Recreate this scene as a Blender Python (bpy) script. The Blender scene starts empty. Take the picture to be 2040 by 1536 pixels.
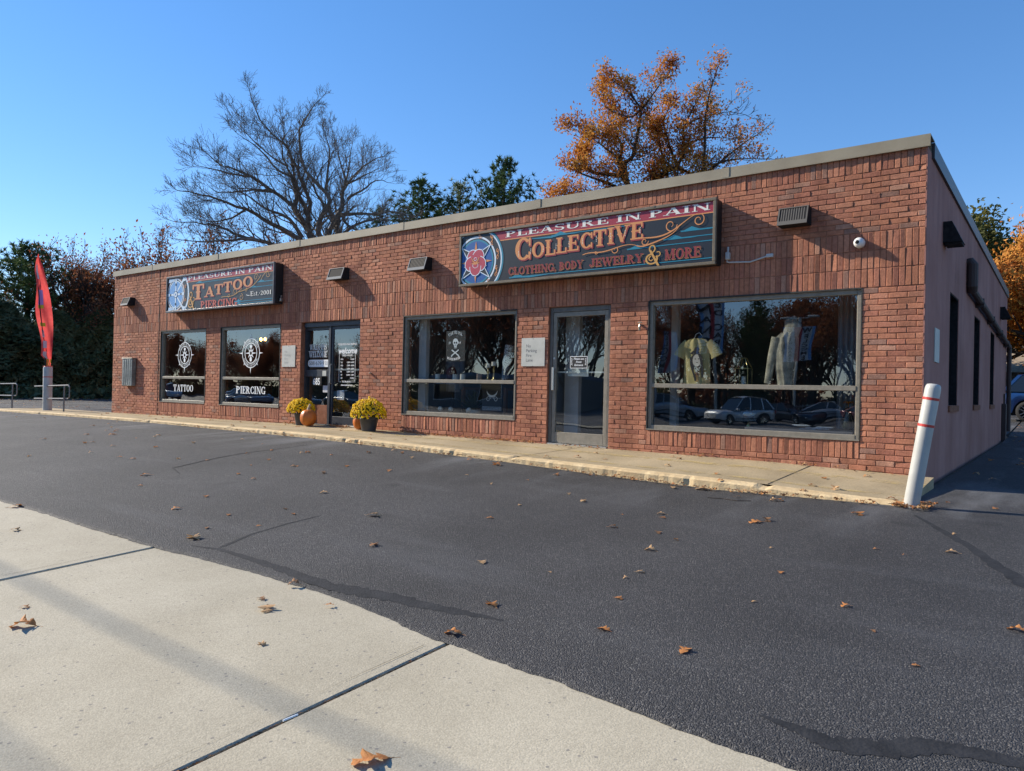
import bpy, math, random
from mathutils import Vector, Matrix
R_ = random.Random(7)
D = bpy.data; S = bpy.context.scene; COL = S.collection
PI = math.pi
# ------------------------------------------------------------ camera, world, sun, exposure
cam_d = D.cameras.new('camera'); cam = D.objects.new('camera', cam_d); COL.objects.link(cam); S.camera = cam
cam_d.sensor_width = 36.0; cam_d.lens = 36.0*1460/2040; cam_d.clip_start = 0.05; cam_d.clip_end = 2000
CR = [[0.79820981, -0.0136595, 0.60222463], [0.60196101, -0.01917313, -0.79829527], [0.02245084, 0.99972287, -0.00708169]]
M4 = Matrix(CR).to_4x4(); M4.translation = Vector([0.0, -9.494847757718626, 1.0]); cam.matrix_world = M4
W = D.worlds.new('World'); S.world = W; W.use_nodes = True
SUN_TRAVEL = Vector((1.0, 0.27, -0.585)).normalized()
to_sun = -SUN_TRAVEL
SUN_EL = math.asin(to_sun.z); SUN_AZ = math.atan2(to_sun.x, to_sun.y)   # azimuth measured from +Y towards +X
nt = W.node_tree; nt.nodes.clear()
sky = nt.nodes.new('ShaderNodeTexSky'); sky.sky_type = 'NISHITA'; sky.sun_disc = False
sky.sun_elevation = SUN_EL; sky.sun_rotation = SUN_AZ; sky.air_density = 1.0; sky.dust_density = 0.0; sky.ozone_density = 3.0
hs = nt.nodes.new('ShaderNodeHueSaturation'); hs.inputs['Saturation'].default_value = 1.26; hs.inputs['Value'].default_value = 1.0
bg = nt.nodes.new('ShaderNodeBackground'); bg.inputs['Strength'].default_value = 0.15
wo = nt.nodes.new('ShaderNodeOutputWorld')
gm = nt.nodes.new('ShaderNodeGamma'); gm.inputs['Gamma'].default_value = 0.80; nt.links.new(sky.outputs[0], gm.inputs[0]); vm = nt.nodes.new('ShaderNodeVectorMath'); vm.operation = 'MULTIPLY'; vm.inputs[1].default_value = (.90, .93, 1.05); nt.links.new(gm.outputs[0], vm.inputs[0]); nt.links.new(vm.outputs[0], hs.inputs['Color']); nt.links.new(hs.outputs[0], bg.inputs[0]); nt.links.new(bg.outputs[0], wo.inputs[0])
sl = D.lights.new('sun', 'SUN'); sl.energy = 5.0; sl.angle = math.radians(0.55); sl.color = (1.0, 0.90, 0.75)
so = D.objects.new('sun', sl); COL.objects.link(so); so.rotation_euler = to_sun.to_track_quat('Z', 'Y').to_euler(); so.location = (-20, -20, 30)
S.view_settings.view_transform = 'Standard'; S.view_settings.look = 'None'; S.view_settings.exposure = 0.75; S.view_settings.gamma = 1
S.render.engine = 'CYCLES'
try:
    S.cycles.max_bounces = 8; S.cycles.transparent_max_bounces = 12; S.cycles.use_denoising = True
except Exception: pass

# ------------------------------------------------------------ materials
def mat(name, col, rough=0.7, metal=0.0, spec=0.5):
    m = D.materials.new(name); m.use_nodes = True
    b = m.node_tree.nodes['Principled BSDF']
    b.inputs['Base Color'].default_value = (*col, 1); b.inputs['Roughness'].default_value = rough
    b.inputs['Metallic'].default_value = metal; b.inputs['Specular IOR Level'].default_value = spec
    return m
def N(m, t, **kw):
    n = m.node_tree.nodes.new(t)
    for k, v in kw.items():
        if k in n.inputs: n.inputs[k].default_value = v
        else: setattr(n, k, v)
    return n
def L(m, a, b): m.node_tree.links.new(a, b)
def noisy(name, c1, c2, scale=8, rough=0.8, bump=0.3, bscale=None, detail=6, metal=0.0, spec=0.4, dist=0.01, coord='Object', lo=0.35, hi=0.65):
    m = mat(name, c1, rough, metal, spec); b = m.node_tree.nodes['Principled BSDF']
    tc = N(m, 'ShaderNodeTexCoord'); n = N(m, 'ShaderNodeTexNoise', Scale=scale, Detail=detail, Roughness=0.6)
    L(m, tc.outputs[coord], n.inputs['Vector'])
    r = N(m, 'ShaderNodeValToRGB'); r.color_ramp.elements[0].color = (*c1, 1); r.color_ramp.elements[1].color = (*c2, 1)
    r.color_ramp.elements[0].position = lo; r.color_ramp.elements[1].position = hi
    L(m, n.outputs['Fac'], r.inputs[0]); L(m, r.outputs[0], b.inputs['Base Color'])
    if bump:
        n2 = N(m, 'ShaderNodeTexNoise', Scale=bscale or scale*4, Detail=4); L(m, tc.outputs[coord], n2.inputs['Vector'])
        bp = N(m, 'ShaderNodeBump', Strength=bump, Distance=dist); L(m, n2.outputs['Fac'], bp.inputs['Height']); L(m, bp.outputs[0], b.inputs['Normal'])
    return m

MM = {}
def brick_mat():
    m = mat('brick', (.3, .1, .07), 0.9, 0, 0.2); b = m.node_tree.nodes['Principled BSDF']
    a = N(m, 'ShaderNodeAttribute', attribute_name='tone'); tc = N(m, 'ShaderNodeTexCoord')
    n = N(m, 'ShaderNodeTexNoise', Scale=22, Detail=8, Roughness=0.7); L(m, tc.outputs['Object'], n.inputs['Vector'])
    mr = N(m, 'ShaderNodeMapRange'); mr.inputs[1].default_value = .3; mr.inputs[2].default_value = .7; mr.inputs[3].default_value = .72; mr.inputs[4].default_value = 1.25
    L(m, n.outputs['Fac'], mr.inputs[0])
    big = N(m, 'ShaderNodeTexNoise', Scale=0.9, Detail=3); L(m, tc.outputs['Object'], big.inputs['Vector'])
    mr2 = N(m, 'ShaderNodeMapRange'); mr2.inputs[1].default_value = .3; mr2.inputs[2].default_value = .7; mr2.inputs[3].default_value = .85; mr2.inputs[4].default_value = 1.12
    L(m, big.outputs['Fac'], mr2.inputs[0])
    mul = N(m, 'ShaderNodeMath', operation='MULTIPLY'); L(m, mr.outputs[0], mul.inputs[0]); L(m, mr2.outputs[0], mul.inputs[1])
    mx = N(m, 'ShaderNodeVectorMath', operation='SCALE'); L(m, a.outputs['Color'], mx.inputs[0]); L(m, mul.outputs[0], mx.inputs['Scale'])
    # mineral bloom flecks
    n3 = N(m, 'ShaderNodeTexNoise', Scale=7, Detail=6, Roughness=0.75); L(m, tc.outputs['Object'], n3.inputs['Vector'])
    r3 = N(m, 'ShaderNodeMapRange'); r3.inputs[1].default_value = .6; r3.inputs[2].default_value = .78; r3.inputs[3].default_value = 0; r3.inputs[4].default_value = .35; L(m, n3.outputs['Fac'], r3.inputs[0])
    mix = N(m, 'ShaderNodeMix', data_type='RGBA'); L(m, r3.outputs[0], mix.inputs['Factor']); L(m, mx.outputs[0], mix.inputs[6]); mix.inputs[7].default_value = (.42, .27, .22, 1)
    mpp = N(m, 'ShaderNodeMapping'); mpp.inputs['Scale'].default_value = (2.2, 1, .28); L(m, tc.outputs['Object'], mpp.inputs['Vector']); ns = N(m, 'ShaderNodeTexNoise', Scale=1.4, Detail=6, Roughness=.65); L(m, mpp.outputs[0], ns.inputs['Vector'])
    rs = N(m, 'ShaderNodeMapRange'); rs.inputs[1].default_value = .42; rs.inputs[2].default_value = .72; rs.inputs[3].default_value = 1.06; rs.inputs[4].default_value = .66; L(m, ns.outputs['Fac'], rs.inputs[0])
    ss = N(m, 'ShaderNodeVectorMath', operation='SCALE'); L(m, mix.outputs[2], ss.inputs[0]); L(m, rs.outputs[0], ss.inputs['Scale']); L(m, ss.outputs[0], b.inputs['Base Color'])
    n2 = N(m, 'ShaderNodeTexNoise', Scale=60, Detail=5, Roughness=.65); L(m, tc.outputs['Object'], n2.inputs['Vector'])
    bp = N(m, 'ShaderNodeBump', Strength=.7, Distance=.006); L(m, n2.outputs['Fac'], bp.inputs['Height']); L(m, bp.outputs[0], b.inputs['Normal'])
    return m
MM['brick'] = brick_mat()
MM['mortar'] = noisy('mortar', (.20, .085, .05), (.30, .14, .09), 12, .95, .6, 60, spec=.1)
MM['stucco'] = noisy('painted_block', (.31, .14, .11), (.40, .20, .165), .9, .85, .35, 22, spec=.2, dist=.01)
def streaks(m, lo=.8, sc=(1.5,1.5,.18)):
    b = m.node_tree.nodes['Principled BSDF']; src = b.inputs['Base Color'].links[0].from_socket; tc = N(m, 'ShaderNodeTexCoord'); mp = N(m, 'ShaderNodeMapping'); mp.inputs['Scale'].default_value = sc; L(m, tc.outputs['Object'], mp.inputs['Vector'])
    n = N(m, 'ShaderNodeTexNoise', Scale=2.2, Detail=6, Roughness=.65); L(m, mp.outputs[0], n.inputs['Vector']); r = N(m, 'ShaderNodeMapRange'); r.inputs[1].default_value = .45; r.inputs[2].default_value = .7; r.inputs[3].default_value = 1; r.inputs[4].default_value = lo; L(m, n.outputs['Fac'], r.inputs[0])
    s = N(m, 'ShaderNodeVectorMath', operation='SCALE'); L(m, src, s.inputs[0]); L(m, r.outputs[0], s.inputs['Scale']); L(m, s.outputs[0], b.inputs['Base Color'])
streaks(MM['stucco'], .8)
MM['coping'] = noisy('coping_metal', (.25, .215, .15), (.32, .28, .20), 1.5, .5, .15, 3, metal=.0, dist=.01)
MM['frame'] = noisy('bronze_paint', (.19, .172, .135), (.25, .225, .18), 14, .5, .1, 40, spec=.5)
MM['navy'] = noisy('dark_door_paint', (.022, .026, .036), (.04, .045, .058), 14, .4, .1, 40)
MM['alu'] = mat('aluminium', (.55, .54, .5), .35, .9)
MM['black'] = noisy('black_plastic', (.012, .012, .013), (.025, .025, .027), 20, .6, .1, spec=.15)
MM['dark'] = mat('dark_interior', (.03, .03, .032), .9)
MM['roof'] = noisy('roof_membrane', (.09, .09, .09), (.14, .14, .14), 1, .9, .3)
MM['white'] = mat('white_vinyl', (.78, .80, .80), .5)
MM['plate'] = noisy('sign_plate', (.42, .43, .39), (.5, .5, .46), 6, .55, .05)
MM['letter'] = mat('grey_letter', (.12, .13, .14), .6)
def col(name, c, rough=.5, metal=0): 
    if name not in MM: MM[name] = mat(name, c, rough, metal)
    return MM[name]
def glass_mat(name, tint=(.88, .92, .92), ior=2.35, wav=.0018):
    m = D.materials.new(name); m.use_nodes = True; t = m.node_tree; t.nodes.clear()
    o = N(m, 'ShaderNodeOutputMaterial'); tr = N(m, 'ShaderNodeBsdfTransparent', Color=(*tint, 1)); g = N(m, 'ShaderNodeBsdfGlossy', Color=(.93, .97, 1, 1), Roughness=0.0)
    f = N(m, 'ShaderNodeFresnel', IOR=ior); mx = N(m, 'ShaderNodeMixShader')
    tc = N(m, 'ShaderNodeTexCoord'); n = N(m, 'ShaderNodeTexNoise', Scale=1.1, Detail=1); L(m, tc.outputs['Object'], n.inputs['Vector'])
    bp = N(m, 'ShaderNodeBump', Strength=.35, Distance=wav*6); L(m, n.outputs['Fac'], bp.inputs['Height']); L(m, bp.outputs[0], g.inputs['Normal'])
    ge = N(m, 'ShaderNodeNewGeometry'); mi_ = N(m, 'ShaderNodeMix', data_type='FLOAT'); mi_.inputs[2].default_value = ior; mi_.inputs[3].default_value = 1/ior; L(m, ge.outputs['Backfacing'], mi_.inputs[0]); L(m, mi_.outputs[0], f.inputs['IOR'])
    L(m, f.outputs[0], mx.inputs[0]); L(m, tr.outputs[0], mx.inputs[1]); L(m, g.outputs[0], mx.inputs[2]); L(m, mx.outputs[0], o.inputs[0])
    return m
MM['glass'] = glass_mat('window_glass'); MM['dim_glass'] = glass_mat('shaded_glass', (.3,.32,.33), 1.25)
MM['carglass'] = mat('car_glass', (.01, .012, .014), .03, 0, .8)
col('wax',(.6,.58,.5),.5)
def paint(name, c):
    m = mat(name, c, .3, .25); b = m.node_tree.nodes['Principled BSDF']; b.inputs['Coat Weight'].default_value = .8; b.inputs['Coat Roughness'].default_value = .04; return m

def asphalt_mat(name, base, light, sc=150, stain=True, bump=.9, rough=.75):
    m = mat(name, base, rough, 0, .45); b = m.node_tree.nodes['Principled BSDF']; tc = N(m, 'ShaderNodeTexCoord')
    v = N(m, 'ShaderNodeTexVoronoi', Scale=sc); L(m, tc.outputs['Object'], v.inputs['Vector'])
    cr = N(m, 'ShaderNodeSeparateColor'); L(m, v.outputs['Color'], cr.inputs[0])
    r = N(m, 'ShaderNodeValToRGB'); e = r.color_ramp.elements; e[0].color = (*[c*.55 for c in base], 1); e[1].color = (*light, 1); e[0].position = 0.0; e[1].position = 1
    k = r.color_ramp.elements.new(.72); k.color = (*base, 1); k2 = r.color_ramp.elements.new(.93); k2.color = (*[(x+y)/2 for x, y in zip(base, light)], 1)
    L(m, cr.outputs[0], r.inputs[0])
    n = N(m, 'ShaderNodeTexNoise', Scale=.55, Detail=7, Roughness=.6); L(m, tc.outputs['Object'], n.inputs['Vector'])
    mr = N(m, 'ShaderNodeMapRange'); mr.inputs[1].default_value = .35; mr.inputs[2].default_value = .68; mr.inputs[3].default_value = .78; mr.inputs[4].default_value = 1.35; L(m, n.outputs['Fac'], mr.inputs[0])
    sc_ = N(m, 'ShaderNodeVectorMath', operation='SCALE'); L(m, r.outputs[0], sc_.inputs[0]); L(m, mr.outputs[0], sc_.inputs['Scale'])
    out = sc_.outputs[0]
    if stain:   # scattered oil drips
        vo = N(m, 'ShaderNodeTexVoronoi', Scale=.9); L(m, tc.outputs['Object'], vo.inputs['Vector']); no = N(m, 'ShaderNodeTexNoise', Scale=5, Detail=4); L(m, tc.outputs['Object'], no.inputs['Vector'])
        ao = N(m, 'ShaderNodeMath', operation='MULTIPLY_ADD'); L(m, no.outputs['Fac'], ao.inputs[0]); ao.inputs[1].default_value = .22; L(m, vo.outputs['Distance'], ao.inputs[2])
        ro = N(m, 'ShaderNodeMapRange'); ro.inputs[1].default_value = .15; ro.inputs[2].default_value = .24; ro.inputs[3].default_value = .62; ro.inputs[4].default_value = 1; L(m, ao.outputs[0], ro.inputs[0]); so_ = N(m, 'ShaderNodeVectorMath', operation='SCALE'); L(m, out, so_.inputs[0]); L(m, ro.outputs[0], so_.inputs['Scale']); out = so_.outputs[0]
        mp = N(m, 'ShaderNodeMapping'); mp.inputs['Scale'].default_value = (.35, 1.6, 1); mp.inputs['Rotation'].default_value = (0, 0, .25); L(m, tc.outputs['Object'], mp.inputs['Vector'])
        n4 = N(m, 'ShaderNodeTexNoise', Scale=1.3, Detail=5, Roughness=.55); L(m, mp.outputs[0], n4.inputs['Vector'])
        r4 = N(m, 'ShaderNodeMapRange'); r4.inputs[1].default_value = .56; r4.inputs[2].default_value = .8; r4.inputs[3].default_value = 0; r4.inputs[4].default_value = .24; L(m, n4.outputs['Fac'], r4.inputs[0])
        mix = N(m, 'ShaderNodeMix', data_type='RGBA'); L(m, r4.outputs[0], mix.inputs['Factor']); L(m, out, mix.inputs[6]); mix.inputs[7].default_value = (.13, .135, .145, 1); out = mix.outputs[2]
    if stain:
        sx = N(m, 'ShaderNodeSeparateXYZ'); L(m, tc.outputs['Object'], sx.inputs[0]); ry = N(m, 'ShaderNodeMapRange'); ry.inputs[1].default_value = -3.6; ry.inputs[2].default_value = -1.9; L(m, sx.outputs[1], ry.inputs[0])
        mp2 = N(m, 'ShaderNodeMapping'); mp2.inputs['Scale'].default_value = (1.5, .28, 1); mp2.inputs['Rotation'].default_value = (0, 0, -.5); L(m, tc.outputs['Object'], mp2.inputs['Vector']); n6 = N(m, 'ShaderNodeTexNoise', Scale=1.0, Detail=6, Roughness=.6); L(m, mp2.outputs[0], n6.inputs['Vector'])
        r6 = N(m, 'ShaderNodeMapRange'); r6.inputs[1].default_value = .50; r6.inputs[2].default_value = .75; r6.inputs[3].default_value = 0; r6.inputs[4].default_value = .85; L(m, n6.outputs['Fac'], r6.inputs[0])
        mu6 = N(m, 'ShaderNodeMath', operation='MULTIPLY'); L(m, r6.outputs[0], mu6.inputs[0]); L(m, ry.outputs[0], mu6.inputs[1]); mx6 = N(m, 'ShaderNodeMix', data_type='RGBA'); L(m, mu6.outputs[0], mx6.inputs['Factor']); L(m, out, mx6.inputs[6]); mx6.inputs[7].default_value = (.16, .165, .175, 1); out = mx6.outputs[2]
    L(m, out, b.inputs['Base Color'])
    bp = N(m, 'ShaderNodeBump', Strength=bump, Distance=.008); L(m, v.outputs['Distance'], bp.inputs['Height']); bp.invert = True
    n5 = N(m, 'ShaderNodeTexNoise', Scale=sc*.55, Detail=3); L(m, tc.outputs['Object'], n5.inputs['Vector'])
    bp2 = N(m, 'ShaderNodeBump', Strength=bump*.8, Distance=.008); L(m, n5.outputs['Fac'], bp2.inputs['Height']); L(m, bp.outputs[0], bp2.inputs['Normal']); L(m, bp2.outputs[0], b.inputs['Normal'])
    return m
MM['asphalt'] = asphalt_mat('asphalt', (.034, .034, .0365), (.12, .115, .11))
MM['road'] = asphalt_mat('road_asphalt', (.085, .085, .09), (.2, .2, .2), 60, False)
def concrete_mat(name, c1, c2, spk, sc=160):
    m = noisy(name, c1, c2, 1.1, .85, .55, 130, 8, dist=.004, lo=.3, hi=.7, spec=.3); b = m.node_tree.nodes['Principled BSDF']
    src = b.inputs['Base Color'].links[0].from_socket; tc = N(m, 'ShaderNodeTexCoord')
    v = N(m, 'ShaderNodeTexVoronoi', Scale=sc); L(m, tc.outputs['Object'], v.inputs['Vector']); cr = N(m, 'ShaderNodeSeparateColor'); L(m, v.outputs['Color'], cr.inputs[0])
    r = N(m, 'ShaderNodeMapRange'); r.inputs[1].default_value = .0; r.inputs[2].default_value = 1; r.inputs[3].default_value = .84; r.inputs[4].default_value = 1.13; L(m, cr.outputs[1], r.inputs[0])
    s = N(m, 'ShaderNodeVectorMath', operation='SCALE'); L(m, src, s.inputs[0]); L(m, r.outputs[0], s.inputs['Scale'])
    v2 = N(m, 'ShaderNodeTexVoronoi', Scale=38); L(m, tc.outputs['Object'], v2.inputs['Vector']); c2_ = N(m, 'ShaderNodeSeparateColor'); L(m, v2.outputs['Color'], c2_.inputs[0])
    r2 = N(m, 'ShaderNodeMath', operation='GREATER_THAN'); L(m, c2_.outputs[0], r2.inputs[0]); r2.inputs[1].default_value = .93
    r3 = N(m, 'ShaderNodeMath', operation='LESS_THAN'); L(m, v2.outputs['Distance'], r3.inputs[0]); r3.inputs[1].default_value = .28
    mu = N(m, 'ShaderNodeMath', operation='MULTIPLY'); L(m, r2.outputs[0], mu.inputs[0]); L(m, r3.outputs[0], mu.inputs[1])
    mu2 = N(m, 'ShaderNodeMath', operation='MULTIPLY'); L(m, mu.outputs[0], mu2.inputs[0]); mu2.inputs[1].default_value = .7
    mix = N(m, 'ShaderNodeMix', data_type='RGBA'); L(m, mu2.outputs[0], mix.inputs['Factor']); L(m, s.outputs[0], mix.inputs[6]); mix.inputs[7].default_value = (*spk, 1)
    L(m, mix.outputs[2], b.inputs['Base Color'])
    return m
MM['concrete'] = concrete_mat('sidewalk_concrete', (.33, .295, .22), (.43, .39, .30), (.16, .15, .14))
MM['walk'] = concrete_mat('walkway_concrete', (.25, .195, .115), (.42, .335, .21), (.07, .06, .05), 90)
MM['curb'] = noisy('curb_concrete', (.48, .35, .19), (.62, .48, .28), 6, .85, .7, 40, spec=.3)
MM['joint'] = noisy('joint_dirt', (.02, .018, .014), (.06, .045, .03), 40, .95, .5)
MM['seal'] = noisy('crack_sealer', (.013, .014, .016), (.026, .027, .030), 9, .8, .5, 60, spec=.3)
MM['ground'] = noisy('leafy_ground', (.06, .05, .035), (.13, .095, .06), 5, .95, .6, 30)

# ------------------------------------------------------------ mesh helpers
class MB:
    def __init__(s): s.v = []; s.f = []; s.m = []; s.c = []
    def add(s, vs, fs, mi=0, c=None):
        o = len(s.v); s.v.extend(vs)
        for f in fs: s.f.append(tuple(i+o for i in f)); s.m.append(mi); s.c.append(c)
        return s
    def box(s, x0, x1, y0, y1, z0, z1, mi=0, c=None, bev=0):
        if bev <= 0:
            v = [(x0,y0,z0),(x1,y0,z0),(x1,y1,z0),(x0,y1,z0),(x0,y0,z1),(x1,y0,z1),(x1,y1,z1),(x0,y1,z1)]
            return s.add(v, [(0,3,2,1),(4,5,6,7),(0,1,5,4),(1,2,6,5),(2,3,7,6),(3,0,4,7)], mi, c)
        b = min(bev, (x1-x0)*.4, (y1-y0)*.4, (z1-z0)*.4); V = []; 
        for (X, sx) in ((x0, 1), (x1, -1)):
            for (Y, sy) in ((y0, 1), (y1, -1)):
                for (Z, sz) in ((z0, 1), (z1, -1)):
                    V += [(X, Y+sy*b, Z+sz*b), (X+sx*b, Y, Z+sz*b), (X+sx*b, Y+sy*b, Z)]
        def i(a, bb, c_, k): return ((a*2+bb)*2+c_)*3+k
        F = []
        F += [(i(0,0,0,0),i(0,0,1,0),i(0,1,1,0),i(0,1,0,0)),(i(1,0,0,0),i(1,1,0,0),i(1,1,1,0),i(1,0,1,0))]
        F += [(i(0,0,0,1),i(1,0,0,1),i(1,0,1,1),i(0,0,1,1)),(i(0,1,0,1),i(0,1,1,1),i(1,1,1,1),i(1,1,0,1))]
        F += [(i(0,0,0,2),i(0,1,0,2),i(1,1,0,2),i(1,0,0,2)),(i(0,0,1,2),i(1,0,1,2),i(1,1,1,2),i(0,1,1,2))]
        for a in (0,1):
            for bb in (0,1): F.append((i(a,bb,0,0),i(a,bb,0,1),i(a,bb,1,1),i(a,bb,1,0)))
            for c_ in (0,1): F.append((i(a,0,c_,0),i(a,1,c_,0),i(a,1,c_,2),i(a,0,c_,2)))
        for bb in (0,1):
            for c_ in (0,1): F.append((i(0,bb,c_,1),i(1,bb,c_,1),i(1,bb,c_,2),i(0,bb,c_,2)))
        for a in (0,1):
            for bb in (0,1):
                for c_ in (0,1): F.append((i(a,bb,c_,0),i(a,bb,c_,1),i(a,bb,c_,2)))
        return s.add(V, F, mi, c)
    def tube(s, pts, rad, n=8, cap=True, mi=0, c=None):
        P = [Vector(p) for p in pts]
        if not hasattr(rad, '__len__'): rad = [rad]*len(P)
        o = []; vs = []; up = None
        for i, p in enumerate(P):
            t = (P[min(i+1, len(P)-1)]-P[max(i-1, 0)])
            t = t.normalized() if t.length > 1e-9 else Vector((0,0,1))
            if up is None: up = Vector((1,0,0)) if abs(t.x) < .8 else Vector((0,1,0))
            a = (up-t*up.dot(t)); a = a.normalized() if a.length > 1e-6 else t.orthogonal().normalized(); b = t.cross(a); up = a
            for k in range(n):
                w = 2*PI*k/n; vs.append(tuple(p+(a*math.cos(w)+b*math.sin(w))*rad[i]))
        fs = []
        for i in range(len(P)-1):
            for k in range(n):
                k2 = (k+1) % n; fs.append((i*n+k, i*n+k2, (i+1)*n+k2, (i+1)*n+k))
        if cap: fs.append(tuple(range(n-1, -1, -1))); fs.append(tuple((len(P)-1)*n+k for k in range(n)))
        return s.add(vs, fs, mi, c)
    def lathe(s, prof, n=20, c0=(0,0,0), mi=0, cap=False, wob=None):
        vs = []; fs = []
        for r, z in prof:
            for k in range(n):
                a = 2*PI*k/n; q = r*(wob(a, z) if wob else 1); vs.append((c0[0]+q*math.cos(a), c0[1]+q*math.sin(a), c0[2]+z))
        for i in range(len(prof)-1):
            for k in range(n):
                k2 = (k+1) % n; fs.append((i*n+k, i*n+k2, (i+1)*n+k2, (i+1)*n+k))
        if cap: fs.append(tuple(range(n-1, -1, -1))); fs.append(tuple((len(prof)-1)*n+k for k in range(n)))
        return s.add(vs, fs, mi)
    def build(s, name, m, parent=None, smooth=False, tone=False, weld=False):
        me = D.meshes.new(name); me.from_pydata(s.v, [], s.f)
        for q in (m if isinstance(m, (list, tuple)) else [m]): me.materials.append(MM[q] if isinstance(q, str) else q)
        if any(s.m): me.polygons.foreach_set('material_index', s.m)
        if tone:
            a = me.color_attributes.new('tone', 'FLOAT_COLOR', 'CORNER'); buf = []
            for p, c in zip(me.polygons, s.c):
                buf += [*(c or (.3,.1,.07)), 1.0]*p.loop_total
            a.data.foreach_set('color', buf)
        if smooth: me.polygons.foreach_set('use_smooth', [True]*len(me.polygons))
        me.update()
        o = D.objects.new(name, me); COL.objects.link(o)
        if parent is not None: o.parent = parent
        return o
def tag(o, label, cat, group=None):
    o['label'] = label; o['category'] = cat
    if group: o['group'] = group
    return o
def thing(name, label, cat, loc=(0,0,0), rz=0, group=None):
    o = D.objects.new(name, None); COL.objects.link(o); o.location = loc; o.rotation_euler = (0,0,rz); o.empty_display_size = .2
    return tag(o, label, cat, group)
def struct(o): o['kind'] = 'structure'; return o
def copy_tree(o, parent=None):
    c = o.copy(); COL.objects.link(c)
    if parent is not None: c.parent = parent
    for ch in list(o.children): copy_tree(ch, c)
    return c
def place(o, wx, wy, wz):   # put a mesh built in world space on its own base point
    me = o.data; me.transform(Matrix.Translation((-wx, -wy, -wz))); o.location = (wx, wy, wz); return o

# ------------------------------------------------------------ terrain
XC = [-60,-24,-19,-15,-10,-7.8,-5.9,-4.4,-3,-1.2,60]; ZC = [.10,.10,.13,.15,.13,.09,.05,0,-.03,-.01,0]
def lerp(x, X, Z):
    if x <= X[0]: return Z[0]
    for i in range(len(X)-1):
        if x <= X[i+1]: return Z[i]+(Z[i+1]-Z[i])*(x-X[i])/(X[i+1]-X[i])
    return Z[-1]
def h(x, y):
    z = lerp(x, XC, ZC)
    if y > -11: z -= .055*max(0., -2.-y)
    else: z -= .055*9
    if y < -11: z += (-.62-z)*min(1, (-11-y)/2)
    if y < -20: z -= .2*min(1, (-20-y)/10)
    if y > 12: z += .03*(min(y, 28)-12)
    return z
def rnd(a, b): return R_.uniform(a, b)
# ------------------------------------------------------------ ground sheets
def sheet(name, xs, ys, off, m, parent=None):
    xs = sorted(set(list(xs)+[k for k in XC if xs[0] < k < xs[-1]])); ys = sorted(set(list(ys)+[k for k in (-30,-20,-13,-11.001,-11,-2,12,28) if min(ys) < k < max(ys)]))
    b = MB(); n = len(ys)
    for x in xs:
        for y in ys: b.v.append((x, y, h(x, y)+off))
    for i in range(len(xs)-1):
        for j in range(n-1): b.f.append((i*n+j, (i+1)*n+j, (i+1)*n+j+1, i*n+j+1)); b.m.append(0); b.c.append(None)
    return b.build(name, m, parent)
def frange(a, b, st):
    k = max(1, round((b-a)/st)); return [a+(b-a)*i/k for i in range(k+1)]
xs = [-1500,-600,-300]+frange(-140, 100, 4)+[300,600,1500]
for k in XC[1:-1]: xs.append(k)
xs = sorted(set(xs)); ys = sorted(set([-1500,-700,-300,-200,-120]+frange(-90, -20, 5)+[-13,-12,-11.001,-11,-10,-2]+frange(0, 100, 4)+[200,500,1500]))
struct(sheet('ground', xs, ys, -.03, 'ground'))
# asphalt car park with a ragged front edge
EDGE = -6.74
b = MB(); xe = sorted(set(frange(-9, 1.5, .03)+frange(-30, -9, .5)+frange(1.5, 14, .5)))
rr = random.Random(3); edge = []
w1 = 0
for x in xe:
    w1 = w1*.86+rr.uniform(-.006, .006)
    edge.append(lerp(x, [-30,-8,-5.4,-4.6,-3.8,-3.3,-2.5,-1.6,-.7,3], [-6.9,-6.82,-6.73,-6.63,-6.58,-6.62,-6.72,-6.80,-6.89,-7.0])+w1+rr.uniform(-.004,.004))
yy = [0, .02, .06, .2, .6, 1.2, 2.2, 3.3, 4.74]
for x, e in zip(xe, edge):
    for j, d in enumerate(yy):
        y = e+d if j < len(yy)-1 else -1.80
        if j == len(yy)-2: y = -2.4
        b.v.append((x, y, h(x, y)+(.001 if j == 0 else .012 if j == 1 else .016)))
n = len(yy)
for i in range(len(xe)-1):
    for j in range(n-1): b.f.append((i*n+j, (i+1)*n+j, (i+1)*n+j+1, i*n+j+1)); b.m.append(0); b.c.append(None)
struct(b.build('parking_lot', 'asphalt'))
struct(sheet('side_drive', frange(-1.20, 30, 2), sorted(set([-1.82]+frange(-1.6, 60, 3)+[12])), .012, 'asphalt'))
struct(sheet('rear_car_park', sorted(set(frange(-60, -1.25, 3))), sorted(set(frange(15.1, 60, 3))), .008, 'asphalt'))
struct(sheet('left_drive', sorted(set(frange(-45, -21.0, 2)+[-24])), frange(-1.78, 15, 2), .012, 'asphalt'))
struct(sheet('left_driveway', sorted(set(frange(-45, -30.02, 2))), frange(-6.7, -1.80, 1), .013, 'asphalt'))
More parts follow.
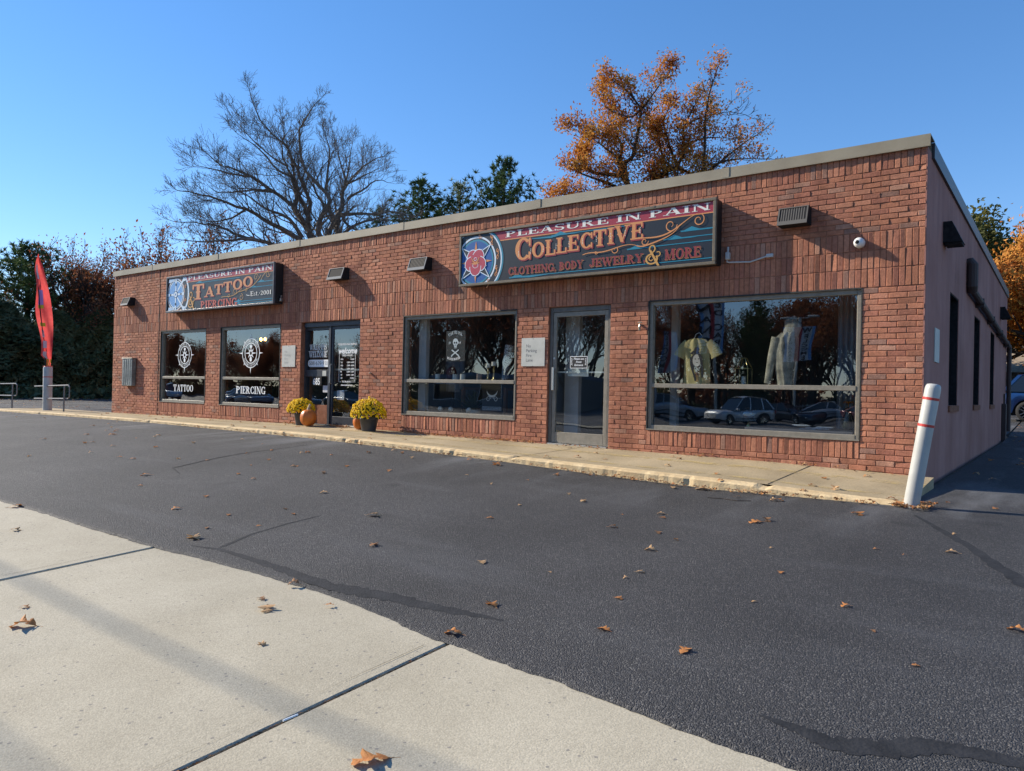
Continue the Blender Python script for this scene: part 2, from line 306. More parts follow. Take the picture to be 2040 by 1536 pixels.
# crack sealer patches
def ribbon(pts, ws, off, name='crack_seal', m='seal'):
    b = MB(); P = []
    for i in range(len(pts)-1):
        k = 8
        for t in range(k): P.append((pts[i][0]+(pts[i+1][0]-pts[i][0])*t/k, pts[i][1]+(pts[i+1][1]-pts[i][1])*t/k, ws[i]+(ws[i+1]-ws[i])*t/k))
    P.append((*pts[-1], ws[-1]))
    for i, p in enumerate(P):
        q0 = P[max(0, i-1)]; q1 = P[min(len(P)-1, i+1)]; dx, dy = q1[0]-q0[0], q1[1]-q0[1]; l = math.hypot(dx, dy) or 1
        nx, ny = -dy/l, dx/l
        for s in (-1, 1):
            w = p[2]*rr.uniform(.7, 1.25)+rr.uniform(0,.004); x, y = p[0]+s*nx*w, p[1]+s*ny*w; b.v.append((x, y, h(x, y)+off))
    for i in range(len(P)-1): b.f.append((2*i, 2*i+2, 2*i+3, 2*i+1)); b.m.append(0); b.c.append(None)
    return struct(b.build(name, m))
ribbon([(-5.18,-6.55),(-4.92,-6.47),(-4.5,-6.46),(-4.17,-6.47),(-3.66,-6.50),(-3.46,-6.46),(-3.18,-6.40),(-2.91,-6.38),(-2.67,-6.36),(-2.41,-6.33)], [.005,.02,.03,.045,.055,.07,.06,.05,.035,.004], .0175)
ribbon([(-4.98,-6.44),(-5.13,-6.08),(-5.20,-5.7),(-5.22,-5.33)], [.016,.014,.010,.003], .0177)
ribbon([(-1.03,-2.25),(-.79,-2.72),(-.54,-3.2),(-.34,-3.69),(-.18,-4.02),(-.02,-4.4),(.2,-4.9)], [.01,.03,.035,.045,.06,.06,.05], .0175)
ribbon([(-.93,-6.6),(-.8,-6.62),(-.65,-6.66),(-.51,-6.60),(-.37,-6.47),(-.22,-6.43),(-.09,-6.42),(.3,-6.5)], [.004,.03,.05,.06,.055,.045,.04,.03], .0175)
ribbon([(-8.2,-5.0),(-8.65,-4.84),(-8.95,-4.2),(-9.13,-3.61),(-9.14,-2.4)], [.004,.012,.012,.01,.004], .020)
# sidewalk slabs
JX = [-2.47+2.93*k for k in range(-9, 6)]
for i, x0 in enumerate(JX[:-1]):
    x1 = JX[i+1]; b = MB()
    g = .011; b2 = .008
    xs_ = [x0+g, x0+g+b2, (x0+x1)/2, x1-g-b2, x1-g]; ys_ = [-8.95, -8.94, -8, -7, -6.3]
    dz = rnd(-.003, .003)
    for x in xs_:
        for y in ys_: b.v.append((x, y, h(x, y)+.001+dz-(.006 if x in (xs_[0], xs_[-1]) or y == ys_[0] else 0)))
    for x in (xs_[0], xs_[-1]):
        for y in ys_: b.v.append((x, y, h(x, y)-.03))
    n = 5
    for a in range(4):
        for c in range(4): b.f.append((a*n+c, (a+1)*n+c, (a+1)*n+c+1, a*n+c+1)); b.m.append(0); b.c.append(None)
    for c in range(4):
        b.f.append((c, c+1, 25+c+1, 25+c)); b.f.append((20+c+1, 20+c, 30+c, 30+c+1)); b.m += [0,0]; b.c += [None]*2
    struct(b.build('sidewalk', 'concrete'))
struct(sheet('joint_bed', frange(-30, 14, 2), frange(-8.97, -6.2, .5), -.014, 'joint'))
for x0 in JX[1:]:   # hairline tooled line beside each joint
    ribbon([(x0-.085, -8.9), (x0-.08, -6.8)], [-.0012, -.0012], .0042, 'tooled_line', 'joint')
# near kerb slabs, street and far pavement (seen only mirrored in the windows)
struct(sheet('verge_paving', frange(-30, 14, 2), [-9.9, -8.98], .0, 'concrete'))
struct(sheet('street', sorted(set(frange(-140, 60, 4))), [-21, -20.01, -20, -17, -14, -13, -12, -11, -10.2, -9.92], -.012, 'road'))
for yl in (-15.3, -15.6):
    bb = MB()
    for x in frange(-140, 56, 4): bb.add([(x, yl, h(x,yl)-.006), (x+4, yl, h(x,yl)-.006), (x+4, yl+.12, h(x,yl)-.006), (x, yl+.12, h(x,yl)-.006)], [(0,1,2,3)])
    struct(bb.build('road_marking', col('road_yellow', (.6,.4,.05), .7)))
struct(sheet('far_pavement', sorted(set(frange(-140, 60, 4))), [-24, -23, -22, -21.02], .05, 'concrete'))
struct(sheet('far_car_park', sorted(set(frange(-140, 30, 4))), frange(-62, -24.02, 4), .01, 'road'))

# walkway in front of the shops
WX = [-26,-21,-18.8,-15,-13.3,-12,-10,-9,-6,-3,-1.5,-1]; WZ0 = [.14,.15,.17,.19,.2,.22,.21,.185,.18,.165,.13,.12]
EX = [-26,-24,-19,-15,-10,-7.8,-5.9,-4.4,-3.1,-2.6,-2.1,-1.2]; EZ = [.14,.155,.2,.215,.205,.176,.127,.099,.075,.063,.041,.018]
def wz(x, y):
    a = lerp(x, WX, WZ0); e = lerp(x, EX, EZ)+.002; t = max(0, min(1, -y/1.85)); return a+(e-a)*t
def curb_x(y): return -1.13-.05*t_(y)
b = MB(); xw = sorted(set(frange(-25, -1.17, .25))); yw = [0.02, -.3, -.7, -1.1, -1.5, -1.66]
joints = [-5.75, -2.5, -9.0, -12.3, -15.5, -18.7, -21.9]
for x in xw:
    for y in yw: b.v.append((x, y, wz(x, y)))
n = len(yw)
for i in range(len(xw)-1):
    for j in range(n-1): b.f.append((i*n+j, i*n+j+1, (i+1)*n+j+1, (i+1)*n+j)); b.m.append(0); b.c.append(None)
x = xw[-1]; k = len(b.v)
for y in yw: b.v.append((x, y, h(x, y)-.02))
for j in range(n-1): b.f.append(((len(xw)-1)*n+j, (len(xw)-1)*n+j+1, k+j+1, k+j)); b.m.append(0); b.c.append(None)
struct(b.build('walkway', 'walk'))
# kerb, worn and chipped
b = MB(); xk = frange(-25, -1.15, .06); 
for x in xk:
    jx = min(abs(x-q) for q in joints)
    chip = max(0, rr.gauss(0, .006))+(.03 if rr.random() < .012 else 0)
    zt = wz(x, -1.66); ze = wz(x, -1.85)
    low = -.02 if jx < .035 else 0
    b.v += [(x, -1.655, zt+.001+low), (x, -1.70, zt+.006+low+rr.uniform(-.002,.002)), (x, -1.815+chip, ze+.004+low-chip*.3), (x, -1.842+chip, ze-.012+low), (x, -1.85+rr.uniform(0,.008)+chip*.6, h(x,-1.85)+.02), (x, -1.85, h(x,-1.85)-.03)]
for i in range(len(xk)-1):
    for j in range(5): b.f.append((i*6+j, i*6+j+1, (i+1)*6+j+1, (i+1)*6+j)); b.m.append(0); b.c.append(None)
struct(b.build('kerb', 'curb'))
b = MB()
for q in joints: b.add([(q-.006, .0, wz(q,0)+.003), (q+.006, .0, wz(q,0)+.003), (q+.006,-1.65,wz(q,-1.65)+.003), (q-.006,-1.65,wz(q,-1.65)+.003)], [(0,3,2,1)])
struct(b.build('walkway_joint', 'joint'))
def wear_paint():
    m = mat('worn_yellow_paint', (.5,.38,.16), .8); bs = m.node_tree.nodes['Principled BSDF']; tc = N(m,'ShaderNodeTexCoord'); n = N(m,'ShaderNodeTexNoise',Scale=5,Detail=8,Roughness=.75); L(m,tc.outputs['Object'],n.inputs['Vector'])
    r = N(m,'ShaderNodeMapRange'); r.inputs[1].default_value=.45; r.inputs[2].default_value=.6; r.inputs[3].default_value=0; r.inputs[4].default_value=.75; L(m,n.outputs['Fac'],r.inputs[0]); L(m,r.outputs[0],bs.inputs['Alpha']); return m
MM['wear'] = wear_paint()
b = MB()
for i in range(len(xw)-1):
    for (ya, yb) in ((-.55,-.72), (-1.38,-1.47)):
        b.add([(xw[i],ya,wz(xw[i],ya)+.004),(xw[i+1],ya,wz(xw[i+1],ya)+.004),(xw[i+1],yb,wz(xw[i+1],yb)+.004),(xw[i],yb,wz(xw[i],yb)+.004)], [(0,3,2,1)])
struct(b.build('worn_line_marking', 'wear'))

# ------------------------------------------------------------ the shop building
BX0, BX1, BY1, ZT = -20.97, -1.29, 14.6, 3.92
bld = thing('shop_building', 'long single storey red brick shop building with flat roof and grey metal coping', 'building', (-11.1, 0, .15))
BL = Vector((11.1, 0, -.15))
def bpart(b, name, m, parent=None, **kw):
    o = b.build(name, m, None, **kw); o.data.transform(Matrix.Translation(BL)); o.parent = parent or bld; return o
OPEN = [(-18.40,-16.29,.52,2.315), (-15.67,-13.38,.52,2.315), (-12.68,-10.86,.1,2.315), (-9.68,-7.09,.52,2.315), (-6.47,-5.37,.1,2.315), (-4.75,-1.95,.49,2.32)]
def segs(z0, z1):
    out = []; x = BX0
    for (a, c, lo, hi) in OPEN:
        if z1 > lo+.01 and z0 < hi-.01: out.append((x, a)); x = c
    out.append((x, BX1)); return out
rb = random.Random(11)
BC = [(.41,.172,.102)]*8+[(.44,.195,.12)]*5+[(.38,.158,.10)]*6+[(.35,.142,.092)]*3+[(.30,.165,.12),(.41,.215,.145)]
b = MB()
def brick(x0, x1, z0, z1):
    g = .0042; x0 += g; x1 -= g; z0 += g; z1 -= g
    if x1-x0 < .012 or z1-z0 < .012: return
    c = rb.choice(BC); k = rb.uniform(.91, 1.07); c = tuple(q*k for q in c)
    d = rb.uniform(-.0035, .003); tx = rb.gauss(0, .0018); tz = rb.gauss(0, .0012); e = .0045
    def y(sx, sz): return d+sx*tx+sz*tz
    jx0, jx1, jz0, jz1 = [rb.uniform(-.0015, .0015) for _ in range(4)]
    v = [(x0,.012,z0),(x1,.012,z0),(x1,.012,z1),(x0,.012,z1)]
    v += [(x0+jx0,y(-1,-1)+.003,z0+jz0),(x1+jx1,y(1,-1)+.003,z0+jz1),(x1+jx0,y(1,1)+.003,z1+jz0),(x0+jx1,y(-1,1)+.003,z1+jz1)]
    v += [(x0+e,y(-1,-1),z0+e),(x1-e,y(1,-1),z0+e),(x1-e,y(1,1),z1-e),(x0+e,y(-1,1),z1-e)]
    b.add(v, [(0,1,5,4),(1,2,6,5),(2,3,7,6),(3,0,4,7),(4,5,9,8),(5,6,10,9),(6,7,11,10),(7,4,8,11),(8,9,10,11)], 0, c)
JT = -18.50
def split_joint(sg):
    o = []
    for a, c in sg:
        if a < JT < c: o += [(a, JT-.008), (JT+.008, c)]
        else: o.append((a, c))
    return o
def running(z0, z1, n, par=0):
    hgt = (z1-z0)/n
    for i in range(n):
        za = z0+i*hgt; off = .1 if (i+par) % 2 else 0; off += rb.uniform(-.006, .006)
        for a, c in split_joint(segs(za, za+hgt)):
            if c-a < .03: continue
            x = BX0-.2+off
            while x < c:
                xa, xb = max(x, a), min(x+.2, c)
                if xb-xa > .02: brick(xa, xb, za, za+hgt)
                x += .2
def soldier(z0, z1, sg=None):
    for a, c in (sg or split_joint(segs(z0, z1))):
        n = max(1, round((c-a)/.0675)); w = (c-a)/n
        for i in range(n): brick(a+i*w, a+(i+1)*w, z0+rb.uniform(-.001,.001), z1)
soldier(3.70, 3.92); running(2.985, 3.70, 11)
soldier(2.32, 2.545); soldier(2.545, 2.765); soldier(2.765, 2.985)
def running_low():
    # between the openings; under each window a soldier sill course sits over the lowest courses
    hgt = .0681
    for i in range(33):
        za = .07+i*hgt; zb = za+hgt; off = .1 if i % 2 else 0
        sg = []
        x = BX0
        for (a, c, lo, hi) in OPEN:
            cut = (zb > lo-.205 if lo > .2 else zb > lo) and za < hi
            if cut: sg.append((x, a)); x = c
        sg.append((x, BX1))
        for a, c in split_joint(sg):
            q = BX0-.2+off+rb.uniform(-.005,.005)
            while q < c:
                xa, xb = max(q, a), min(q+.2, c)
                if xb-xa > .02: brick(xa, xb, za, min(zb, 2.32))
                q += .2
running_low()
for (a, c, lo, hi) in OPEN:
    if lo > .2: soldier(.07+.0681*int((lo-.205-.07)/.0681)+.002+.0, lo-.004, [(a, c)])
bpart(b, 'brickwork', 'brick', tone=True)
# backing wall (mortar) with openings and reveals
b = MB()
xsC = sorted({BX0, BX1}|{o[0] for o in OPEN}|{o[1] for o in OPEN}); zsC = sorted({-.15, 3.9}|{o[2] for o in OPEN}|{o[3] for o in OPEN})
for i in range(len(xsC)-1):
    for j in range(len(zsC)-1):
        xm, zm = (xsC[i]+xsC[i+1])/2, (zsC[j]+zsC[j+1])/2
        if any(o[0] < xm < o[1] and o[2] < zm < o[3] for o in OPEN): continue
        if xsC[i] < JT < xsC[i+1]:
            pass
        for y_, fl in ((.0055, 0), (.22, 1)):
            v = [(xsC[i],y_,zsC[j]),(xsC[i+1],y_,zsC[j]),(xsC[i+1],y_,zsC[j+1]),(xsC[i],y_,zsC[j+1])]
            b.add(v, [(0,1,2,3)] if not fl else [(3,2,1,0)])
for (a, c, lo, hi) in OPEN:
    b.add([(a,.0055,lo),(a,.22,lo),(a,.22,hi),(a,.0055,hi)], [(0,3,2,1)]); b.add([(c,.0055,lo),(c,.22,lo),(c,.22,hi),(c,.0055,hi)], [(0,1,2,3)])
    b.add([(a,.0055,hi),(c,.0055,hi),(c,.22,hi),(a,.22,hi)], [(0,1,2,3)]); b.add([(a,.0055,lo),(c,.0055,lo),(c,.22,lo),(a,.22,lo)], [(3,2,1,0)])
bpart(b, 'front_wall', 'mortar')
b = MB(); b.box(JT-.006, JT+.006, -.0045, .009, .12, 3.89); bpart(b, 'expansion_joint', 'black')
# side wall with three narrow recessed windows
SW = [(2.24, 3.28, .93, 2.51), (5.66, 6.75, .93, 2.51), (9.2, 10.3, .93, 2.51)]
b = MB(); ysC = sorted({.02, BY1}|{o[0] for o in SW}|{o[1] for o in SW}|set(frange(.8,13.8,1.3))); zz = sorted({-.3, 3.9, .93, 2.51}|{1.7,.4,3.2})
for i in range(len(ysC)-1):
    for j in range(len(zz)-1):
        ym, zm = (ysC[i]+ysC[i+1])/2, (zz[j]+zz[j+1])/2
        if any(o[0] < ym < o[1] and o[2] < zm < o[3] for o in SW): continue
        b.add([(BX1+.004,ysC[i],zz[j]),(BX1+.004,ysC[i+1],zz[j]),(BX1+.004,ysC[i+1],zz[j+1]),(BX1+.004,ysC[i],zz[j+1])], [(0,1,2,3)])
for (y0, y1, z0, z1) in SW:
    X, X2 = BX1+.004, BX1-.12
    b.add([(X,y0,z0),(X2,y0,z0),(X2,y0,z1),(X,y0,z1)], [(0,1,2,3)]); b.add([(X,y1,z0),(X2,y1,z0),(X2,y1,z1),(X,y1,z1)], [(3,2,1,0)])
    b.add([(X,y0,z1),(X,y1,z1),(X2,y1,z1),(X2,y0,z1)], [(0,1,2,3)]); b.add([(X,y0,z0),(X,y1,z0),(X2,y1,z0),(X2,y0,z0)], [(3,2,1,0)])
bpart(b, 'side_wall', 'stucco')
b = MB(); b.box(BX1-.012, BX1+.003, .0, .02, -.1, 3.9); bpart(b, 'corner_edge', 'stucco')
for (y0, y1, z0, z1) in SW:
    f = MB(); X = BX1-.10; fw = .05
    f.box(X-.03, X, y0, y0+fw, z0, z1); f.box(X-.03, X, y1-fw, y1-.014, z0, z1-.013); f.box(X-.03, X, y0+fw, y1-fw, z0, z0+fw); f.box(X-.03, X, y0+fw, y1-fw, z1-.14, z1-.013); f.box(X-.03, BX1-.006, y1-.013, y1-.002, z0, z1-.013); f.box(X-.03, BX1-.006, y0+.002, y1-.002, z1-.012, z1-.002)
    fo = bpart(f, 'side_window', 'black'); g = MB(); g.add([(X-.02,y0+fw,z0+fw),(X-.02,y1-fw,z0+fw),(X-.02,y1-fw,z1-.14),(X-.02,y0+fw,z1-.14)], [(0,1,2,3)])
    o = bpart(g, 'pane', 'dim_glass', fo)
    s = MB(); s.box(BX1-.10, BX1+.03, y0-.03, y1+.03, z0-.09, z0-.001); o = bpart(s, 'sill', 'mortar', fo)
# remaining walls, roof, coping, floor, ceiling, partitions
b = MB(); b.box(BX0-.003, BX0+.15, .22, BY1, -.3, 3.9); b.box(BX0+.15, BX1-.13, BY1-.15, BY1, -.3, 3.9); bpart(b, 'rear_wall', 'stucco')
b = MB(); b.add([(BX1-.13,.22,0),(BX1-.13,2.24,0),(BX1-.13,2.24,3.8),(BX1-.13,.22,3.8)], [(3,2,1,0)]); bpart(b, 'inner_lining', col('inner_wall',(.35,.35,.36),.9))
b = MB(); b.box(BX0+.16, BX1-.14, .25, BY1-.16, 3.55, 3.7); bpart(b, 'roof', 'roof')
b = MB(); cx0 = BX0-.035
# coping: rolled sheet metal in lengths with cover straps
y0, y1 = -.035, .30
lens = [cx0]+[-18.9+3.05*k for k in range(0, 6)]+[BX1+.035]
for i in range(len(lens)-1):
    a, c = lens[i]+.002, lens[i+1]-.002
    b.box(a, c, y0+rb.uniform(-.002,.002), y0+.012, 3.905+rb.uniform(-.002,.002), 4.035+rb.uniform(-.002,.003)); b.box(a, c, y0+.012, y1, 4.022, 4.034+rb.uniform(-.001,.002))
    if i: b.box(lens[i]-.05, lens[i]+.05, y0-.006, y0-.002, 3.903, 4.042, bev=.001); b.box(lens[i]-.05, lens[i]+.05, y0-.006, y1, 4.037, 4.041)
    b.box(a, c, y0-.004, y0+.02, 3.893, 3.904)
b.box(BX0, BX1, .27, .3, 3.6, 4.02)
bpart(b, 'coping', 'coping')
b = MB(); b.box(BX1+.005, BX1+.035, .302, BY1+.03, 3.84, 4.02); b.box(BX1-.25, BX1+.004, .302, BY1+.03, 4.0, 4.02); b.box(BX1-.03,BX1+.004,.302,BY1,3.88,3.998); b.box(BX0-.02,BX1-.26,BY1-.1,BY1+.03,4.0,4.02); b.box(BX0-.03,BX0+.1,.302,BY1-.11,4.0,4.02)
bpart(b, 'side_flashing', col('dark_flashing', (.05,.05,.052), .45))
b = MB(); b.box(BX0+.16, BX1-.14, .23, 8, .12, .19); bpart(b, 'floor', col('shop_floor', (.10,.09,.08), .5))
b = MB(); b.box(BX0+.16, BX1-.14, .26, 8, 2.9, 2.98); bpart(b, 'ceiling', col('shop_ceiling', (.45,.45,.44), .9))
b = MB(); b.box(BX0+.16, BX1-.14, 5.0, 5.1, .2, 2.9); b.box(-13.1,-13.0,.24,5,.2,2.9); b.box(-10.5,-10.4,.24,5,.2,2.9); b.box(-6.95,-6.85,.8,5,.2,2.9); bpart(b, 'partition', col('inner_paint', (.16,.17,.18), .85))

def window(i, label, tz=1.14, fr='frame', gy=.075, fw=.055):
    a, c, lo, hi = OPEN[i]; f = MB(); ya, yb = gy-.05, gy+.035
    f.box(a+.002, a+fw, ya, yb, lo+.002, hi-.002, bev=.004); f.box(c-fw, c-.002, ya, yb, lo+.002, hi-.002, bev=.004)
    f.box(a+fw, c-fw, ya, yb, hi-fw-.01, hi-.002, bev=.004); f.box(a+fw, c-fw, ya-.004, yb, lo+.002, lo+fw+.015, bev=.004)
    f.box(a+fw-.002, c-fw+.002, ya-.006, yb, tz-.03, tz+.03, bev=.004)
    # slim glazing beads
    for (p, q, r, s) in ((a+fw, a+fw+.012, lo+fw+.015, tz-.03), (c-fw-.012, c-fw, lo+fw+.015, tz-.03), (a+fw, a+fw+.012, tz+.03, hi-fw-.01), (c-fw-.012, c-fw, tz+.03, hi-fw-.01)): f.box(p, q, gy-.02, gy-.004, r, s)
    fo = bpart(f, 'shop_window', fr); fo['label'] = label
    for (z0, z1) in ((lo+fw+.015, tz-.03), (tz+.03, hi-fw-.01)):
        g = MB(); g.add([(a+fw, gy, z0), (c-fw, gy, z0), (c-fw, gy, z1), (a+fw, gy, z1)], [(0,1,2,3)]); bpart(g, 'pane', 'glass', fo)
    s = MB(); s.box(a+.0, c-.0, -.012, ya-.006, lo+.001, lo+.016); bpart(s, 'sill', fr, fo)
    return fo
w1 = window(0, 'leftmost shop window with the word TATTOO across its lower pane')
w2 = window(1, 'shop window with the word PIERCING across its lower pane')
w3 = window(3, 'middle shop window with black skull banner inside')
w4 = window(5, 'widest shop window at the right with T-shirt and hoodie on display', tz=1.12)
MM['frame_dark'] = noisy('caulk', (.02,.02,.02), (.05,.048,.042), 20, .7, .2)
for wq, (a, c, lo, hi) in ((w1, OPEN[0]), (w2, OPEN[1]), (w3, OPEN[3]), (w4, OPEN[5])):
    s = MB(); s.box(a-.006, a+.008, -.006, .024, lo, hi); s.box(c-.008, c+.006, -.006, .024, lo, hi); s.box(a+.008, c-.008, -.006, .024, hi-.01, hi+.008); bpart(s, 'caulk', 'frame_dark', wq)
# left entrance: dark frame with sidelight and door
a, c, lo, hi = OPEN[2]; gy = .16; f = MB()
f.box(a+.002, a+.03, gy-.06, gy+.06, .2, hi-.002, bev=.004); f.box(c-.055, c-.002, gy-.1, gy+.06, .2, hi-.002, bev=.004); f.box(a+.03, c-.055, gy-.1, gy+.06, hi-.1, hi-.002, bev=.004)
f.box(-11.88, -11.81, gy-.09, gy+.06, .236, hi-.1, bev=.004); f.box(a+.03, -11.88, gy-.05, gy+.05, 1.20, 1.34, bev=.004); f.box(a+.03,-11.88,gy-.04,gy+.04,hi-.16,hi-.1)
f.box(a+.05, c-.05, gy-.1, gy+.06, .19, .235, bev=.003)
ent = bpart(f, 'entrance_frame', 'navy'); ent['label'] = 'dark entrance frame with sidelight lettered WALK-INS WELCOME'
f = MB(); f.box(a+.03, -11.88, gy-.04, gy+.06, .235, .62, bev=.004); bpart(f, 'brick_stub', 'mortar', ent)
for (x0, x1, z0, z1) in ((a+.03, -11.88, .62, 1.20), (a+.03, -11.88, 1.34, hi-.16)):
    g = MB(); g.add([(x0,gy,z0),(x1,gy,z0),(x1,gy,z1),(x0,gy,z1)], [(0,1,2,3)]); bpart(g, 'pane', 'glass', ent)
f = MB(); x0, x1, z0, z1 = -11.805, c-.06, .245, hi-.105; dy = gy-.07
f.box(x0, x0+.05, dy, dy+.045, z0, z1, bev=.004); f.box(x1-.05, x1, dy, dy+.045, z0, z1, bev=.004); f.box(x0+.05, x1-.05, dy, dy+.045, z1-.06, z1, bev=.004); f.box(x0+.05, x1-.05, dy, dy+.045, z0, z0+.16, bev=.004)
door1 = bpart(f, 'door', 'navy'); door1['label'] = 'dark glass door lettered with opening hours'
g = MB(); g.add([(x0+.05,dy+.02,z0+.16),(x1-.05,dy+.02,z0+.16),(x1-.05,dy+.02,z1-.06),(x0+.05,dy+.02,z1-.06)], [(0,1,2,3)]); bpart(g, 'pane', 'glass', door1)
g = MB(); g.tube([(x0+.02,dy-.005,1.45),(x0+.02,dy-.045,1.43),(x0+.02,dy-.045,1.08),(x0+.02,dy-.005,1.06)], .012, 8); bpart(g, 'handle', 'alu', door1)
g = MB(); g.box(x0+.05, x1-.05, dy+.05, dy+.07, 1.33, 1.36); bpart(g, 'push_bar', 'alu', door1)
g = MB(); g.box(x0-.02, x1+.03, -.02, gy-.1, .215, .245, bev=.003); bpart(g, 'threshold', 'alu', door1)
# right entrance door
a, c, lo, hi = OPEN[4]; gy = .10; f = MB()
f.box(a+.002, a+.055, gy-.06, gy+.06, .17, hi-.002, bev=.004); f.box(c-.055, c-.002, gy-.06, gy+.06, .17, hi-.002, bev=.004); f.box(a+.055, c-.055, gy-.06, gy+.06, hi-.075, hi-.002, bev=.004)
ent2 = bpart(f, 'door_frame', noisy('door_frame_paint', (.10,.095,.085), (.15,.14,.12), 10, .5, .1)); f = MB(); x0, x1, z0, z1 = a+.06, c-.06, .205, hi-.08; dy = gy-.05
f.box(x0, x0+.06, dy, dy+.045, z0, z1, bev=.004); f.box(x1-.06, x1, dy, dy+.045, z0, z1, bev=.004); f.box(x0+.06, x1-.06, dy, dy+.045, z1-.07, z1, bev=.004); f.box(x0+.06, x1-.06, dy, dy+.045, z0, z0+.17, bev=.004)
door2 = bpart(f, 'door', 'frame'); door2['label'] = 'grey metal framed glass door with white notice at mid height'
g = MB(); g.add([(x0+.06,dy+.02,z0+.17),(x1-.06,dy+.02,z0+.17),(x1-.06,dy+.02,z1-.07),(x0+.06,dy+.02,z1-.07)], [(0,1,2,3)]); bpart(g, 'pane', 'glass', door2)
g = MB(); g.box(x0+.01, x0+.05, dy-.05, dy-.03, 1.02, 1.38, bev=.005); g.box(x0+.02,x0+.04,dy-.03,dy+.001,1.05,1.07); g.box(x0+.02,x0+.04,dy-.03,dy+.001,1.33,1.35); bpart(g, 'handle', 'alu', door2)
g = MB(); g.box(x0+.06, x1-.06, dy+.045, dy+.06, 1.295, 1.32); g.box(x0+.24,x0+.62,dy+.055,dy+.09,1.24,1.36,bev=.004); bpart(g, 'push_bar', 'alu', door2)
g = MB(); g.tube([(x0+.03,dy-.008,1.52),(x0+.03,dy+.002,1.52)], .018, 14); bpart(g, 'lock', 'alu', door2)
g = MB(); g.box(a+.02, c-.02, -.015, gy+.05, .165, .2, bev=.004); bpart(g, 'threshold', 'alu', door2)
# ------------------------------------------------------------ lettering: own slab-serif glyphs, flat shapes a fraction of a millimetre thick
def ring(cx, cy, rx, ry, tv, th, a0=0, a1=360, n=22):
    P = []; k = max(3, int(n*abs(a1-a0)/360)+1); out = []
    for i in range(k+1):
        a = math.radians(a0+(a1-a0)*i/k); P.append(((cx+rx*math.cos(a), cy+ry*math.sin(a)), (cx+(rx-tv)*math.cos(a), cy+(ry-th)*math.sin(a))))
    for i in range(k): out.append([P[i][0], P[i+1][0], P[i+1][1], P[i][1]])
    return out
def rc(x0, x1, y0, y1): return [[(x0,y0),(x1,y0),(x1,y1),(x0,y1)]]
def dg(x0, y0, x1, y1, w): return [[(x0-w/2,y0),(x0+w/2,y0),(x1+w/2,y1),(x1-w/2,y1)]]
T_, H_, F_ = .17, .085, .09      # stem, thin stroke, serif reach
def stem(x, y0=0, y1=1, top=1, bot=1, w=None):
    w = w or T_; o = rc(x-w/2, x+w/2, y0, y1)
    if top: o += rc(x-w/2-F_, x+w/2+F_, y1-H_*.8, y1)
    if bot: o += rc(x-w/2-F_, x+w/2+F_, y0, y0+H_*.8)
    return o
def ft(x, y): return rc(x-.15, x+.15, y, y+H_*.8)
def tri(a, b, c): return [[a, b, c]]
G_ = {}
def g(ch, w, s): G_[ch] = (w, s)
g('A', .86, dg(.12,0,.43,1,.075)+dg(.70,0,.43,1,T_*1.1)+rc(.22,.58,.27,.27+H_)+ft(.12,0)+ft(.70,0))
g('B', .74, stem(.2)+ring(.2,.745,.40,.255,T_,H_,-90,90)+ring(.2,.275,.46,.275,T_,H_,-90,90))
g('C', .78, ring(.42,.5,.36,.5,T_,H_,42,318)+rc(.66,.73,.62,.97)+rc(.66,.73,.03,.34))
g('D', .82, stem(.2)+ring(.2,.5,.54,.5,T_,H_,-90,90))
g('E', .72, stem(.2)+rc(.2,.64,1-H_,1)+rc(.2,.64,0,H_)+rc(.2,.5,.46,.46+H_)+rc(.58,.65,.72,1)+rc(.60,.67,0,.28)+rc(.46,.52,.36,.64))
g('F', .68, stem(.2)+rc(.2,.62,1-H_,1)+rc(.2,.5,.46,.46+H_)+rc(.56,.63,.72,1)+rc(.46,.52,.36,.64))
g('G', .84, ring(.42,.5,.36,.5,T_,H_,42,318)+rc(.66,.73,.66,.97)+stem(.68,.02,.42,1,0))
g('H', .92, stem(.2)+stem(.72)+rc(.2,.72,.46,.46+H_))
g('I', .40, stem(.2)); g('J', .58, stem(.38,.2,1,1,0)+ring(.22,.24,.245,.24,T_,H_,180,360)+ring(.09,.24,.08,.08,.08,.08))
g('K', .84, stem(.2)+dg(.28,.42,.66,1,.08)+dg(.70,0,.40,.58,T_)+ft(.70,0)+ft(.64,1-H_*.8))
g('L', .68, stem(.2)+rc(.2,.62,0,H_)+rc(.57,.64,0,.32))
g('M', 1.08, stem(.17,w=.08)+stem(.87)+dg(.46,0,.2,1,T_*.9)+dg(.46,0,.80,1,.07))
g('N', .90, stem(.18,w=.08)+stem(.74,w=.08)+dg(.74,0,.20,1,T_))
g('O', .84, ring(.42,.5,.38,.5,T_,H_)); g('0', .66, ring(.33,.5,.28,.5,T_*.85,H_))
g('P', .74, stem(.2)+ring(.2,.72,.46,.28,T_,H_,-90,90))
g('R', .84, stem(.2)+ring(.2,.73,.44,.27,T_,H_,-90,90)+dg(.68,0,.42,.48,T_)+ft(.70,0))
g('S', .66, ring(.33,.73,.27,.27,.13,H_,35,270)+ring(.33,.27,.28,.27,.13,H_,-145,90)+rc(.52,.58,.72,.98)+rc(.06,.12,.02,.28))
g('T', .78, stem(.38,top=0)+rc(.03,.73,1-H_,1)+rc(.03,.10,.70,1)+rc(.66,.73,.70,1))
g('U', .86, stem(.19,.3,1,1,0)+stem(.70,.3,1,1,0,.08)+ring(.42,.32,.315,.32,T_*.8,H_,180,360))
g('V', .84, dg(.42,0,.16,1,T_)+dg(.42,0,.70,1,.075)+ft(.16,1-H_*.8)+ft(.70,1-H_*.8))
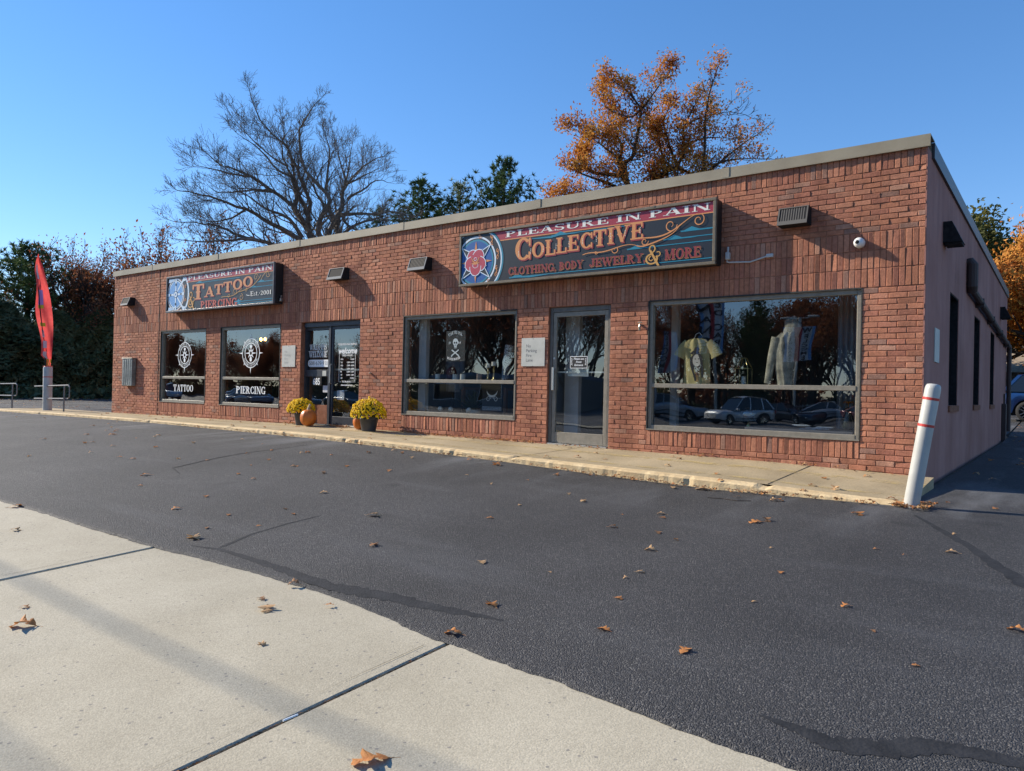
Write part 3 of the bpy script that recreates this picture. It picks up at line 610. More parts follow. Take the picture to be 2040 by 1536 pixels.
g('W', 1.16, dg(.36,0,.14,1,T_*.95)+dg(.36,0,.58,.9,.07)+dg(.80,0,.58,.95,T_*.95)+dg(.80,0,1.02,1,.07)+ft(.14,1-H_*.8)+ft(.58,1-H_*.8)+ft(1.02,1-H_*.8))
g('Y', .82, stem(.41,0,.5,0,1)+dg(.41,.42,.15,1,T_)+dg(.41,.42,.68,1,.075)+ft(.15,1-H_*.8)+ft(.68,1-H_*.8))
g('1', .46, stem(.25,top=0)+dg(.14,.78,.25,1,.1)); g('2', .62, ring(.30,.72,.25,.28,.13,H_,-30,170)+dg(.12,.05,.46,.62,.12)+rc(.06,.56,0,H_*1.2)+rc(.50,.56,0,.22))
g('3', .60, ring(.28,.74,.24,.26,.13,H_,-90,150)+ring(.28,.27,.27,.27,.13,H_,-150,90)); g('5', .60, rc(.12,.50,.9,1)+rc(.12,.19,.5,1)+ring(.27,.31,.27,.31,.14,H_,-150,120))
g('6', .64, ring(.32,.31,.27,.31,.14,H_)+ring(.46,.40,.41,.6,.14,H_,100,180)); g('8', .62, ring(.31,.75,.23,.25,.12,H_)+ring(.31,.27,.27,.27,.13,H_))
g('9', .64, ring(.32,.69,.27,.31,.14,H_)+ring(.18,.60,.41,.6,.14,H_,-80,0)); g('.', .26, ring(.13,.08,.08,.08,.08,.08)); g(',', .26, ring(.13,.08,.08,.08,.08,.08)+dg(.10,-.16,.17,.06,.06))
g('-', .34, ring(.17,.5,.09,.09,.09,.09)); g(' ', .34, []); g("'", .2, dg(.08,.7,.12,1,.08))
g('e', .52, ring(.25,.31,.21,.31,.11,.06,20,340)+rc(.06,.44,.29,.35)); g('s', .44, ring(.22,.46,.17,.16,.08,.06,30,270)+ring(.22,.16,.18,.16,.08,.06,-150,90))
g('t', .42, rc(.14,.26,.06,.85)+rc(.03,.38,.56,.63)+ring(.28,.12,.14,.12,.08,.06,180,330))
AMP = ring(.36,.79,.17,.21,.07,.06)+ring(.34,.27,.32,.29,.09,.08,75,395)+dg(.68,-.1,.26,.72,.12)+ring(.66,.50,.13,.14,.05,.05,-130,130)+ring(.31,.30,.13,.14,.06,.05,90,330)
g('&', .86, AMP)
def spurs(s):    # western bumps half way up the thick strokes
    out = []
    for p in s:
        if len(p) == 4 and abs((p[1][0]-p[0][0])-T_) < .03 and abs(p[2][1]-p[1][1]) > .5:
            x = (p[0][0]+p[1][0]+p[2][0]+p[3][0])/4; y = (p[0][1]+p[2][1])/2
            out += [[(x-T_*.85, y), (x, y-.13), (x+T_*.85, y), (x, y+.13)]]
    return out
class Art:      # flat artwork on a facade-parallel plane; every shape sits slightly proud of the one before
    def __init__(s, y, step=.00022): s.y = y; s.k = 0; s.b = MB(); s.step = step
    def poly(s, P, mi=0):
        s.k += 1; y = s.y-s.step*s.k
        A = sum(P[i][0]*P[(i+1) % len(P)][1]-P[(i+1) % len(P)][0]*P[i][1] for i in range(len(P)))
        P = P if A > 0 else P[::-1]; s.b.add([(p[0], y, p[1]) for p in P], [tuple(range(len(P)))], mi)
    def polys(s, Ps, mi=0):   # shapes that may overlap each other
        for P in Ps: s.poly(P, mi)
    def flat(s, Ps, mi=0):
        s.k += 1; y = s.y-s.step*s.k
        for P in Ps:
            A = sum(P[i][0]*P[(i+1) % len(P)][1]-P[(i+1) % len(P)][0]*P[i][1] for i in range(len(P)))
            P = P if A > 0 else P[::-1]; s.b.add([(p[0], y, p[1]) for p in P], [tuple(range(len(P)))], mi)
    def text(s, t, x0, x1, zf, hf, mi=0, spur=False, dx=0, dz=0, fat=0, tilt=0, case=None):
        ws = [G_[c][0]*(case[i] if case else 1) for i, c in enumerate(t)]; W_ = sum(ws)
        x = 0; base = s.k; most = 0
        for i, c in enumerate(t):
            u = (x+ws[i]/2)/W_; z0 = zf(u) if callable(zf) else zf; hh = hf(u) if callable(hf) else hf
            st = G_[c][1]+(spurs(G_[c][1]) if spur else [])
            kx = (x1-x0)/W_*(case[i] if case else 1); xs_ = x0+x/W_*(x1-x0); s.k = base+(i % 2)*.5; ph = -1
            for P in st:
                cx = sum(p[0] for p in P)/len(P); cy = sum(p[1] for p in P)/len(P)
                Q = [(p[0]+(fat if p[0] > cx else -fat), p[1]+(fat if p[1] > cy else -fat)) for p in P] if fat else P
                s.poly([(xs_+p[0]*kx+dx+tilt*p[1], z0+p[1]*hh+dz) for p in Q], mi)
            most = max(most, s.k-base); x += ws[i]
        s.k = base+most+1
    def line(s, pts, w, mi=0, taper=None):
        n = len(pts); A = []; B = []
        for i, p in enumerate(pts):
            q0, q1 = pts[max(0,i-1)], pts[min(n-1,i+1)]; dx, dy = q1[0]-q0[0], q1[1]-q0[1]; l = math.hypot(dx, dy) or 1; ww = w*(taper(i/(n-1)) if taper else 1)/2
            A.append((p[0]-dy/l*ww, p[1]+dx/l*ww)); B.append((p[0]+dy/l*ww, p[1]-dx/l*ww))
        s.flat([[A[i], B[i], B[i+1], A[i+1]] for i in range(n-1)], mi)
    def disc(s, cx, cz, rx, rz, mi=0, n=48, clip=None):
        P = [(cx+rx*math.cos(2*PI*i/n), cz+rz*math.sin(2*PI*i/n)) for i in range(n)]
        s.poly([clip(p) for p in P] if clip else P, mi)
    def build(s, name, mats, parent): return s.b.build(name, mats, parent)
def spiral(cx, cz, r0, r1, a0, a1, n=26): return [(cx+(r0+(r1-r0)*i/n)*math.cos(math.radians(a0+(a1-a0)*i/n)), cz+(r0+(r1-r0)*i/n)*math.sin(math.radians(a0+(a1-a0)*i/n))) for i in range(n+1)]
def bez(P, n=24):
    out = []
    for i in range(n+1):
        t = i/n; Q = list(P)
        while len(Q) > 1: Q = [(Q[k][0]*(1-t)+Q[k+1][0]*t, Q[k][1]*(1-t)+Q[k+1][1]*t) for k in range(len(Q)-1)]
        out.append(Q[0])
    return out
C_ = lambda n, c: col('sign_'+n, c, .35)
BK, RD, CR_, OR, DR, TL, BL_, WH, PU = C_('black',(.012,.016,.022)), C_('crimson',(.32,.03,.05)), C_('cream',(.74,.72,.66)), C_('orange',(.62,.26,.09)), C_('dark_red',(.26,.035,.035)), C_('teal',(.015,.20,.30)), C_('blue',(.012,.09,.30)), C_('pale',(.62,.72,.80)), C_('gold',(.55,.30,.08))
ROSE = C_('rose',(.42,.05,.08)); LB = C_('light_blue',(.15,.33,.62))
MATS = [BK, RD, CR_, OR, DR, TL, BL_, WH, PU, ROSE, LB, C_('orange_red',(.50,.10,.05))]
iBK, iRD, iCR, iOR, iDR, iTL, iBL, iWH, iPU, iRO, iLB = range(11)
def sign_box(name, label, x0, x1, z0, z1, frame_m, dpt=.25):
    t = thing(name, label, 'shop sign', (x0, -.02, z0)); f = MB(); yb, yf = -.012, -dpt
    f.box(x0+.012, x1-.012, yf+.035, yb, z0+.012, z1-.012); cab = f.build('cabinet', col('sign_cabinet', (.012,.012,.013), .5), None)
    f = MB(); w = .042
    f.box(x0, x1, yf, yf+.05, z1-w, z1, bev=.006); f.box(x0, x1, yf, yf+.05, z0, z0+w, bev=.006); f.box(x0, x0+w, yf, yf+.05, z0+w, z1-w, bev=.006); f.box(x1-w, x1, yf, yf+.05, z0+w, z1-w, bev=.006)
    for i in range(1, 5): X = x0+(x1-x0)*i/5; f.box(X-.012, X+.012, yf-.004, yf+.0, z1-.02, z1+.004)
    fr = f.build('frame', frame_m, None)
    return t, cab, fr, yf+.028
def finish(t, objs):
    for o in objs:
        if o.parent is None: o.parent = t; o.data.transform(Matrix.Translation(-t.location))
# ---- big right-hand sign
x0, x1, z0, z1 = -8.15, -3.685, 2.72, 3.605
t, cab, fr, yf = sign_box('shop_sign', 'long wide sign lettered COLLECTIVE CLOTHING, BODY JEWELRY & MORE with red rose emblem', x0, x1, z0, z1, noisy('bronze_frame', (.13,.105,.07), (.17,.14,.10), 10, .4, .1))
A0 = Art(yf); A0.poly([(x0+.03,z0+.03),(x1-.03,z0+.03),(x1-.03,z1-.03),(x0+.03,z1-.03)], iBK); face = A0.build('sign_face', MATS, None)
XL, XR_, ZB, ZT_ = x0+.044, x1-.044, z0+.044, z1-.044
def clipb(p): return (max(XL, min(XR_, p[0])), max(ZB, min(ZT_, p[1])))
A = Art(yf-.0015)
A.poly([(-7.62, ZT_), (-7.335, 3.42), (XR_, 3.42), (XR_, ZT_)], iRD); A.line([(-7.33,3.415),(XR_,3.415)], .014, iOR)
for q in ([(-4.19,3.213),(XR_,3.213)], [(-4.44,3.124),(XR_,3.124)], [(-5.0,3.047),(XR_,3.047)], [(-7.1,2.80),(XR_,2.815)], [(-6.3,3.385),(-5.0,3.385)]):
    A.line(q, .012, iTL); x_, z_ = q[0]; A.flat([[(x_,z_-.012),(x_+.5,z_-.012),(x_+.28,z_+.004),(x_+.16,z_+.05)]], iTL)
A.flat([[(-7.1,2.80),(-6.3,2.80),(-6.7,2.775)]], iTL); A.flat([[(-6.9,3.38),(-6.1,3.38),(-6.3,3.35)]], iTL)
cx, cz = -7.80, 3.11; kx = 1.0
def rg(r, w, mi, kz=1.0):
    for P in ring(cx, cz, r, r*kz, w, w, 0, 360, 72):
        Q = [clipb(p) for p in P]
        if abs(sum(Q[i][0]*Q[(i+1)%4][1]-Q[(i+1)%4][0]*Q[i][1] for i in range(4))) > 1e-6: A.poly(Q, mi)
    
A.step = 0.00002
def dsk(r, mi): A.poly([clipb((cx+r*math.cos(2*PI*i/60), cz+r*math.sin(2*PI*i/60))) for i in range(60)], mi)
for r, mi in ((.59, iBK), (.575, iTL), (.545, iWH), (.522, iBK), (.425, iWH), (.395, iBK), (.375, iTL), (.345, iBL)):
    A.k += 10; dsk(r, mi)
A.step = .00022; A.k = 12
# scrolls between the rings
for a0 in (-55, -22, 12, 45, 80):
    a = math.radians(a0); px, pz = cx+.475*math.cos(a), cz+.475*math.sin(a)
    for sg in (1, -1):
        P = spiral(px+sg*.0, pz+.052*sg, .034, .006, 90*sg+a0, 90*sg+a0+sg*430, 20); P = [p for p in P if XL < p[0] < XR_ and ZB+.01 < p[1] < ZT_-.01]
        if len(P) > 3: A.line(P, .012, iOR, lambda t: 1-.5*t)
    A.line([(px-.03, pz-.05), (px+.012, pz), (px-.012, pz+.05)], .014, iOR)
for k in range(8):   # orange points, black star points edged in white
    a = PI/2+k*PI/4; r1 = .345 if k % 2 == 0 else .31
    A.poly([clipb((cx+.16*math.cos(a+.22), cz+.16*math.sin(a+.22))), clipb((cx+.16*math.cos(a-.22), cz+.16*math.sin(a-.22))), clipb((cx+r1*math.cos(a), cz+r1*math.sin(a)))], iOR)
for a in (math.radians(40), math.radians(140), math.radians(-42), math.radians(-138)):
    tip = clipb((cx+.40*math.cos(a), cz+.40*math.sin(a))); l = clipb((cx+.17*math.cos(a+.42), cz+.17*math.sin(a+.42))); r = clipb((cx+.17*math.cos(a-.42), cz+.17*math.sin(a-.42)))
    A.poly([l, r, tip], iBK); A.line([l, tip], .014, iWH); A.line([tip, r], .014, iWH)
def petal(ax, rad, wd_, mi, off=0):
    a = math.radians(ax); P = []
    for i in range(21):
        u = i/20*PI; rr_ = rad*(.30+.70*math.sin(u)**.75); w_ = math.cos(u)*wd_
        P.append((cx+rr_*math.cos(a)-w_*math.sin(a)*(1 if True else 0), cz+rr_*math.sin(a)+w_*math.cos(a)))
    P.insert(10, (cx+(rad*1.09)*math.cos(a), cz+(rad*1.09)*math.sin(a))); P = P[:10]+P[10:]
    A.poly(P, mi)
for ax in (125, 55, 195, -20, -90):
    petal(ax, .232, .125, iWH); petal(ax, .218, .113, iRO)
A.disc(cx, cz, .085, .075, iDR); A.disc(cx, cz-.055, .06, .045, iWH); A.disc(cx, cz-.055, .052, .038, iRO)
A.disc(cx, cz+.05, .035, .028, iWH); A.disc(cx, cz+.05, .028, .02, iRO)
A.line([(cx-.085,cz+.075),(cx-.05,cz+.015),(cx-.01,cz-.005)], .022, iOR, lambda t: .5+t*.5); A.line([(cx+.085,cz+.075),(cx+.05,cz+.015),(cx+.01,cz-.005)], .022, iOR, lambda t: .5+t*.5)
A.poly([(cx-.10,cz-.02),(cx,cz-.045),(cx+.10,cz-.015),(cx,cz-.005)], iOR)
art = A.build('emblem', MATS, None); art['label'] = 'red rose over blue ring emblem'
A = Art(yf-.005, .00002)
A.k=0; A.text('PLEASURE IN PAIN', -7.20, -3.765, 3.452, .096, iCR)
def lz(u): return 3.052+.13*u
case = [1.45]+[1]*9
for (dx, dz, mi, ft_) in ((.016, -.018, iDR, .02), (0, 0, iOR, .006)):
    A.text('COLLECTIVE', -7.01, -4.74, lambda u: lz(u), lambda u: .235 if u > .12 else .345, mi, True, dx, dz, ft_, case=case)
for i in range(10):
    X = -6.95+i*.236; 
    for k in range(4): A.disc(X+.03, 3.13+.13*i/9+.024*k, .0065, .0065, iCR, 8)
for (dx, dz, mi, ft_) in ((.009, -.008, iOR, .012), (0, 0, iDR, .004)):
    A.text('CLOTHING,', -7.12, -6.20, 2.845, .118, mi, True, dx, dz, ft_); A.text('BODY', -6.15, -5.72, 2.847, .118, mi, True, dx, dz, ft_)
    A.text('JEWELRY,', -5.61, -4.70, 2.848, .118, mi, True, dx, dz, ft_); A.text('MORE', -4.42, -3.89, 2.845, .14, mi, True, dx, dz, ft_)
A.text('&', -4.71, -4.45, 2.80, .27, iPU)
for P, w in ((bez([(-5.73,3.035),(-5.5,3.10),(-5.45,2.98),(-5.26,3.05),(-5.1,3.13),(-4.95,3.135),(-4.84,3.08)]), .016), (bez([(-4.84,3.08),(-4.7,3.02),(-4.62,3.14),(-4.3,3.1),(-4.2,3.30)]), .02), (bez([(-4.75,3.18),(-4.5,3.16),(-4.3,3.14),(-4.15,3.38),(-3.95,3.42)]), .02),
             (spiral(-4.33,3.31,.095,.02,0,-430), .015), (spiral(-3.93,3.335,.085,.02,60,-380), .015), (spiral(-5.18,3.06,.06,.012,180,560), .013), (spiral(-4.72,3.13,.06,.012,0,-400), .013), (spiral(-5.5,3.05,.03,.008,0,-330), .011)):
    A.line(P, w, iOR, lambda t: .5+.5*math.sin(PI*min(1,t+.15)))
let = A.build('lettering', MATS, None)
f = MB(); f.box(-3.62,-3.565,-.075,-.012,2.80,2.90,bev=.008); f.tube([(-3.59,-.045,2.90),(-3.59,-.045,2.97)], .014, 8); f.tube([(-3.60,-.045,2.80),(-3.60,-.045,2.77),(-3.57,-.03,2.765),(-3.3,-.02,2.75),(-3.06,-.02,2.81)], .011, 8); f.box(-3.09,-3.0,-.05,-.012,2.785,2.83,bev=.006)
sw = f.build('conduit_switch', col('conduit_grey', (.45,.45,.44), .5), None)
finish(t, [cab, fr, face, art, let, sw])
# ---- left sign
x0, x1, z0, z1 = -17.72, -13.31, 2.72, 3.605
t, cab, fr, yf = sign_box('shop_sign', 'shorter looking left sign lettered TATTOO & PIERCING Est. 2001 with blue wheel emblem', x0, x1, z0, z1, noisy('steel_frame', (.07,.07,.08), (.11,.11,.12), 10, .4, .1))
A0 = Art(yf); A0.poly([(x0+.03,z0+.03),(x1-.03,z0+.03),(x1-.03,z1-.03),(x0+.03,z1-.03)], iBK); face = A0.build('sign_face', MATS, None)
XL, XR_, ZB, ZT_ = x0+.044, x1-.044, z0+.044, z1-.044
A = Art(yf-.0015)
A.poly([(-16.86, ZT_), (-16.80, 3.425), (XR_, 3.425), (XR_, ZT_)], iRD); A.line([(-16.82,3.418),(XR_,3.418)], .014, iOR)
for q in ([(-13.95,3.22),(XR_,3.22)], [(-14.25,3.12),(XR_,3.12)], [(-14.8,2.84),(XR_,2.84)], [(-14.8,2.79),(XR_,2.79)], [(-16.4,3.37),(-14.6,3.37)]):
    A.line(q, .013, iTL); x_, z_ = q[0]; A.flat([[(x_,z_-.01),(x_+.5,z_-.01),(x_+.28,z_+.004),(x_+.16,z_+.05)]], iTL)
cx, cz = -17.30, 3.155; A.step = .00002
A.poly([clipb((cx+.60*math.cos(2*PI*i/60), cz+.60*math.sin(2*PI*i/60))) for i in range(60)], iWH); A.k += 10
A.poly([clipb((cx+.545*math.cos(2*PI*i/60), cz+.545*math.sin(2*PI*i/60))) for i in range(60)], iBK); A.k += 10
for r, mi in ((.40, iOR), (.385, iWH), (.36, iBK), (.335, iWH), (.315, iLB)): dsk(r, mi); A.k += 10
A.step = .00022; A.k = 12
for ang in (45, -45): 
    a = math.radians(ang); A.line([clipb((cx+.10*math.cos(a), cz+.10*math.sin(a))), clipb((cx+.55*math.cos(a), cz+.55*math.sin(a)))], .05, iWH, lambda t: .7+.6*t)
    A.poly([clipb((cx+.60*math.cos(a+o_), cz+.60*math.sin(a+o_)))if i!=1 else clipb((cx+.42*math.cos(a), cz+.42*math.sin(a))) for i, o_ in enumerate((.22,0,-.22))], iWH)
for ang in (0, 90, 180, 270):
    a = math.radians(ang); A.line([clipb((cx+.08*math.cos(a), cz+.08*math.sin(a))), clipb((cx+.21*math.cos(a), cz+.21*math.sin(a)))], .06, iWH, lambda t: 1-.5*t)
    A.line([clipb((cx+.21*math.cos(a), cz+.21*math.sin(a))), clipb((cx+.27*math.cos(a), cz+.27*math.sin(a)))], .05, iBK); A.line([clipb((cx+.27*math.cos(a), cz+.27*math.sin(a))), clipb((cx+.385*math.cos(a), cz+.385*math.sin(a)))], .07, iWH)
A.disc(cx, cz, .085, .085, iBK, 24); A.disc(cx, cz, .07, .07, iWH, 24); A.disc(cx, cz, .025, .025, iBL, 16)
for (px, pz) in ((-17.55,3.50),(-17.55,2.81)):
    A.poly([(px-.1,pz-.045),(px+.19,pz-.03),(px+.19,pz+.035),(px-.06,pz+.04)], iWH)
    for k in range(6): A.line([(px-.05+k*.035,pz-.025),(px-.045+k*.035,pz+.025)], .012, iLB)
for a0 in (-60,-20,20,60):
    a = math.radians(a0); px, pz = cx+.475*math.cos(a), cz+.475*math.sin(a)
    A.line([p for p in spiral(px, pz, .045, .008, a0, a0+420, 20)], .014, iOR)
art = A.build('emblem', MATS, None); art['label'] = 'blue ship wheel emblem with white spokes'
A = Art(yf-.005, .00002)
A.text('PLEASURE IN PAIN', -16.76, -13.40, 3.452, .098, iCR)
for (dx, dz, mi, ft_) in ((.014, -.016, iDR, .02), (0, 0, iOR, .006)):
    A.text('TATTOO', -16.56, -14.09, lambda u: 2.985+.20*max(0,u-.12), lambda u: .35 if u < .2 else .225, mi, True, dx, dz, ft_, case=[1.5]+[1]*5)
for (dx, dz, mi, ft_) in ((.009, -.008, iDR, .012), (0, 0, 11, .004)): A.text('PIERCING', -16.18, -14.68, 2.755, .175, mi, True, dx, dz, ft_)
A.text('&', -16.75, -16.40, 2.80, .38, iPU); A.text('Est.', -14.18, -13.86, 2.93, .10, iCR); A.text('-2001', -13.86, -13.41, 2.93, .092, iCR)
A.line(bez([(-14.32,2.97),(-14.26,2.94),(-14.2,2.95)]), .014, iCR)
for P, w in ((bez([(-15.3,2.97),(-15.1,3.0),(-14.95,2.92),(-14.7,3.0),(-14.5,3.12)]), .012), (spiral(-14.75,3.05,.09,.02,200,-200), .011), (bez([(-14.6,3.05),(-14.2,3.1),(-14.0,3.15),(-13.8,3.36)]), .012), (spiral(-13.98,3.33,.08,.02,0,430), .010), (spiral(-13.55,3.37,.08,.02,0,-430), .010), (spiral(-14.52,2.93,.08,.02,90,-330), .011), (spiral(-15.0,3.0,.05,.01,180,540), .010), (bez([(-13.8,3.25),(-13.7,3.40),(-13.5,3.46)]), .011), (spiral(-14.33,3.09,.05,.01,180,560), .010)):
    A.line(P, w, iPU)
let = A.build('lettering', MATS, None)
f = MB(); f.box(-13.30,-13.25,-.12,-.06,2.78,2.85,bev=.006); f.box(-13.29,-13.26,-.10,-.07,2.86,2.91); sw = f.build('switch', 'alu', None)
finish(t, [cab, fr, face, art, let, sw])

# built-in sans text as thin mesh, standing on a facade-parallel plane (or any matrix)
def sans(txt, x, y, z, size, m, name='lettering', parent=None, align='LEFT', world=None, mirror=False, sx=1.0, off=0, shear=0, sp=1.0, ls=1.0):
    cu = D.curves.new('t', 'FONT'); cu.body = txt; cu.size = size; cu.align_x = align; cu.resolution_u = 3; cu.offset = off; cu.shear = shear; cu.space_character = sp; cu.space_line = ls
    o = D.objects.new('t', cu); COL.objects.link(o); dg_ = bpy.context.evaluated_depsgraph_get(); me = D.meshes.new_from_object(o.evaluated_get(dg_)); D.objects.remove(o)
    me.name = name; me.materials.clear(); me.materials.append(MM[m] if isinstance(m, str) else m)
    me.transform(Matrix.Diagonal((sx*(-1 if mirror else 1), 1, 1, 1)))
    me.transform(world if world is not None else Matrix.Translation((x, y, z)) @ Matrix.Rotation(PI/2, 4, 'X'))
    q = D.objects.new(name, me); COL.objects.link(q)
    if parent is not None: q.parent = parent; me.transform(Matrix.Translation(-parent.location))
    return q
# no parking plates
for (px, label) in ((-6.98, 'white No Parking Fire Lane plate left of the grey glass door'), (-13.30, 'faded white No Parking Fire Lane plate left of the dark entrance')):
    t = thing('notice_plate', label, 'sign', (px, -.006, 1.39)); f = MB(); f.box(px, px+.455, -.012, -.007, 1.395, 1.845, bev=.002); o = f.build('plate', 'plate'); finish(t, [o])
    faded = px < -10
    lm = col('faded_letter', (.30,.30,.28), .7) if faded else 'letter'
    for i, w_ in enumerate(('No', 'Parking', 'Fire', 'Lane')): sans(w_, px+.09, -.0125, 1.695-i*.075, .072, lm, 'lettering', t, off=.0008)
    for zz_ in (1.835, 1.405):
        f = MB(); f.tube([(px+.2275,-.016,zz_-.004),(px+.2275,-.011,zz_-.004)], .006, 8); o = f.build('screw', col('screw', (.2,.2,.2), .4)); finish(t, [o])
# window lettering (children of the building's windows)
def on_glass(A, name, parent, mi_mats=('white',)):
    o = A.b.build(name, list(mi_mats)); o.data.transform(Matrix.Translation(BL)); o.parent = parent; return o
gy = .075-.0025
def medallion(cx, cz, R, parent):
    A = Art(gy, .000015); 
    for P in ring(cx, cz, R*.88, R*.88, R*.05, R*.05, 0, 360, 40): A.poly(P)
    for P in ring(cx, cz, R*.62, R*.62, R*.05, R*.05, 0, 360, 36): A.poly(P)
    for k in range(8):
        a = PI/2+k*PI/4; r1 = R*1.22 if k % 2 == 0 else R*1.02
        A.poly([(cx+R*.86*math.cos(a+.06), cz+R*.86*math.sin(a+.06)), (cx+R*.86*math.cos(a-.06), cz+R*.86*math.sin(a-.06)), (cx+r1*math.cos(a), cz+r1*math.sin(a))])
        r2 = R*.60 if k % 2 == 0 else R*.42
        A.poly([(cx+R*.12*math.cos(a+.5), cz+R*.12*math.sin(a+.5)), (cx+R*.12*math.cos(a-.5), cz+R*.12*math.sin(a-.5)), (cx+r2*math.cos(a), cz+r2*math.sin(a))])
    for P in ring(cx, cz, R*.17, R*.17, R*.06, R*.06): A.poly(P)
    A.disc(cx, cz-R*.36, R*.12, R*.14); A.disc(cx, cz+R*.40, R*.12, R*.10)
    for (txt, a0, a1, fl) in (('PLEASURE IN PAIN', 155, 25, 1), ('CUSTOM TATTOOING', 205, 335, -1)):
        n = len(txt)
        for i, c in enumerate(txt):
            a = math.radians(a0+(a1-a0)*(i+.5)/n); r = R*.665 if fl > 0 else R*.80; hh = R*.135; 
            ux, uz = (math.sin(a), -math.cos(a)) if fl > 0 else (-math.sin(a), math.cos(a)); vx, vz = (math.cos(a), math.sin(a)) if fl > 0 else (-math.cos(a), -math.sin(a))
            for P in G_[c][1]: A.poly([(cx+r*math.cos(a)+((p[0]-G_[c][0]/2)*ux+p[1]*vx)*hh, cz+r*math.sin(a)+((p[0]-G_[c][0]/2)*uz+p[1]*vz)*hh) for p in P])
    return on_glass(A, 'medallion_decal', parent)
medallion(-17.36, 1.70, .36, w1); medallion(-14.56, 1.71, .38, w2)
A = Art(gy, .000015); A.text('TATTOO', -17.87, -16.93, .80, .165, case=[1.25]+[1]*5); on_glass(A, 'window_lettering', w1)
A = Art(gy, .000015); A.text('PIERCING', -15.12, -13.98, .80, .165, case=[1.25]+[1]*7); on_glass(A, 'window_lettering', w2)
def sans_on(txt, x, z, size, parent, y=gy, m='white', **kw):
    o = sans(txt, x, y, z, size, m, 'window_lettering', None, **kw); o.data.transform(Matrix.Translation(BL)); o.parent = parent; return o
A = Art(.16-.003, .000015); A.text('WALK-INS', -12.59, -12.03, 1.755, .11); A.text('WELCOME', -12.60, -12.02, 1.60, .11); A.line([(-12.62,1.725),(-12.0,1.725)], .010); A.disc(-12.31,1.725,.018,.018)
on_glass(A, 'window_lettering', ent)
A = Art(.16-.003, .000015)
P = [(-12.56+.075*math.cos(math.radians(a)), 1.475+.075*math.sin(math.radians(a))) for a in range(90, 271, 20)]+[(-11.99+.075*math.cos(math.radians(a)), 1.475+.075*math.sin(math.radians(a))) for a in range(-90, 91, 20)]
A.poly(P, 0); A.k += 6; A.text('508-639-9311', -12.60, -11.95, 1.437, .08, 1); on_glass(A, 'phone_number_decal', ent, ('white', 'navy'))
A = Art(.16-.054, .0001)
A.poly([(-12.42,1.02),(-12.12,1.02),(-12.12,1.20),(-12.42,1.20)], 1); on_glass(A, 'number_backing', ent, ('white', 'black'))
sans_on('685', -12.27, 1.035, .19, ent, y=.16-.058, align='CENTER', sx=.8, off=.004)
f = MB(); f.box(-12.09,-11.97,.103,.106,1.215,1.32); bpart(f, 'sticker', 'plate', ent); f = MB(); f.box(-12.12,-11.93,.150,.154,.88,1.02); bpart(f, 'notice', col('paper', (.5,.5,.52), .6), ent)
dyy = .16-.07+.02-.003; cx = -11.34
sans_on('PLEASURE IN PAIN TATTOO', cx, 1.83, .052, door1, y=dyy, align='CENTER', off=.001, sx=.85)
A = Art(dyy, .00003)
o = sans_on('welcome', cx, 1.665, .16, door1, y=dyy, align='CENTER', off=.004, shear=.3, sx=.95)
A.line([(-11.53,1.68),(-11.58,1.68),(-11.58,1.10),(-11.51,1.10)], .008); on_glass(A, 'hours_border', door1); A = Art(dyy, .00003); A.line([(-11.15,1.68),(-11.10,1.68),(-11.10,1.10),(-11.17,1.10)], .008); on_glass(A, 'hours_border', door1)
sans_on('OPEN HOURS', cx, 1.61, .05, door1, y=dyy, align='CENTER', off=.001)
for i, (d_, h1) in enumerate((('MON', '          CLOSED'), ('TUE', '12:00PM - 8:00PM'), ('WED', '12:00PM - 8:00PM'), ('THU', '12:00PM - 8:00PM'), ('FRI', '12:00PM - 7:00PM'), ('SAT', '10:00AM - 7:00PM'), ('SUN', '          CLOSED'))):
    sans_on(d_, -11.54, 1.535-.062*i, .042, door1, y=dyy, off=.0008, sx=.8); sans_on(h1.strip(), -11.13, 1.535-.062*i, .042, door1, y=dyy, align='RIGHT', off=.0008, sx=.72)
sans_on('TEL 508-639-9311', cx, 1.09, .045, door1, y=dyy, align='CENTER', off=.001, sx=.85); sans_on('pleasureinpaintattoo.com', cx, 1.025, .042, door1, y=dyy, align='CENTER', off=.001, sx=.8)
f = MB(); f.box(-11.66,-11.44,.135,.139,.74,.93); bpart(f, 'notice', 'paper' if 'paper' in MM else 'plate', door1)
# notice on the right door
gyd = .10-.05+.02
A = Art(gyd-.003, .0002); x_, z_ = -6.10, 1.365
A.poly([(x_,z_),(x_+.31,z_),(x_+.31,z_+.185),(x_,z_+.185)], 0); A.poly([(x_+.008,z_+.008),(x_+.302,z_+.008),(x_+.302,z_+.177),(x_+.008,z_+.177)], 1)
for s_ in (-1, 1):
    for k in range(5):
        a = math.radians(-60+k*30); A.line([(x_+.155+s_*.105+s_*.012*math.cos(a), z_+.05+k*.022), (x_+.155+s_*.135, z_+.065+k*.022)], .008, 0)
on_glass(A, 'entrance_notice', door2, ('white', 'dark'))
for i, w_ in enumerate(('Please use', 'Front', 'Entrance')): sans_on(w_, x_+.155, z_+.132-.048*i, .044, door2, y=gyd-.0055, align='CENTER', off=.0008, shear=.2)

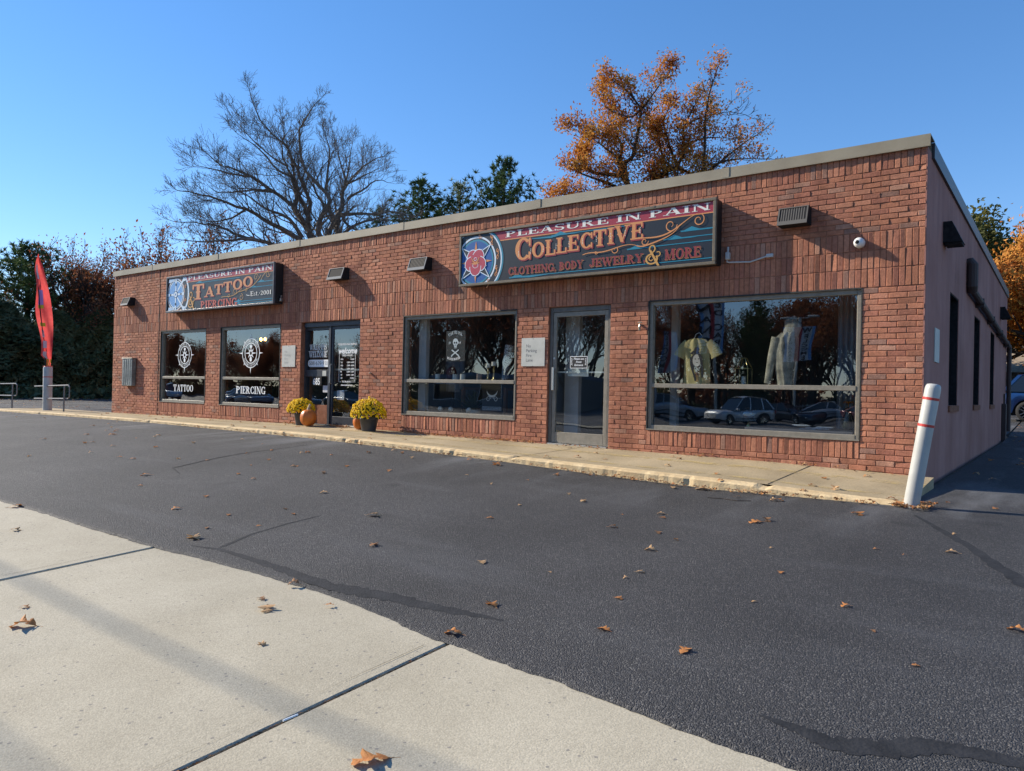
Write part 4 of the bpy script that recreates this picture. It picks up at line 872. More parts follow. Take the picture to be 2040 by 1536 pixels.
# ------------------------------------------------------------ fittings on the walls (each a thing of its own)
def wall_light(px, label, w=.42, z1=3.33, z0=3.10, side=False, ribs=True, shade=False):
    t = thing('wall_light', label, 'wall light', (px, 0, z0), 0, 'flood lights on the brick front' if not side else 'wall lights on the pink side wall')
    b = MB(); y_t, y_b = -.12, -.20
    v = [(-w/2,-.0,0),(w/2,-.0,0),(w/2,y_b,.0),(-w/2,y_b,.0),(-w/2,0,z1-z0),(w/2,0,z1-z0),(w/2,y_t,z1-z0),(-w/2,y_t,z1-z0)]
    b.add(v, [(0,1,2,3),(4,7,6,5),(1,5,6,2),(0,3,7,4),(0,4,5,1),(2,6,7,3)]); o = b.build('housing', 'black', t)
    b = MB()
    def P(u, w_): zz_ = w_*(z1-z0); yy_ = y_b+(y_t-y_b)*w_; return (-w/2+u*w, yy_, zz_)
    def bar(u0, u1, w0, w1, d=.012):
        a, c_, e, f_ = P(u0,w0), P(u1,w0), P(u1,w1), P(u0,w1); q = [(p[0], p[1]-d, p[2]) for p in (a,c_,e,f_)]
        b.add([a,c_,e,f_]+q, [(4,5,6,7),(0,1,5,4),(1,2,6,5),(2,3,7,6),(3,0,4,7)])
    bar(0,1,0,.22); bar(0,1,.95,1); bar(0,.05,.22,.95); bar(.95,1,.22,.95); b.build('bezel', col('bezel', (.20,.21,.215), .85) if px < -5 else col('bezel_brown', (.10,.09,.075), .5), t)
    b = MB()
    if ribs:
        for k in range(10): u = .1+k*.083; bar(u, u+.035, .2, .92, .006)
        b.build('grille', 'black' if px < -5 else col('bezel_brown', (.10,.09,.075), .5), t)
    b = MB(); a, c_, e, f_ = P(.07,.2), P(.93,.2), P(.93,.92), P(.07,.92); q = [(p[0], p[1]-.003, p[2]) for p in (a,c_,e,f_)]; b.add(q, [(0,1,2,3)]); b.build('lens', col('lamp_lens', (.012,.012,.013), .9), t)
    return t
wall_light(-19.99, 'small flood light near the far left end of the brick front', .38, 3.25, 3.04, ribs=False)
wall_light(-11.43, 'flood light above the dark entrance, second from left', .44, ribs=False)
wall_light(-9.21, 'ribbed flood light left of the rose sign', .42)
wall_light(-2.73, 'brown ribbed flood light between the rose sign and the corner', .36, 3.37, 3.14)
def side_light(y, label, s=1.0):
    t = thing('wall_light', label, 'wall light', (BX1+.004, y, 3.04), 0, 'wall lights on the pink side wall'); b = MB(); w, hh = .30*s, .27
    v = [(0,-w/2,0),(.22,-w/2,-.0),(.22,w/2,0),(0,w/2,0),(0,-w/2,hh),(.10,-w/2,hh),(.10,w/2,hh),(0,w/2,hh)]
    b.add(v, [(0,3,2,1),(4,5,6,7),(0,1,5,4),(1,2,6,5),(2,3,7,6),(3,0,4,7)]); b.build('housing', 'black', t)
    b = MB(); b.box(.02,.21,-w/2+.02,w/2-.02,-.025,-.001); b.build('lens', col('lamp_lens', (.012,.012,.013), .9), t)
side_light(1.55, 'large black wall light near the front of the pink side wall', 1.1); side_light(12.05, 'smaller black wall light at the rear of the pink side wall', 1.0)
# dome camera
t = thing('security_camera', 'white dome security camera on the brick wall near the right corner', 'camera', (-1.985, 0, 2.86)); b = MB()
b.lathe([(.0,0),(.062,0),(.062,.045),(.055,.05)], 20); o = b.build('base', col('camera_white', (.7,.7,.68), .35), t, True); o.data.transform(Matrix.Rotation(PI/2, 4, 'X'))
b = MB(); b.lathe([(.062*math.cos(a), .05+.06*math.sin(a)) for a in [i*PI/2/8 for i in range(9)]], 20); o = b.build('ball', 'camera_white', t, True); o.data.transform(Matrix.Rotation(PI/2, 4, 'X'))
b = MB(); b.lathe([(0,.004),(.022,.004),(.026,-.012)], 16); o = b.build('lens', 'lamp_lens', t, True); o.data.transform(Matrix.Translation((-.01,-.107,.0)) @ Matrix.Rotation(PI/2, 4, 'X'))
# boarded box, tap, small knob, side plate
t = thing('meter_box', 'grey weathered metal box on the brick wall at the left end', 'box', (-19.9, 0, .9)); b = MB(); b.box(-.27,.27,-.12,-.005,0,.72,bev=.012); b.build('casing', noisy('galvanised', (.17,.18,.17), (.30,.31,.29), 5, .45, .15, metal=.5), t)
b = MB(); 
for k in (-.16,-.05,.06,.17): b.box(k-.012,k+.012,-.128,-.119,.03,.69,bev=.003)
b.box(-.285,.285,-.135,-.003,.721,.74,bev=.004); b.build('ribs', 'galvanised', t) if 'galvanised' in MM else b.build('ribs', D.materials['galvanised'], t)
t = thing('hose_tap', 'small brass hose tap left of the widest shop window', 'tap', (-4.86, 0, 1.93)); b = MB(); b.tube([(0,0,.05),(0,-.05,.05),(0,-.06,.02),(0,-.06,-.03)], [.016,.016,.018,.014], 8); b.build('spout', col('old_brass', (.30,.27,.22), .4, .7), t); b = MB(); b.tube([(-.03,-.05,.085),(.03,-.05,.085)], .010, 6); b.build('handle', 'old_brass', t)
b = MB(); b.lathe([(0,0),(.018,.005),(.02,.03),(.012,.05),(0,.052)], 12); o = b.build('door_stop', col('stop_tan', (.35,.28,.2), .5)); o.data.transform(Matrix.Rotation(PI/2, 4, 'X')); o.location = (-10.52, 0, 1.27); tag(o, 'small tan knob on the brick right of the dark entrance', 'knob')
b = MB(); b.box(0,.012,-.2,.2,0,.42,bev=.002); o = b.build('wall_plate', 'plate'); o.location = (BX1+.004, .96, 1.47); tag(o, 'blank grey metal plate on the pink side wall near the front corner', 'plate')
# downpipe on the side wall
t = thing('drain_pipe', 'dark drain pipe sloping along the pink side wall to the rear corner', 'pipe', (BX1+.004, 4.3, 2.8)); b = MB(); X = .075
b.tube([(-.0,0,.42),(X*.6,0,.43),(X,0,.38),(X,0,.28),(X,.0,.04),(X,.06,-.03)], [.07,.08,.085,.085,.085,.075], 12); b.build('elbow', col('rusty_dark', (.055,.035,.03), .7), t)
b = MB(); b.tube([(X,.0,-.0),(X,10.05,-.32),(X,10.1,-.36),(X,10.12,-2.6)], .055, 10); b.build('run', 'rusty_dark', t)
for yy_ in (1.5, 4, 6.5, 9): b = MB(); b.box(-.0,X+.06,yy_-.02,yy_+.02,-.08-yy_*.032-.02,.06-yy_*.032,bev=.004); b.build('strap', 'rusty_dark', t)
b = MB(); b.box(0,.10,-.15,.15,-.25,.75,bev=.01); b.tube([(.05,0,.75),(.05,0,1.0)],.02,8); o = b.build('utility_box', 'rusty_dark'); o.location = (BX1+.004, 13.1, .2); tag(o, 'narrow dark utility box low on the side wall near the rear', 'box')
# ------------------------------------------------------------ trees
def leafmat(name, cols, rough=.7, trans=.35):
    m = mat(name, cols[0], rough, 0, .25); b = m.node_tree.nodes['Principled BSDF']
    tc = N(m, 'ShaderNodeTexCoord'); n = N(m, 'ShaderNodeTexNoise', Scale=.9, Detail=3); L(m, tc.outputs['Object'], n.inputs['Vector'])
    g2 = N(m, 'ShaderNodeTexNoise', Scale=14, Detail=2); L(m, tc.outputs['Object'], g2.inputs['Vector'])
    ad = N(m, 'ShaderNodeMath', operation='MULTIPLY_ADD'); L(m, g2.outputs['Fac'], ad.inputs[0]); ad.inputs[1].default_value = .6; L(m, n.outputs['Fac'], ad.inputs[2])
    r = N(m, 'ShaderNodeValToRGB'); r.color_ramp.elements[0].color = (*cols[0], 1); r.color_ramp.elements[0].position = .62; r.color_ramp.elements[1].color = (*cols[-1], 1); r.color_ramp.elements[1].position = .98
    for i, c in enumerate(cols[1:-1]): e = r.color_ramp.elements.new(.62+.36*(i+1)/(len(cols)-1)); e.color = (*c, 1)
    L(m, ad.outputs[0], r.inputs[0]); L(m, r.outputs[0], b.inputs['Base Color'])
    t = m.node_tree; o = [q for q in t.nodes if q.type == 'OUTPUT_MATERIAL'][0]; tl = N(m, 'ShaderNodeBsdfTranslucent'); L(m, r.outputs[0], tl.inputs['Color']); mx = N(m, 'ShaderNodeMixShader'); mx.inputs[0].default_value = trans
    L(m, b.outputs[0], mx.inputs[1]); L(m, tl.outputs[0], mx.inputs[2]); L(m, mx.outputs[0], o.inputs[0]); MM[name] = m; return m
MM['bark_grey'] = noisy('bark_grey', (.09,.075,.06), (.18,.155,.13), 9, .95, .5, 30)
MM['bark'] = noisy('bark', (.07,.055,.045), (.15,.125,.10), 9, .95, .6, 30)
MM['bark_dark'] = noisy('bark_dark', (.03,.024,.02), (.07,.055,.045), 9, .95, .6, 30)
leafmat('oak_autumn', [(.24,.075,.02),(.46,.17,.035),(.60,.28,.05),(.42,.26,.07)])
leafmat('rust_leaves', [(.13,.04,.02),(.26,.09,.04),(.34,.14,.05)])
leafmat('gold_leaves', [(.30,.10,.02),(.52,.22,.04),(.60,.32,.06)])
leafmat('pine_needles', [(.025,.05,.02),(.06,.105,.035),(.11,.15,.05)], trans=.2)
leafmat('cedar', [(.05,.06,.028),(.10,.12,.05),(.20,.16,.07)], trans=.25)
leafmat('oak_green', [(.04,.055,.015),(.09,.10,.025),(.16,.14,.03)])
def grow(seed, H, trunk_r, levels, limbs, trunk_h, kids, spread=.62, up=.12, lenr=.62, start=None, wig=.16, minr=.006, segn=(6,7,6,5,4,3), sides=(8,6,5,4,3,3), flat=1.0, limb_len=.62, kr=.62):
    r = random.Random(seed); b = MB(); tips = []
    def br(p, d, Ln, rad, lev):
        n = segn[min(lev, 5)]; pts = [p]; rs = [rad]; st = Ln/n; q = p.copy(); dd = d.copy()
        for i in range(n):
            dd = (dd+Vector((r.gauss(0,wig), r.gauss(0,wig), r.gauss(0,wig)+up*(1 if lev < 3 else .6)))).normalized(); q = q+dd*st; pts.append(q.copy()); rs.append(max(minr, rad*(1-.62*(i+1)/n)))
        b.tube(pts, rs, sides[min(lev, 5)], cap=False)
        if lev >= levels-1:
            tips.append((pts[-1], dd, lev)); tips.append((pts[len(pts)//2], dd, lev))
            if lev >= levels: return
        k = kids[min(lev, len(kids)-1)]
        for j in range(k):
            t = .28+.72*(j+.6)/k if lev else .5+.5*j/k; t = min(1, t+r.uniform(-.05,.05)); fi = t*n; i0 = min(n-1, int(fi)); pp = pts[i0].lerp(pts[i0+1], fi-i0); bd = (pts[i0+1]-pts[i0]).normalized()
            ax = bd.orthogonal().normalized(); ax.rotate(Matrix.Rotation(j*2.4+r.uniform(0,1), 3, bd)); nd = (bd+ax*math.tan(spread*r.uniform(.7,1.2))).normalized(); nd.z += .05
            br(pp, nd.normalized(), Ln*lenr*r.uniform(.75,1.15)*(1.1-.4*t), rs[i0]*kr*r.uniform(.8,1), lev+1)
        br(pts[-1], dd, Ln*lenr*.8, rs[-1]*.85, lev+1)
    b.tube([(0,0,-.3),(r.uniform(-.1,.1),r.uniform(-.1,.1),trunk_h*.5),(0,0,trunk_h)], [trunk_r*1.25,trunk_r,trunk_r*.92], 10, False)
    for i, (az_, tilt, ln, rr_) in enumerate(limbs):
        a = math.radians(az_); tt = math.radians(tilt); d = Vector((math.sin(tt)*math.cos(a), math.sin(tt)*math.sin(a)*flat, math.cos(tt))).normalized()
        br(Vector((0,0,trunk_h*(.75+.25*(i%3)/2))), d, ln*H*limb_len, trunk_r*rr_, 1)
    return b, tips
def leaf_cloud(tips, seed, per, size, rad, droop=0):
    r = random.Random(seed); b = MB()
    for (p, d, lv) in tips:
        for k in range(per):
            q = p+Vector((r.gauss(0,rad), r.gauss(0,rad), r.gauss(0,rad)-droop)); s = size*r.uniform(.6,1.25)
            u = Vector((r.gauss(0,1), r.gauss(0,1), r.gauss(0,1))).normalized(); v = u.orthogonal().normalized()*s*.55; u = u*s; w = u.cross(v).normalized()*s*.15
            b.v += [tuple(q-u*.5), tuple(q+v*.5+w), tuple(q+u*.5), tuple(q-v*.5+w)]; o = len(b.v)-4; b.f.append((o,o+1,o+2,o+3)); b.m.append(0); b.c.append(None)
    return b
def make_tree(name, label, cat, wood, leaves, bark, lm, loc, rz=0, group=None):
    t = thing(name, label, cat, loc, rz, group); wood.build('trunk', bark, t, smooth=True)
    if leaves is not None: leaves.build('crown', lm, t)
    return t
def copy_tree_at(src, loc, rz, sc, label, group=None, name=None):
    c = copy_tree(src); c.location = loc; c.rotation_euler = (0,0,rz); c.scale = sc if hasattr(sc, '__len__') else (sc,)*3; c['label'] = label
    if group: c['group'] = group
    if name: c.name = name
    return c
BARE_L = [[(0.83, 6.08), (0.89, 7.07), (0.63, 8.4), (0.38, 8.87), (-0.11, 9.74), (-0.93, 10.44), (-1.85, 11.06), (-2.64, 11.44), (-3.2, 11.61), (-3.87, 12.23)], [(0.63, 8.4), (0.49, 9.13), (0.53, 9.93), (0.16, 10.93), (-0.39, 12.08), (-0.81, 12.46), (-1.56, 13.14), (-1.93, 14.17)], [(-0.11, 9.74), (-0.01, 10.42), (-0.26, 11.37), (-0.63, 12.18), (-0.6, 13.28), (-0.68, 14.36)], [(0.89, 7.07), (0.16, 8.11), (-1.01, 8.79), (-2.04, 9.35), (-3.16, 9.71), (-3.98, 9.86), (-4.73, 9.95)], [(0.85, 6.57), (0.18, 7.26), (-0.58, 7.68), (-1.44, 7.91), (-2.29, 8.07), (-2.96, 8.37), (-3.67, 8.53), (-4.8, 8.48)], [(-0.58, 7.68), (-1.78, 7.88), (-2.83, 7.66), (-3.76, 7.46), (-4.62, 7.45)], [(0.86, 6.08), (1.31, 7.23), (1.39, 8.6), (1.73, 9.56), (2.07, 10.34), (2.05, 11.15), (2.23, 11.55), (2.87, 12.63), (3.54, 13.35), (4.03, 13.73)], [(0.83, 6.08), (1.19, 7.22), (0.98, 8.25), (0.91, 8.86), (1.36, 9.96), (0.69, 10.68), (0.21, 11.3), (-0.0, 12.62), (0.22, 13.21), (0.73, 14.08)], [(1.73, 9.56), (1.17, 10.24), (0.69, 10.87), (0.19, 12.04)], [(2.05, 11.15), (2.16, 11.79), (1.83, 12.87), (1.44, 14.06)], [(2.23, 11.55), (2.32, 12.75), (2.53, 14.15)], [(0.89, 6.09), (1.75, 7.26), (1.86, 9.26), (2.02, 9.9), (2.93, 10.19), (3.86, 10.35), (4.48, 10.67), (5.63, 10.6)], [(1.87, 8.58), (2.65, 9.28), (3.62, 9.63), (4.19, 9.49)], [(2.25, 10.74), (2.91, 11.25), (3.57, 11.83), (4.33, 11.8)], [(-0.93, 10.44), (-1.5, 10.43), (-2.34, 10.28), (-3.17, 10.13), (-3.55, 10.38)], [(-1.85, 11.06), (-2.75, 11.07), (-3.57, 11.09), (-4.06, 11.14)], [(-0.25, 11.0), (-0.78, 11.18), (-1.54, 12.06), (-2.11, 12.46), (-2.57, 12.82)], [(-0.38, 11.35), (-1.07, 11.63), (-1.88, 12.31), (-2.69, 13.16)], [(1.17, 10.24), (1.22, 11.05), (1.25, 12.17), (0.93, 13.24)], [(-2.04, 9.35), (-2.59, 8.94), (-3.41, 8.74), (-4.22, 8.89)], [(0.22, 8.24), (-0.32, 9.04), (-1.19, 9.26), (-1.94, 9.72), (-2.72, 10.0)], [(2.02, 9.9), (2.22, 9.3), (2.84, 8.98), (3.52, 8.73)], [(0.61, 9.14), (0.23, 10.14), (-0.02, 10.91), (-0.22, 11.98), (-0.41, 12.57), (0.03, 13.61)], [(2.23, 11.55), (3.07, 12.15), (3.8, 12.62)]]
OAK_L = [[(-0.78, 7.49), (-0.65, 9.76), (-0.6, 11.57), (-0.71, 12.48), (-0.28, 13.19), (0.6, 13.69), (0.92, 14.76), (0.9, 15.75), (1.57, 17.33)], [(-0.65, 9.76), (-1.49, 11.6), (-1.89, 13.44), (-1.54, 13.97), (-1.3, 15.05), (-1.18, 16.14), (-1.69, 16.9), (-2.52, 17.6)], [(-1.69, 12.52), (-2.17, 13.63), (-2.1, 14.73), (-2.34, 15.38), (-2.13, 16.2), (-2.42, 16.85)], [(-2.29, 15.29), (-2.93, 15.37), (-3.57, 15.31), (-4.59, 15.69)], [(-0.58, 10.66), (0.1, 12.27), (0.12, 13.35), (-0.22, 14.73), (-0.33, 15.82)], [(-0.59, 11.11), (0.45, 12.35), (1.32, 12.49), (1.83, 13.1), (1.8, 14.72), (1.86, 15.97), (2.26, 17.47)], [(1.32, 12.49), (2.17, 13.27), (3.01, 14.12), (4.1, 15.13), (4.85, 15.8)], [(0.6, 13.6), (1.65, 13.2), (2.88, 12.43)], [(2.17, 13.27), (3.28, 13.49), (4.89, 13.41)], [(-1.18, 16.14), (-0.45, 17.1), (0.15, 18.06)], [(-1.97, 12.99), (-3.44, 13.41), (-4.28, 14.28), (-4.15, 14.74)], [(-1.49, 11.6), (-2.41, 12.54), (-3.8, 13.15), (-4.64, 13.56)], [(-1.49, 11.42), (-2.86, 12.01), (-4.24, 12.43), (-5.55, 12.66)], [(-1.03, 10.67), (-3.3, 11.47), (-4.69, 11.8), (-5.71, 11.27)], [(0.6, 13.69), (0.22, 14.98), (-0.07, 16.08), (0.17, 17.15)], [(0.92, 14.76), (1.96, 15.25), (3.25, 15.18)], [(-1.89, 13.44), (-2.63, 14.2), (-3.37, 14.7)], [(-1.18, 16.14), (-1.76, 15.9), (-2.86, 16.61), (-2.98, 17.72)], [(0.9, 15.75), (1.59, 16.16), (2.97, 16.35), (4.0, 15.85)], [(-0.59, 11.11), (0.29, 11.36), (1.15, 12.05)], [(-1.03, 10.67), (-1.93, 11.06), (-2.84, 11.18)]]

def limb_tree(LS, seed, r0, base_z, kids, minr, depth_k, lev_len, sub=(6,5,4)):
    r = random.Random(seed); b = MB(); tips = []
    def rad(z, frac, i): return max(minr, r0*(1-.80*frac))
    def br(p, d, Ln, R, lev):
        n = (5,4,3)[min(lev,2)]; pts = [p]; rs = [R]; q = p.copy(); dd = d.copy()
        for i in range(n):
            dd = (dd+Vector((r.gauss(0,.17), r.gauss(0,.17), r.gauss(0,.15)+.11))).normalized(); q = q+dd*(Ln/n); pts.append(q.copy()); rs.append(max(minr, R*(1-.65*(i+1)/n)))
        b.tube(pts, rs, (5,3,3)[min(lev,2)], cap=False)
        if lev >= 1: tips.append((pts[-1], dd, lev)); tips.append((pts[n//2], dd, lev))
        if lev >= len(sub)-1: return
        for j in range(sub[lev]):
            t = .25+.75*(j+.5)/sub[lev]; fi = t*n; i0 = min(n-1, int(fi)); pp = pts[i0].lerp(pts[i0+1], fi-i0); bd = (pts[i0+1]-pts[i0]).normalized(); ax = bd.orthogonal().normalized(); ax.rotate(Matrix.Rotation(j*2.4+r.uniform(0,1.2), 3, bd))
            br(pp, (bd+ax*r.uniform(.5,1.05)).normalized(), Ln*r.uniform(.42,.62), max(minr, rs[i0]*.55), lev+1)
    for k, Lm in enumerate(LS):
        ln = sum(math.dist(Lm[i], Lm[i+1]) for i in range(len(Lm)-1)); sl = depth_k*r.uniform(-1,1)*ln; acc = 0; main = k in (0,) ; P = []; 
        d_off = None
        # limbs that spring from another limb start at its depth
        for (pp, _) in [(q_, 0) for q_ in done]:
            if abs(pp.x-Lm[0][0]) < .35 and abs(pp.z-Lm[0][1]) < .45: d_off = pp.y; R_s = rads[done.index(pp)]; break
        if d_off is None: d_off = 0; R_s = r0*(.9 if k == 0 else .62)
        rr0 = min(r0, R_s*(1 if k == 0 else .92))
        for i, (u, z) in enumerate(Lm):
            if i: acc += math.dist(Lm[i-1], Lm[i])
            f = acc/ln; P.append(Vector((u, d_off+sl*f**1.1, z)))
        # smooth
        Q = []
        for i in range(len(P)-1):
            p0, p1, p2, p3 = P[max(0,i-1)], P[i], P[i+1], P[min(len(P)-1,i+2)]
            for t in (0,.33,.66): Q.append(.5*((2*p1)+(p2-p0)*t+(2*p0-5*p1+4*p2-p3)*t*t+(3*p1-p0-3*p2+p3)*t**3)+Vector((r.gauss(0,.02),r.gauss(0,.02),r.gauss(0,.02))))
        Q.append(P[-1]); n = len(Q)-1; RR = [max(minr*1.5, rr0*(1-.90*(i/n)**.8)) for i in range(n+1)]; b.tube(Q, RR, 7, cap=False)
        done.extend(Q); rads.extend(RR)
        m_ = max(5, int(ln*kids))
        for j in range(m_):
            t = .12+.88*(j+r.uniform(.2,.8))/m_; fi = t*n; i0 = min(n-1, int(fi)); pp = Q[i0].lerp(Q[i0+1], fi-i0); bd = (Q[i0+1]-Q[i0]).normalized(); ax = bd.orthogonal().normalized(); ax.rotate(Matrix.Rotation(r.uniform(0,6.28), 3, bd))
            dv = (bd*.9+ax*r.uniform(.5,1.1)+Vector((0,0,.15))).normalized(); br(pp, dv, lev_len*(1.3-.8*t)*r.uniform(.6,1.25), max(minr, RR[i0]*.38), 0)
        br(Q[-1], (Q[-1]-Q[-2]).normalized(), lev_len*.42, RR[-1], 0)
    return b, tips
done = []; rads = []
b, tips = limb_tree(BARE_L, 5, .20, 0, 3.6, .0055, .45, 1.4, (6,5,4))
L0 = BARE_L[0][0]; b.tube([(L0[0]+.1,0,-.3),(L0[0]+.05,0,2.5),(L0[0]+.02,0,L0[1]+.1)], [.45,.36,.28], 12, False)
sp = random.Random(2); lv = leaf_cloud([t_ for t_ in tips if t_[0].z < 8.4 and t_[0].x < 1.2 and sp.random() < .10], 4, 1, .12, .12)
bare = make_tree('bare_tree', 'tall leafless spreading tree behind the left half of the shop building', 'tree', b, lv, 'bark_grey', 'rust_leaves', (-27.42, 10.62, 0), .9556); bare.scale = (1.03,1,.925)
done = []; rads = []
b, tips = limb_tree(OAK_L, 12, .27, 0, 2.6, .009, .5, 1.15, (5,4))
L0 = OAK_L[0][0]; b.tube([(L0[0],0,-.3),(L0[0],0,4),(L0[0],0,L0[1]+.1)], [.55,.42,.32], 12, False)
sp = random.Random(9)
def keep(p):   # foliage in clumps, thinning out towards the upper right of the crown
    c = math.sin(p.x*1.7+1)*math.sin(p.z*1.5+2)*math.sin(p.y*1.3+.5)
    u = 1.0-.80*max(0, min(1, (p.x-1.0)/3.4))-.22*max(0,min(1,(p.z-15)/3))+c*.55
    if p.z < 11.8: u += .35
    return sp.random() < max(.04, u)
lv = leaf_cloud([t_ for t_ in tips if keep(t_[0])], 5, 15, .17, .22)
oak = make_tree('autumn_oak', 'large oak with orange brown leaves and dark limbs rising behind the rose sign', 'tree', b, lv, 'bark_dark', 'oak_autumn', (-16.44, 24.77, 0), .4474); oak.scale = (1.02,1,.915)
# pines
def pine(seed, H, rmax, n=15):
    r = random.Random(seed); w = MB(); lf = MB(); w.tube([(0,0,-.2),(r.uniform(-.1,.1),0,H*.5),(0,0,H)], [.26,.17,.02], 8)
    for i in range(n*2):
        z = H*(.12+.87*i/(n*2)); f = 1-z/H; R0 = rmax*(min(1, f*3.4+.05))*r.uniform(.7,1.15)
        for k in range(5 if f > .15 else 4):
            a = k*2*PI/5+i*.9+r.uniform(-.3,.3); el = .15+.75*(z/H)**1.5; ln = R0*r.uniform(.75,1.1)
            d = Vector((math.cos(a), math.sin(a), 0)); P = [Vector((0,0,z))+d*ln*t+Vector((0,0,ln*el*t*t)) for t in (0,.35,.7,1)]
            w.tube(P, [.035,.028,.018,.008], 3, False)
            m_ = max(5, int(ln*7))
            for j in range(m_):
                t = .25+.75*j/(m_-1); c = Vector((0,0,z))+d*ln*t+Vector((0,0,ln*el*t*t))+Vector((r.gauss(0,.16),r.gauss(0,.16),r.gauss(0,.10)))
                for q in range(14):
                    u = Vector((r.gauss(0,1),r.gauss(0,1),r.gauss(.55,.8))).normalized()*r.uniform(.18,.38); v = u.orthogonal().normalized()*.034; lf.v += [tuple(c-v),tuple(c+v),tuple(c+u)]; o = len(lf.v)-3; lf.f.append((o,o+1,o+2)); lf.m.append(0); lf.c.append(None)
    return w, lf
w, lf = pine(3, 15.3, 2.5, 17); p1 = make_tree('pine_tree', 'tallest dark green pine behind the roof between the bare tree and the oak', 'tree', w, lf, 'bark_dark', 'pine_needles', (-27.4, 25.6, 0), 0, 'pines behind the roof')
copy_tree_at(p1, (-29.9, 24.4, 0), 2.1, (.95,.95,.91), 'middle pine of the clump behind the roof', 'pines behind the roof', 'pine_tree')
copy_tree_at(p1, (-31.3, 22.5, 0), 4.0, (1.0,1.0,.905), 'left pine of the clump behind the roof, broad and bushy', 'pines behind the roof', 'pine_tree')
copy_tree_at(p1, (-33.2, 20.9, 0), 1.2, (.7,.7,.79), 'small separate pine top just right of the bare tree', 'pines behind the roof', 'pine_tree')
# dense wood at the left
def cedar(seed, H, R0, n, s=.30):
    r = random.Random(seed); w = MB(); w.tube([(0,0,-.2),(0,0,H*.9)], [.18,.03], 6); lf = MB()
    lob = [(r.uniform(0,2*PI), r.uniform(.1,.95), r.uniform(.75,1.2)) for _ in range(26)]
    for i in range(n):
        t = r.random()**.8; a = r.uniform(0,2*PI); prof = math.sin(PI*min(1,(1-t)*.62+.03))**.9
        k = 1+.25*math.sin(a*3+t*9+seed)+.18*math.sin(a*7-t*17)
        rr_ = R0*prof*k*r.uniform(.55,1.05)**.5; c = Vector((rr_*math.cos(a), rr_*math.sin(a), .1+t*H))
        for q in range(3):
            u = Vector((r.gauss(0,1),r.gauss(0,1),r.gauss(.2,.8))).normalized()*s*r.uniform(.5,1.2); v = u.orthogonal().normalized()*s*.22
            lf.v += [tuple(c-v),tuple(c+v),tuple(c+u)]; o = len(lf.v)-3; lf.f.append((o,o+1,o+2)); lf.m.append(0); lf.c.append(None)
    for k in range(40):
        a = r.uniform(0,2*PI); z = r.uniform(.1,.8)*H; e = R0*.8*math.sin(PI*min(1,(1-z/H)*.62+.03)); w.tube([(0,0,z),(e*math.cos(a),e*math.sin(a),z+e*.4)], [.03,.008], 3, False)
    return w, lf
w, lf = cedar(1, 4.6, 1.9, 4200); c1 = make_tree('cedar', 'dark bushy cedar standing in the hedge row, left of the shop wall', 'tree', w, lf, 'bark_dark', 'cedar', (-42.0, 8.9, .08), 0, 'dark cedars in the row at the left')
for i, (x, y, rz, s, lab) in enumerate([(-42.6,6.9,1,(1,1,.95),'dark cedar second from the shop wall in the row at the left'),(-43.2,4.6,2.2,(1.05,1,1.02),'dark cedar behind the leaning post at the left'),(-43.9,2.2,3.3,(1.1,1.1,.92),'dark cedar behind the red feather flag'),(-44.8,-.4,.4,(1.1,1.1,1.05),'dark cedar at the far left edge of the row'),(-40.6,11.2,1.5,(1,1,1.12),'tallest dark cedar, half hidden by the left corner of the shop'),(-39.4,13.6,5,(1,1,.98),'dark cedar hidden behind the left corner of the shop')]):
    copy_tree_at(c1, (x,y,.08), rz, s, lab, None, 'cedar')
w, lf = pine(8, 8.6, 2.7, 12); bp1 = make_tree('pine_tree', 'broad blue green pine behind the cedars, directly behind the red flag', 'tree', w, lf, 'bark_dark', 'pine_needles', (-46.5, 6.9, 0), 0, None)
copy_tree_at(bp1, (-47.2, 3.4, 0), 2, (1,1,.93), 'broad pine behind the cedars at the left edge of the view', None, 'pine_tree')
copy_tree_at(bp1, (-46.0, 9.6, 0), 3.6, (.7,.7,.86), 'narrower pine behind the cedars right of the red flag', None, 'pine_tree')
# generic bare / rust oaks, shared by the wood and the far side of the street
GL = [(k*51+7, t_, .9, .5) for k, t_ in enumerate((10,28,34,40,30,55,50))]
b, tips = grow(33, 11, .22, 4, GL, 2.4, (0,5,5,4), spread=.6, up=.1, lenr=.6, wig=.15, minr=.012, limb_len=.5)
lv = leaf_cloud([t_ for k, t_ in enumerate(tips) if k % 5 == 0], 8, 4, .2, .25)
gb = make_tree('bare_tree', 'thin half bare tree with a few rusty leaves above the left corner of the shop', 'tree', b, lv, 'bark_dark', 'rust_leaves', (-42.6, 13.0, 0), .5)
gb.scale = (.95,.95,.98)
lv2 = leaf_cloud([t_ for k, t_ in enumerate(tips) if k % 2 == 0], 18, 9, .22, .3)
gr_ = make_tree('rusty_tree', 'rusty brown oak between the dark pines and the left corner of the shop', 'tree', MB(), lv2, 'bark_dark', 'rust_leaves', (-42.9, 10.4, 0), 2.0)
D.objects.remove([c for c in gr_.children if c.name.startswith('trunk')][0])
q = [c for c in gb.children if c.name.startswith('trunk')][0].copy(); COL.objects.link(q); q.parent = gr_; gr_.scale = (.66,.66,.76)
copy_tree_at(gb, (-40.6, 15.9, 0), 3.0, (1.0,1.0,1.04), 'bare twiggy tree showing over the roof at its far left', None, 'bare_tree')
copy_tree_at(gb, (-44.4, 9.2, 0), 1.0, (.8,.8,.88), 'thin bare tree right of the broad pines at the left', None, 'bare_tree')
copy_tree_at(gb, (-11.6, 40, 0), 1.0, (.9,.9,1.15), 'twiggy bare tree top peeping over the roof right of the oak', None, 'bare_tree')
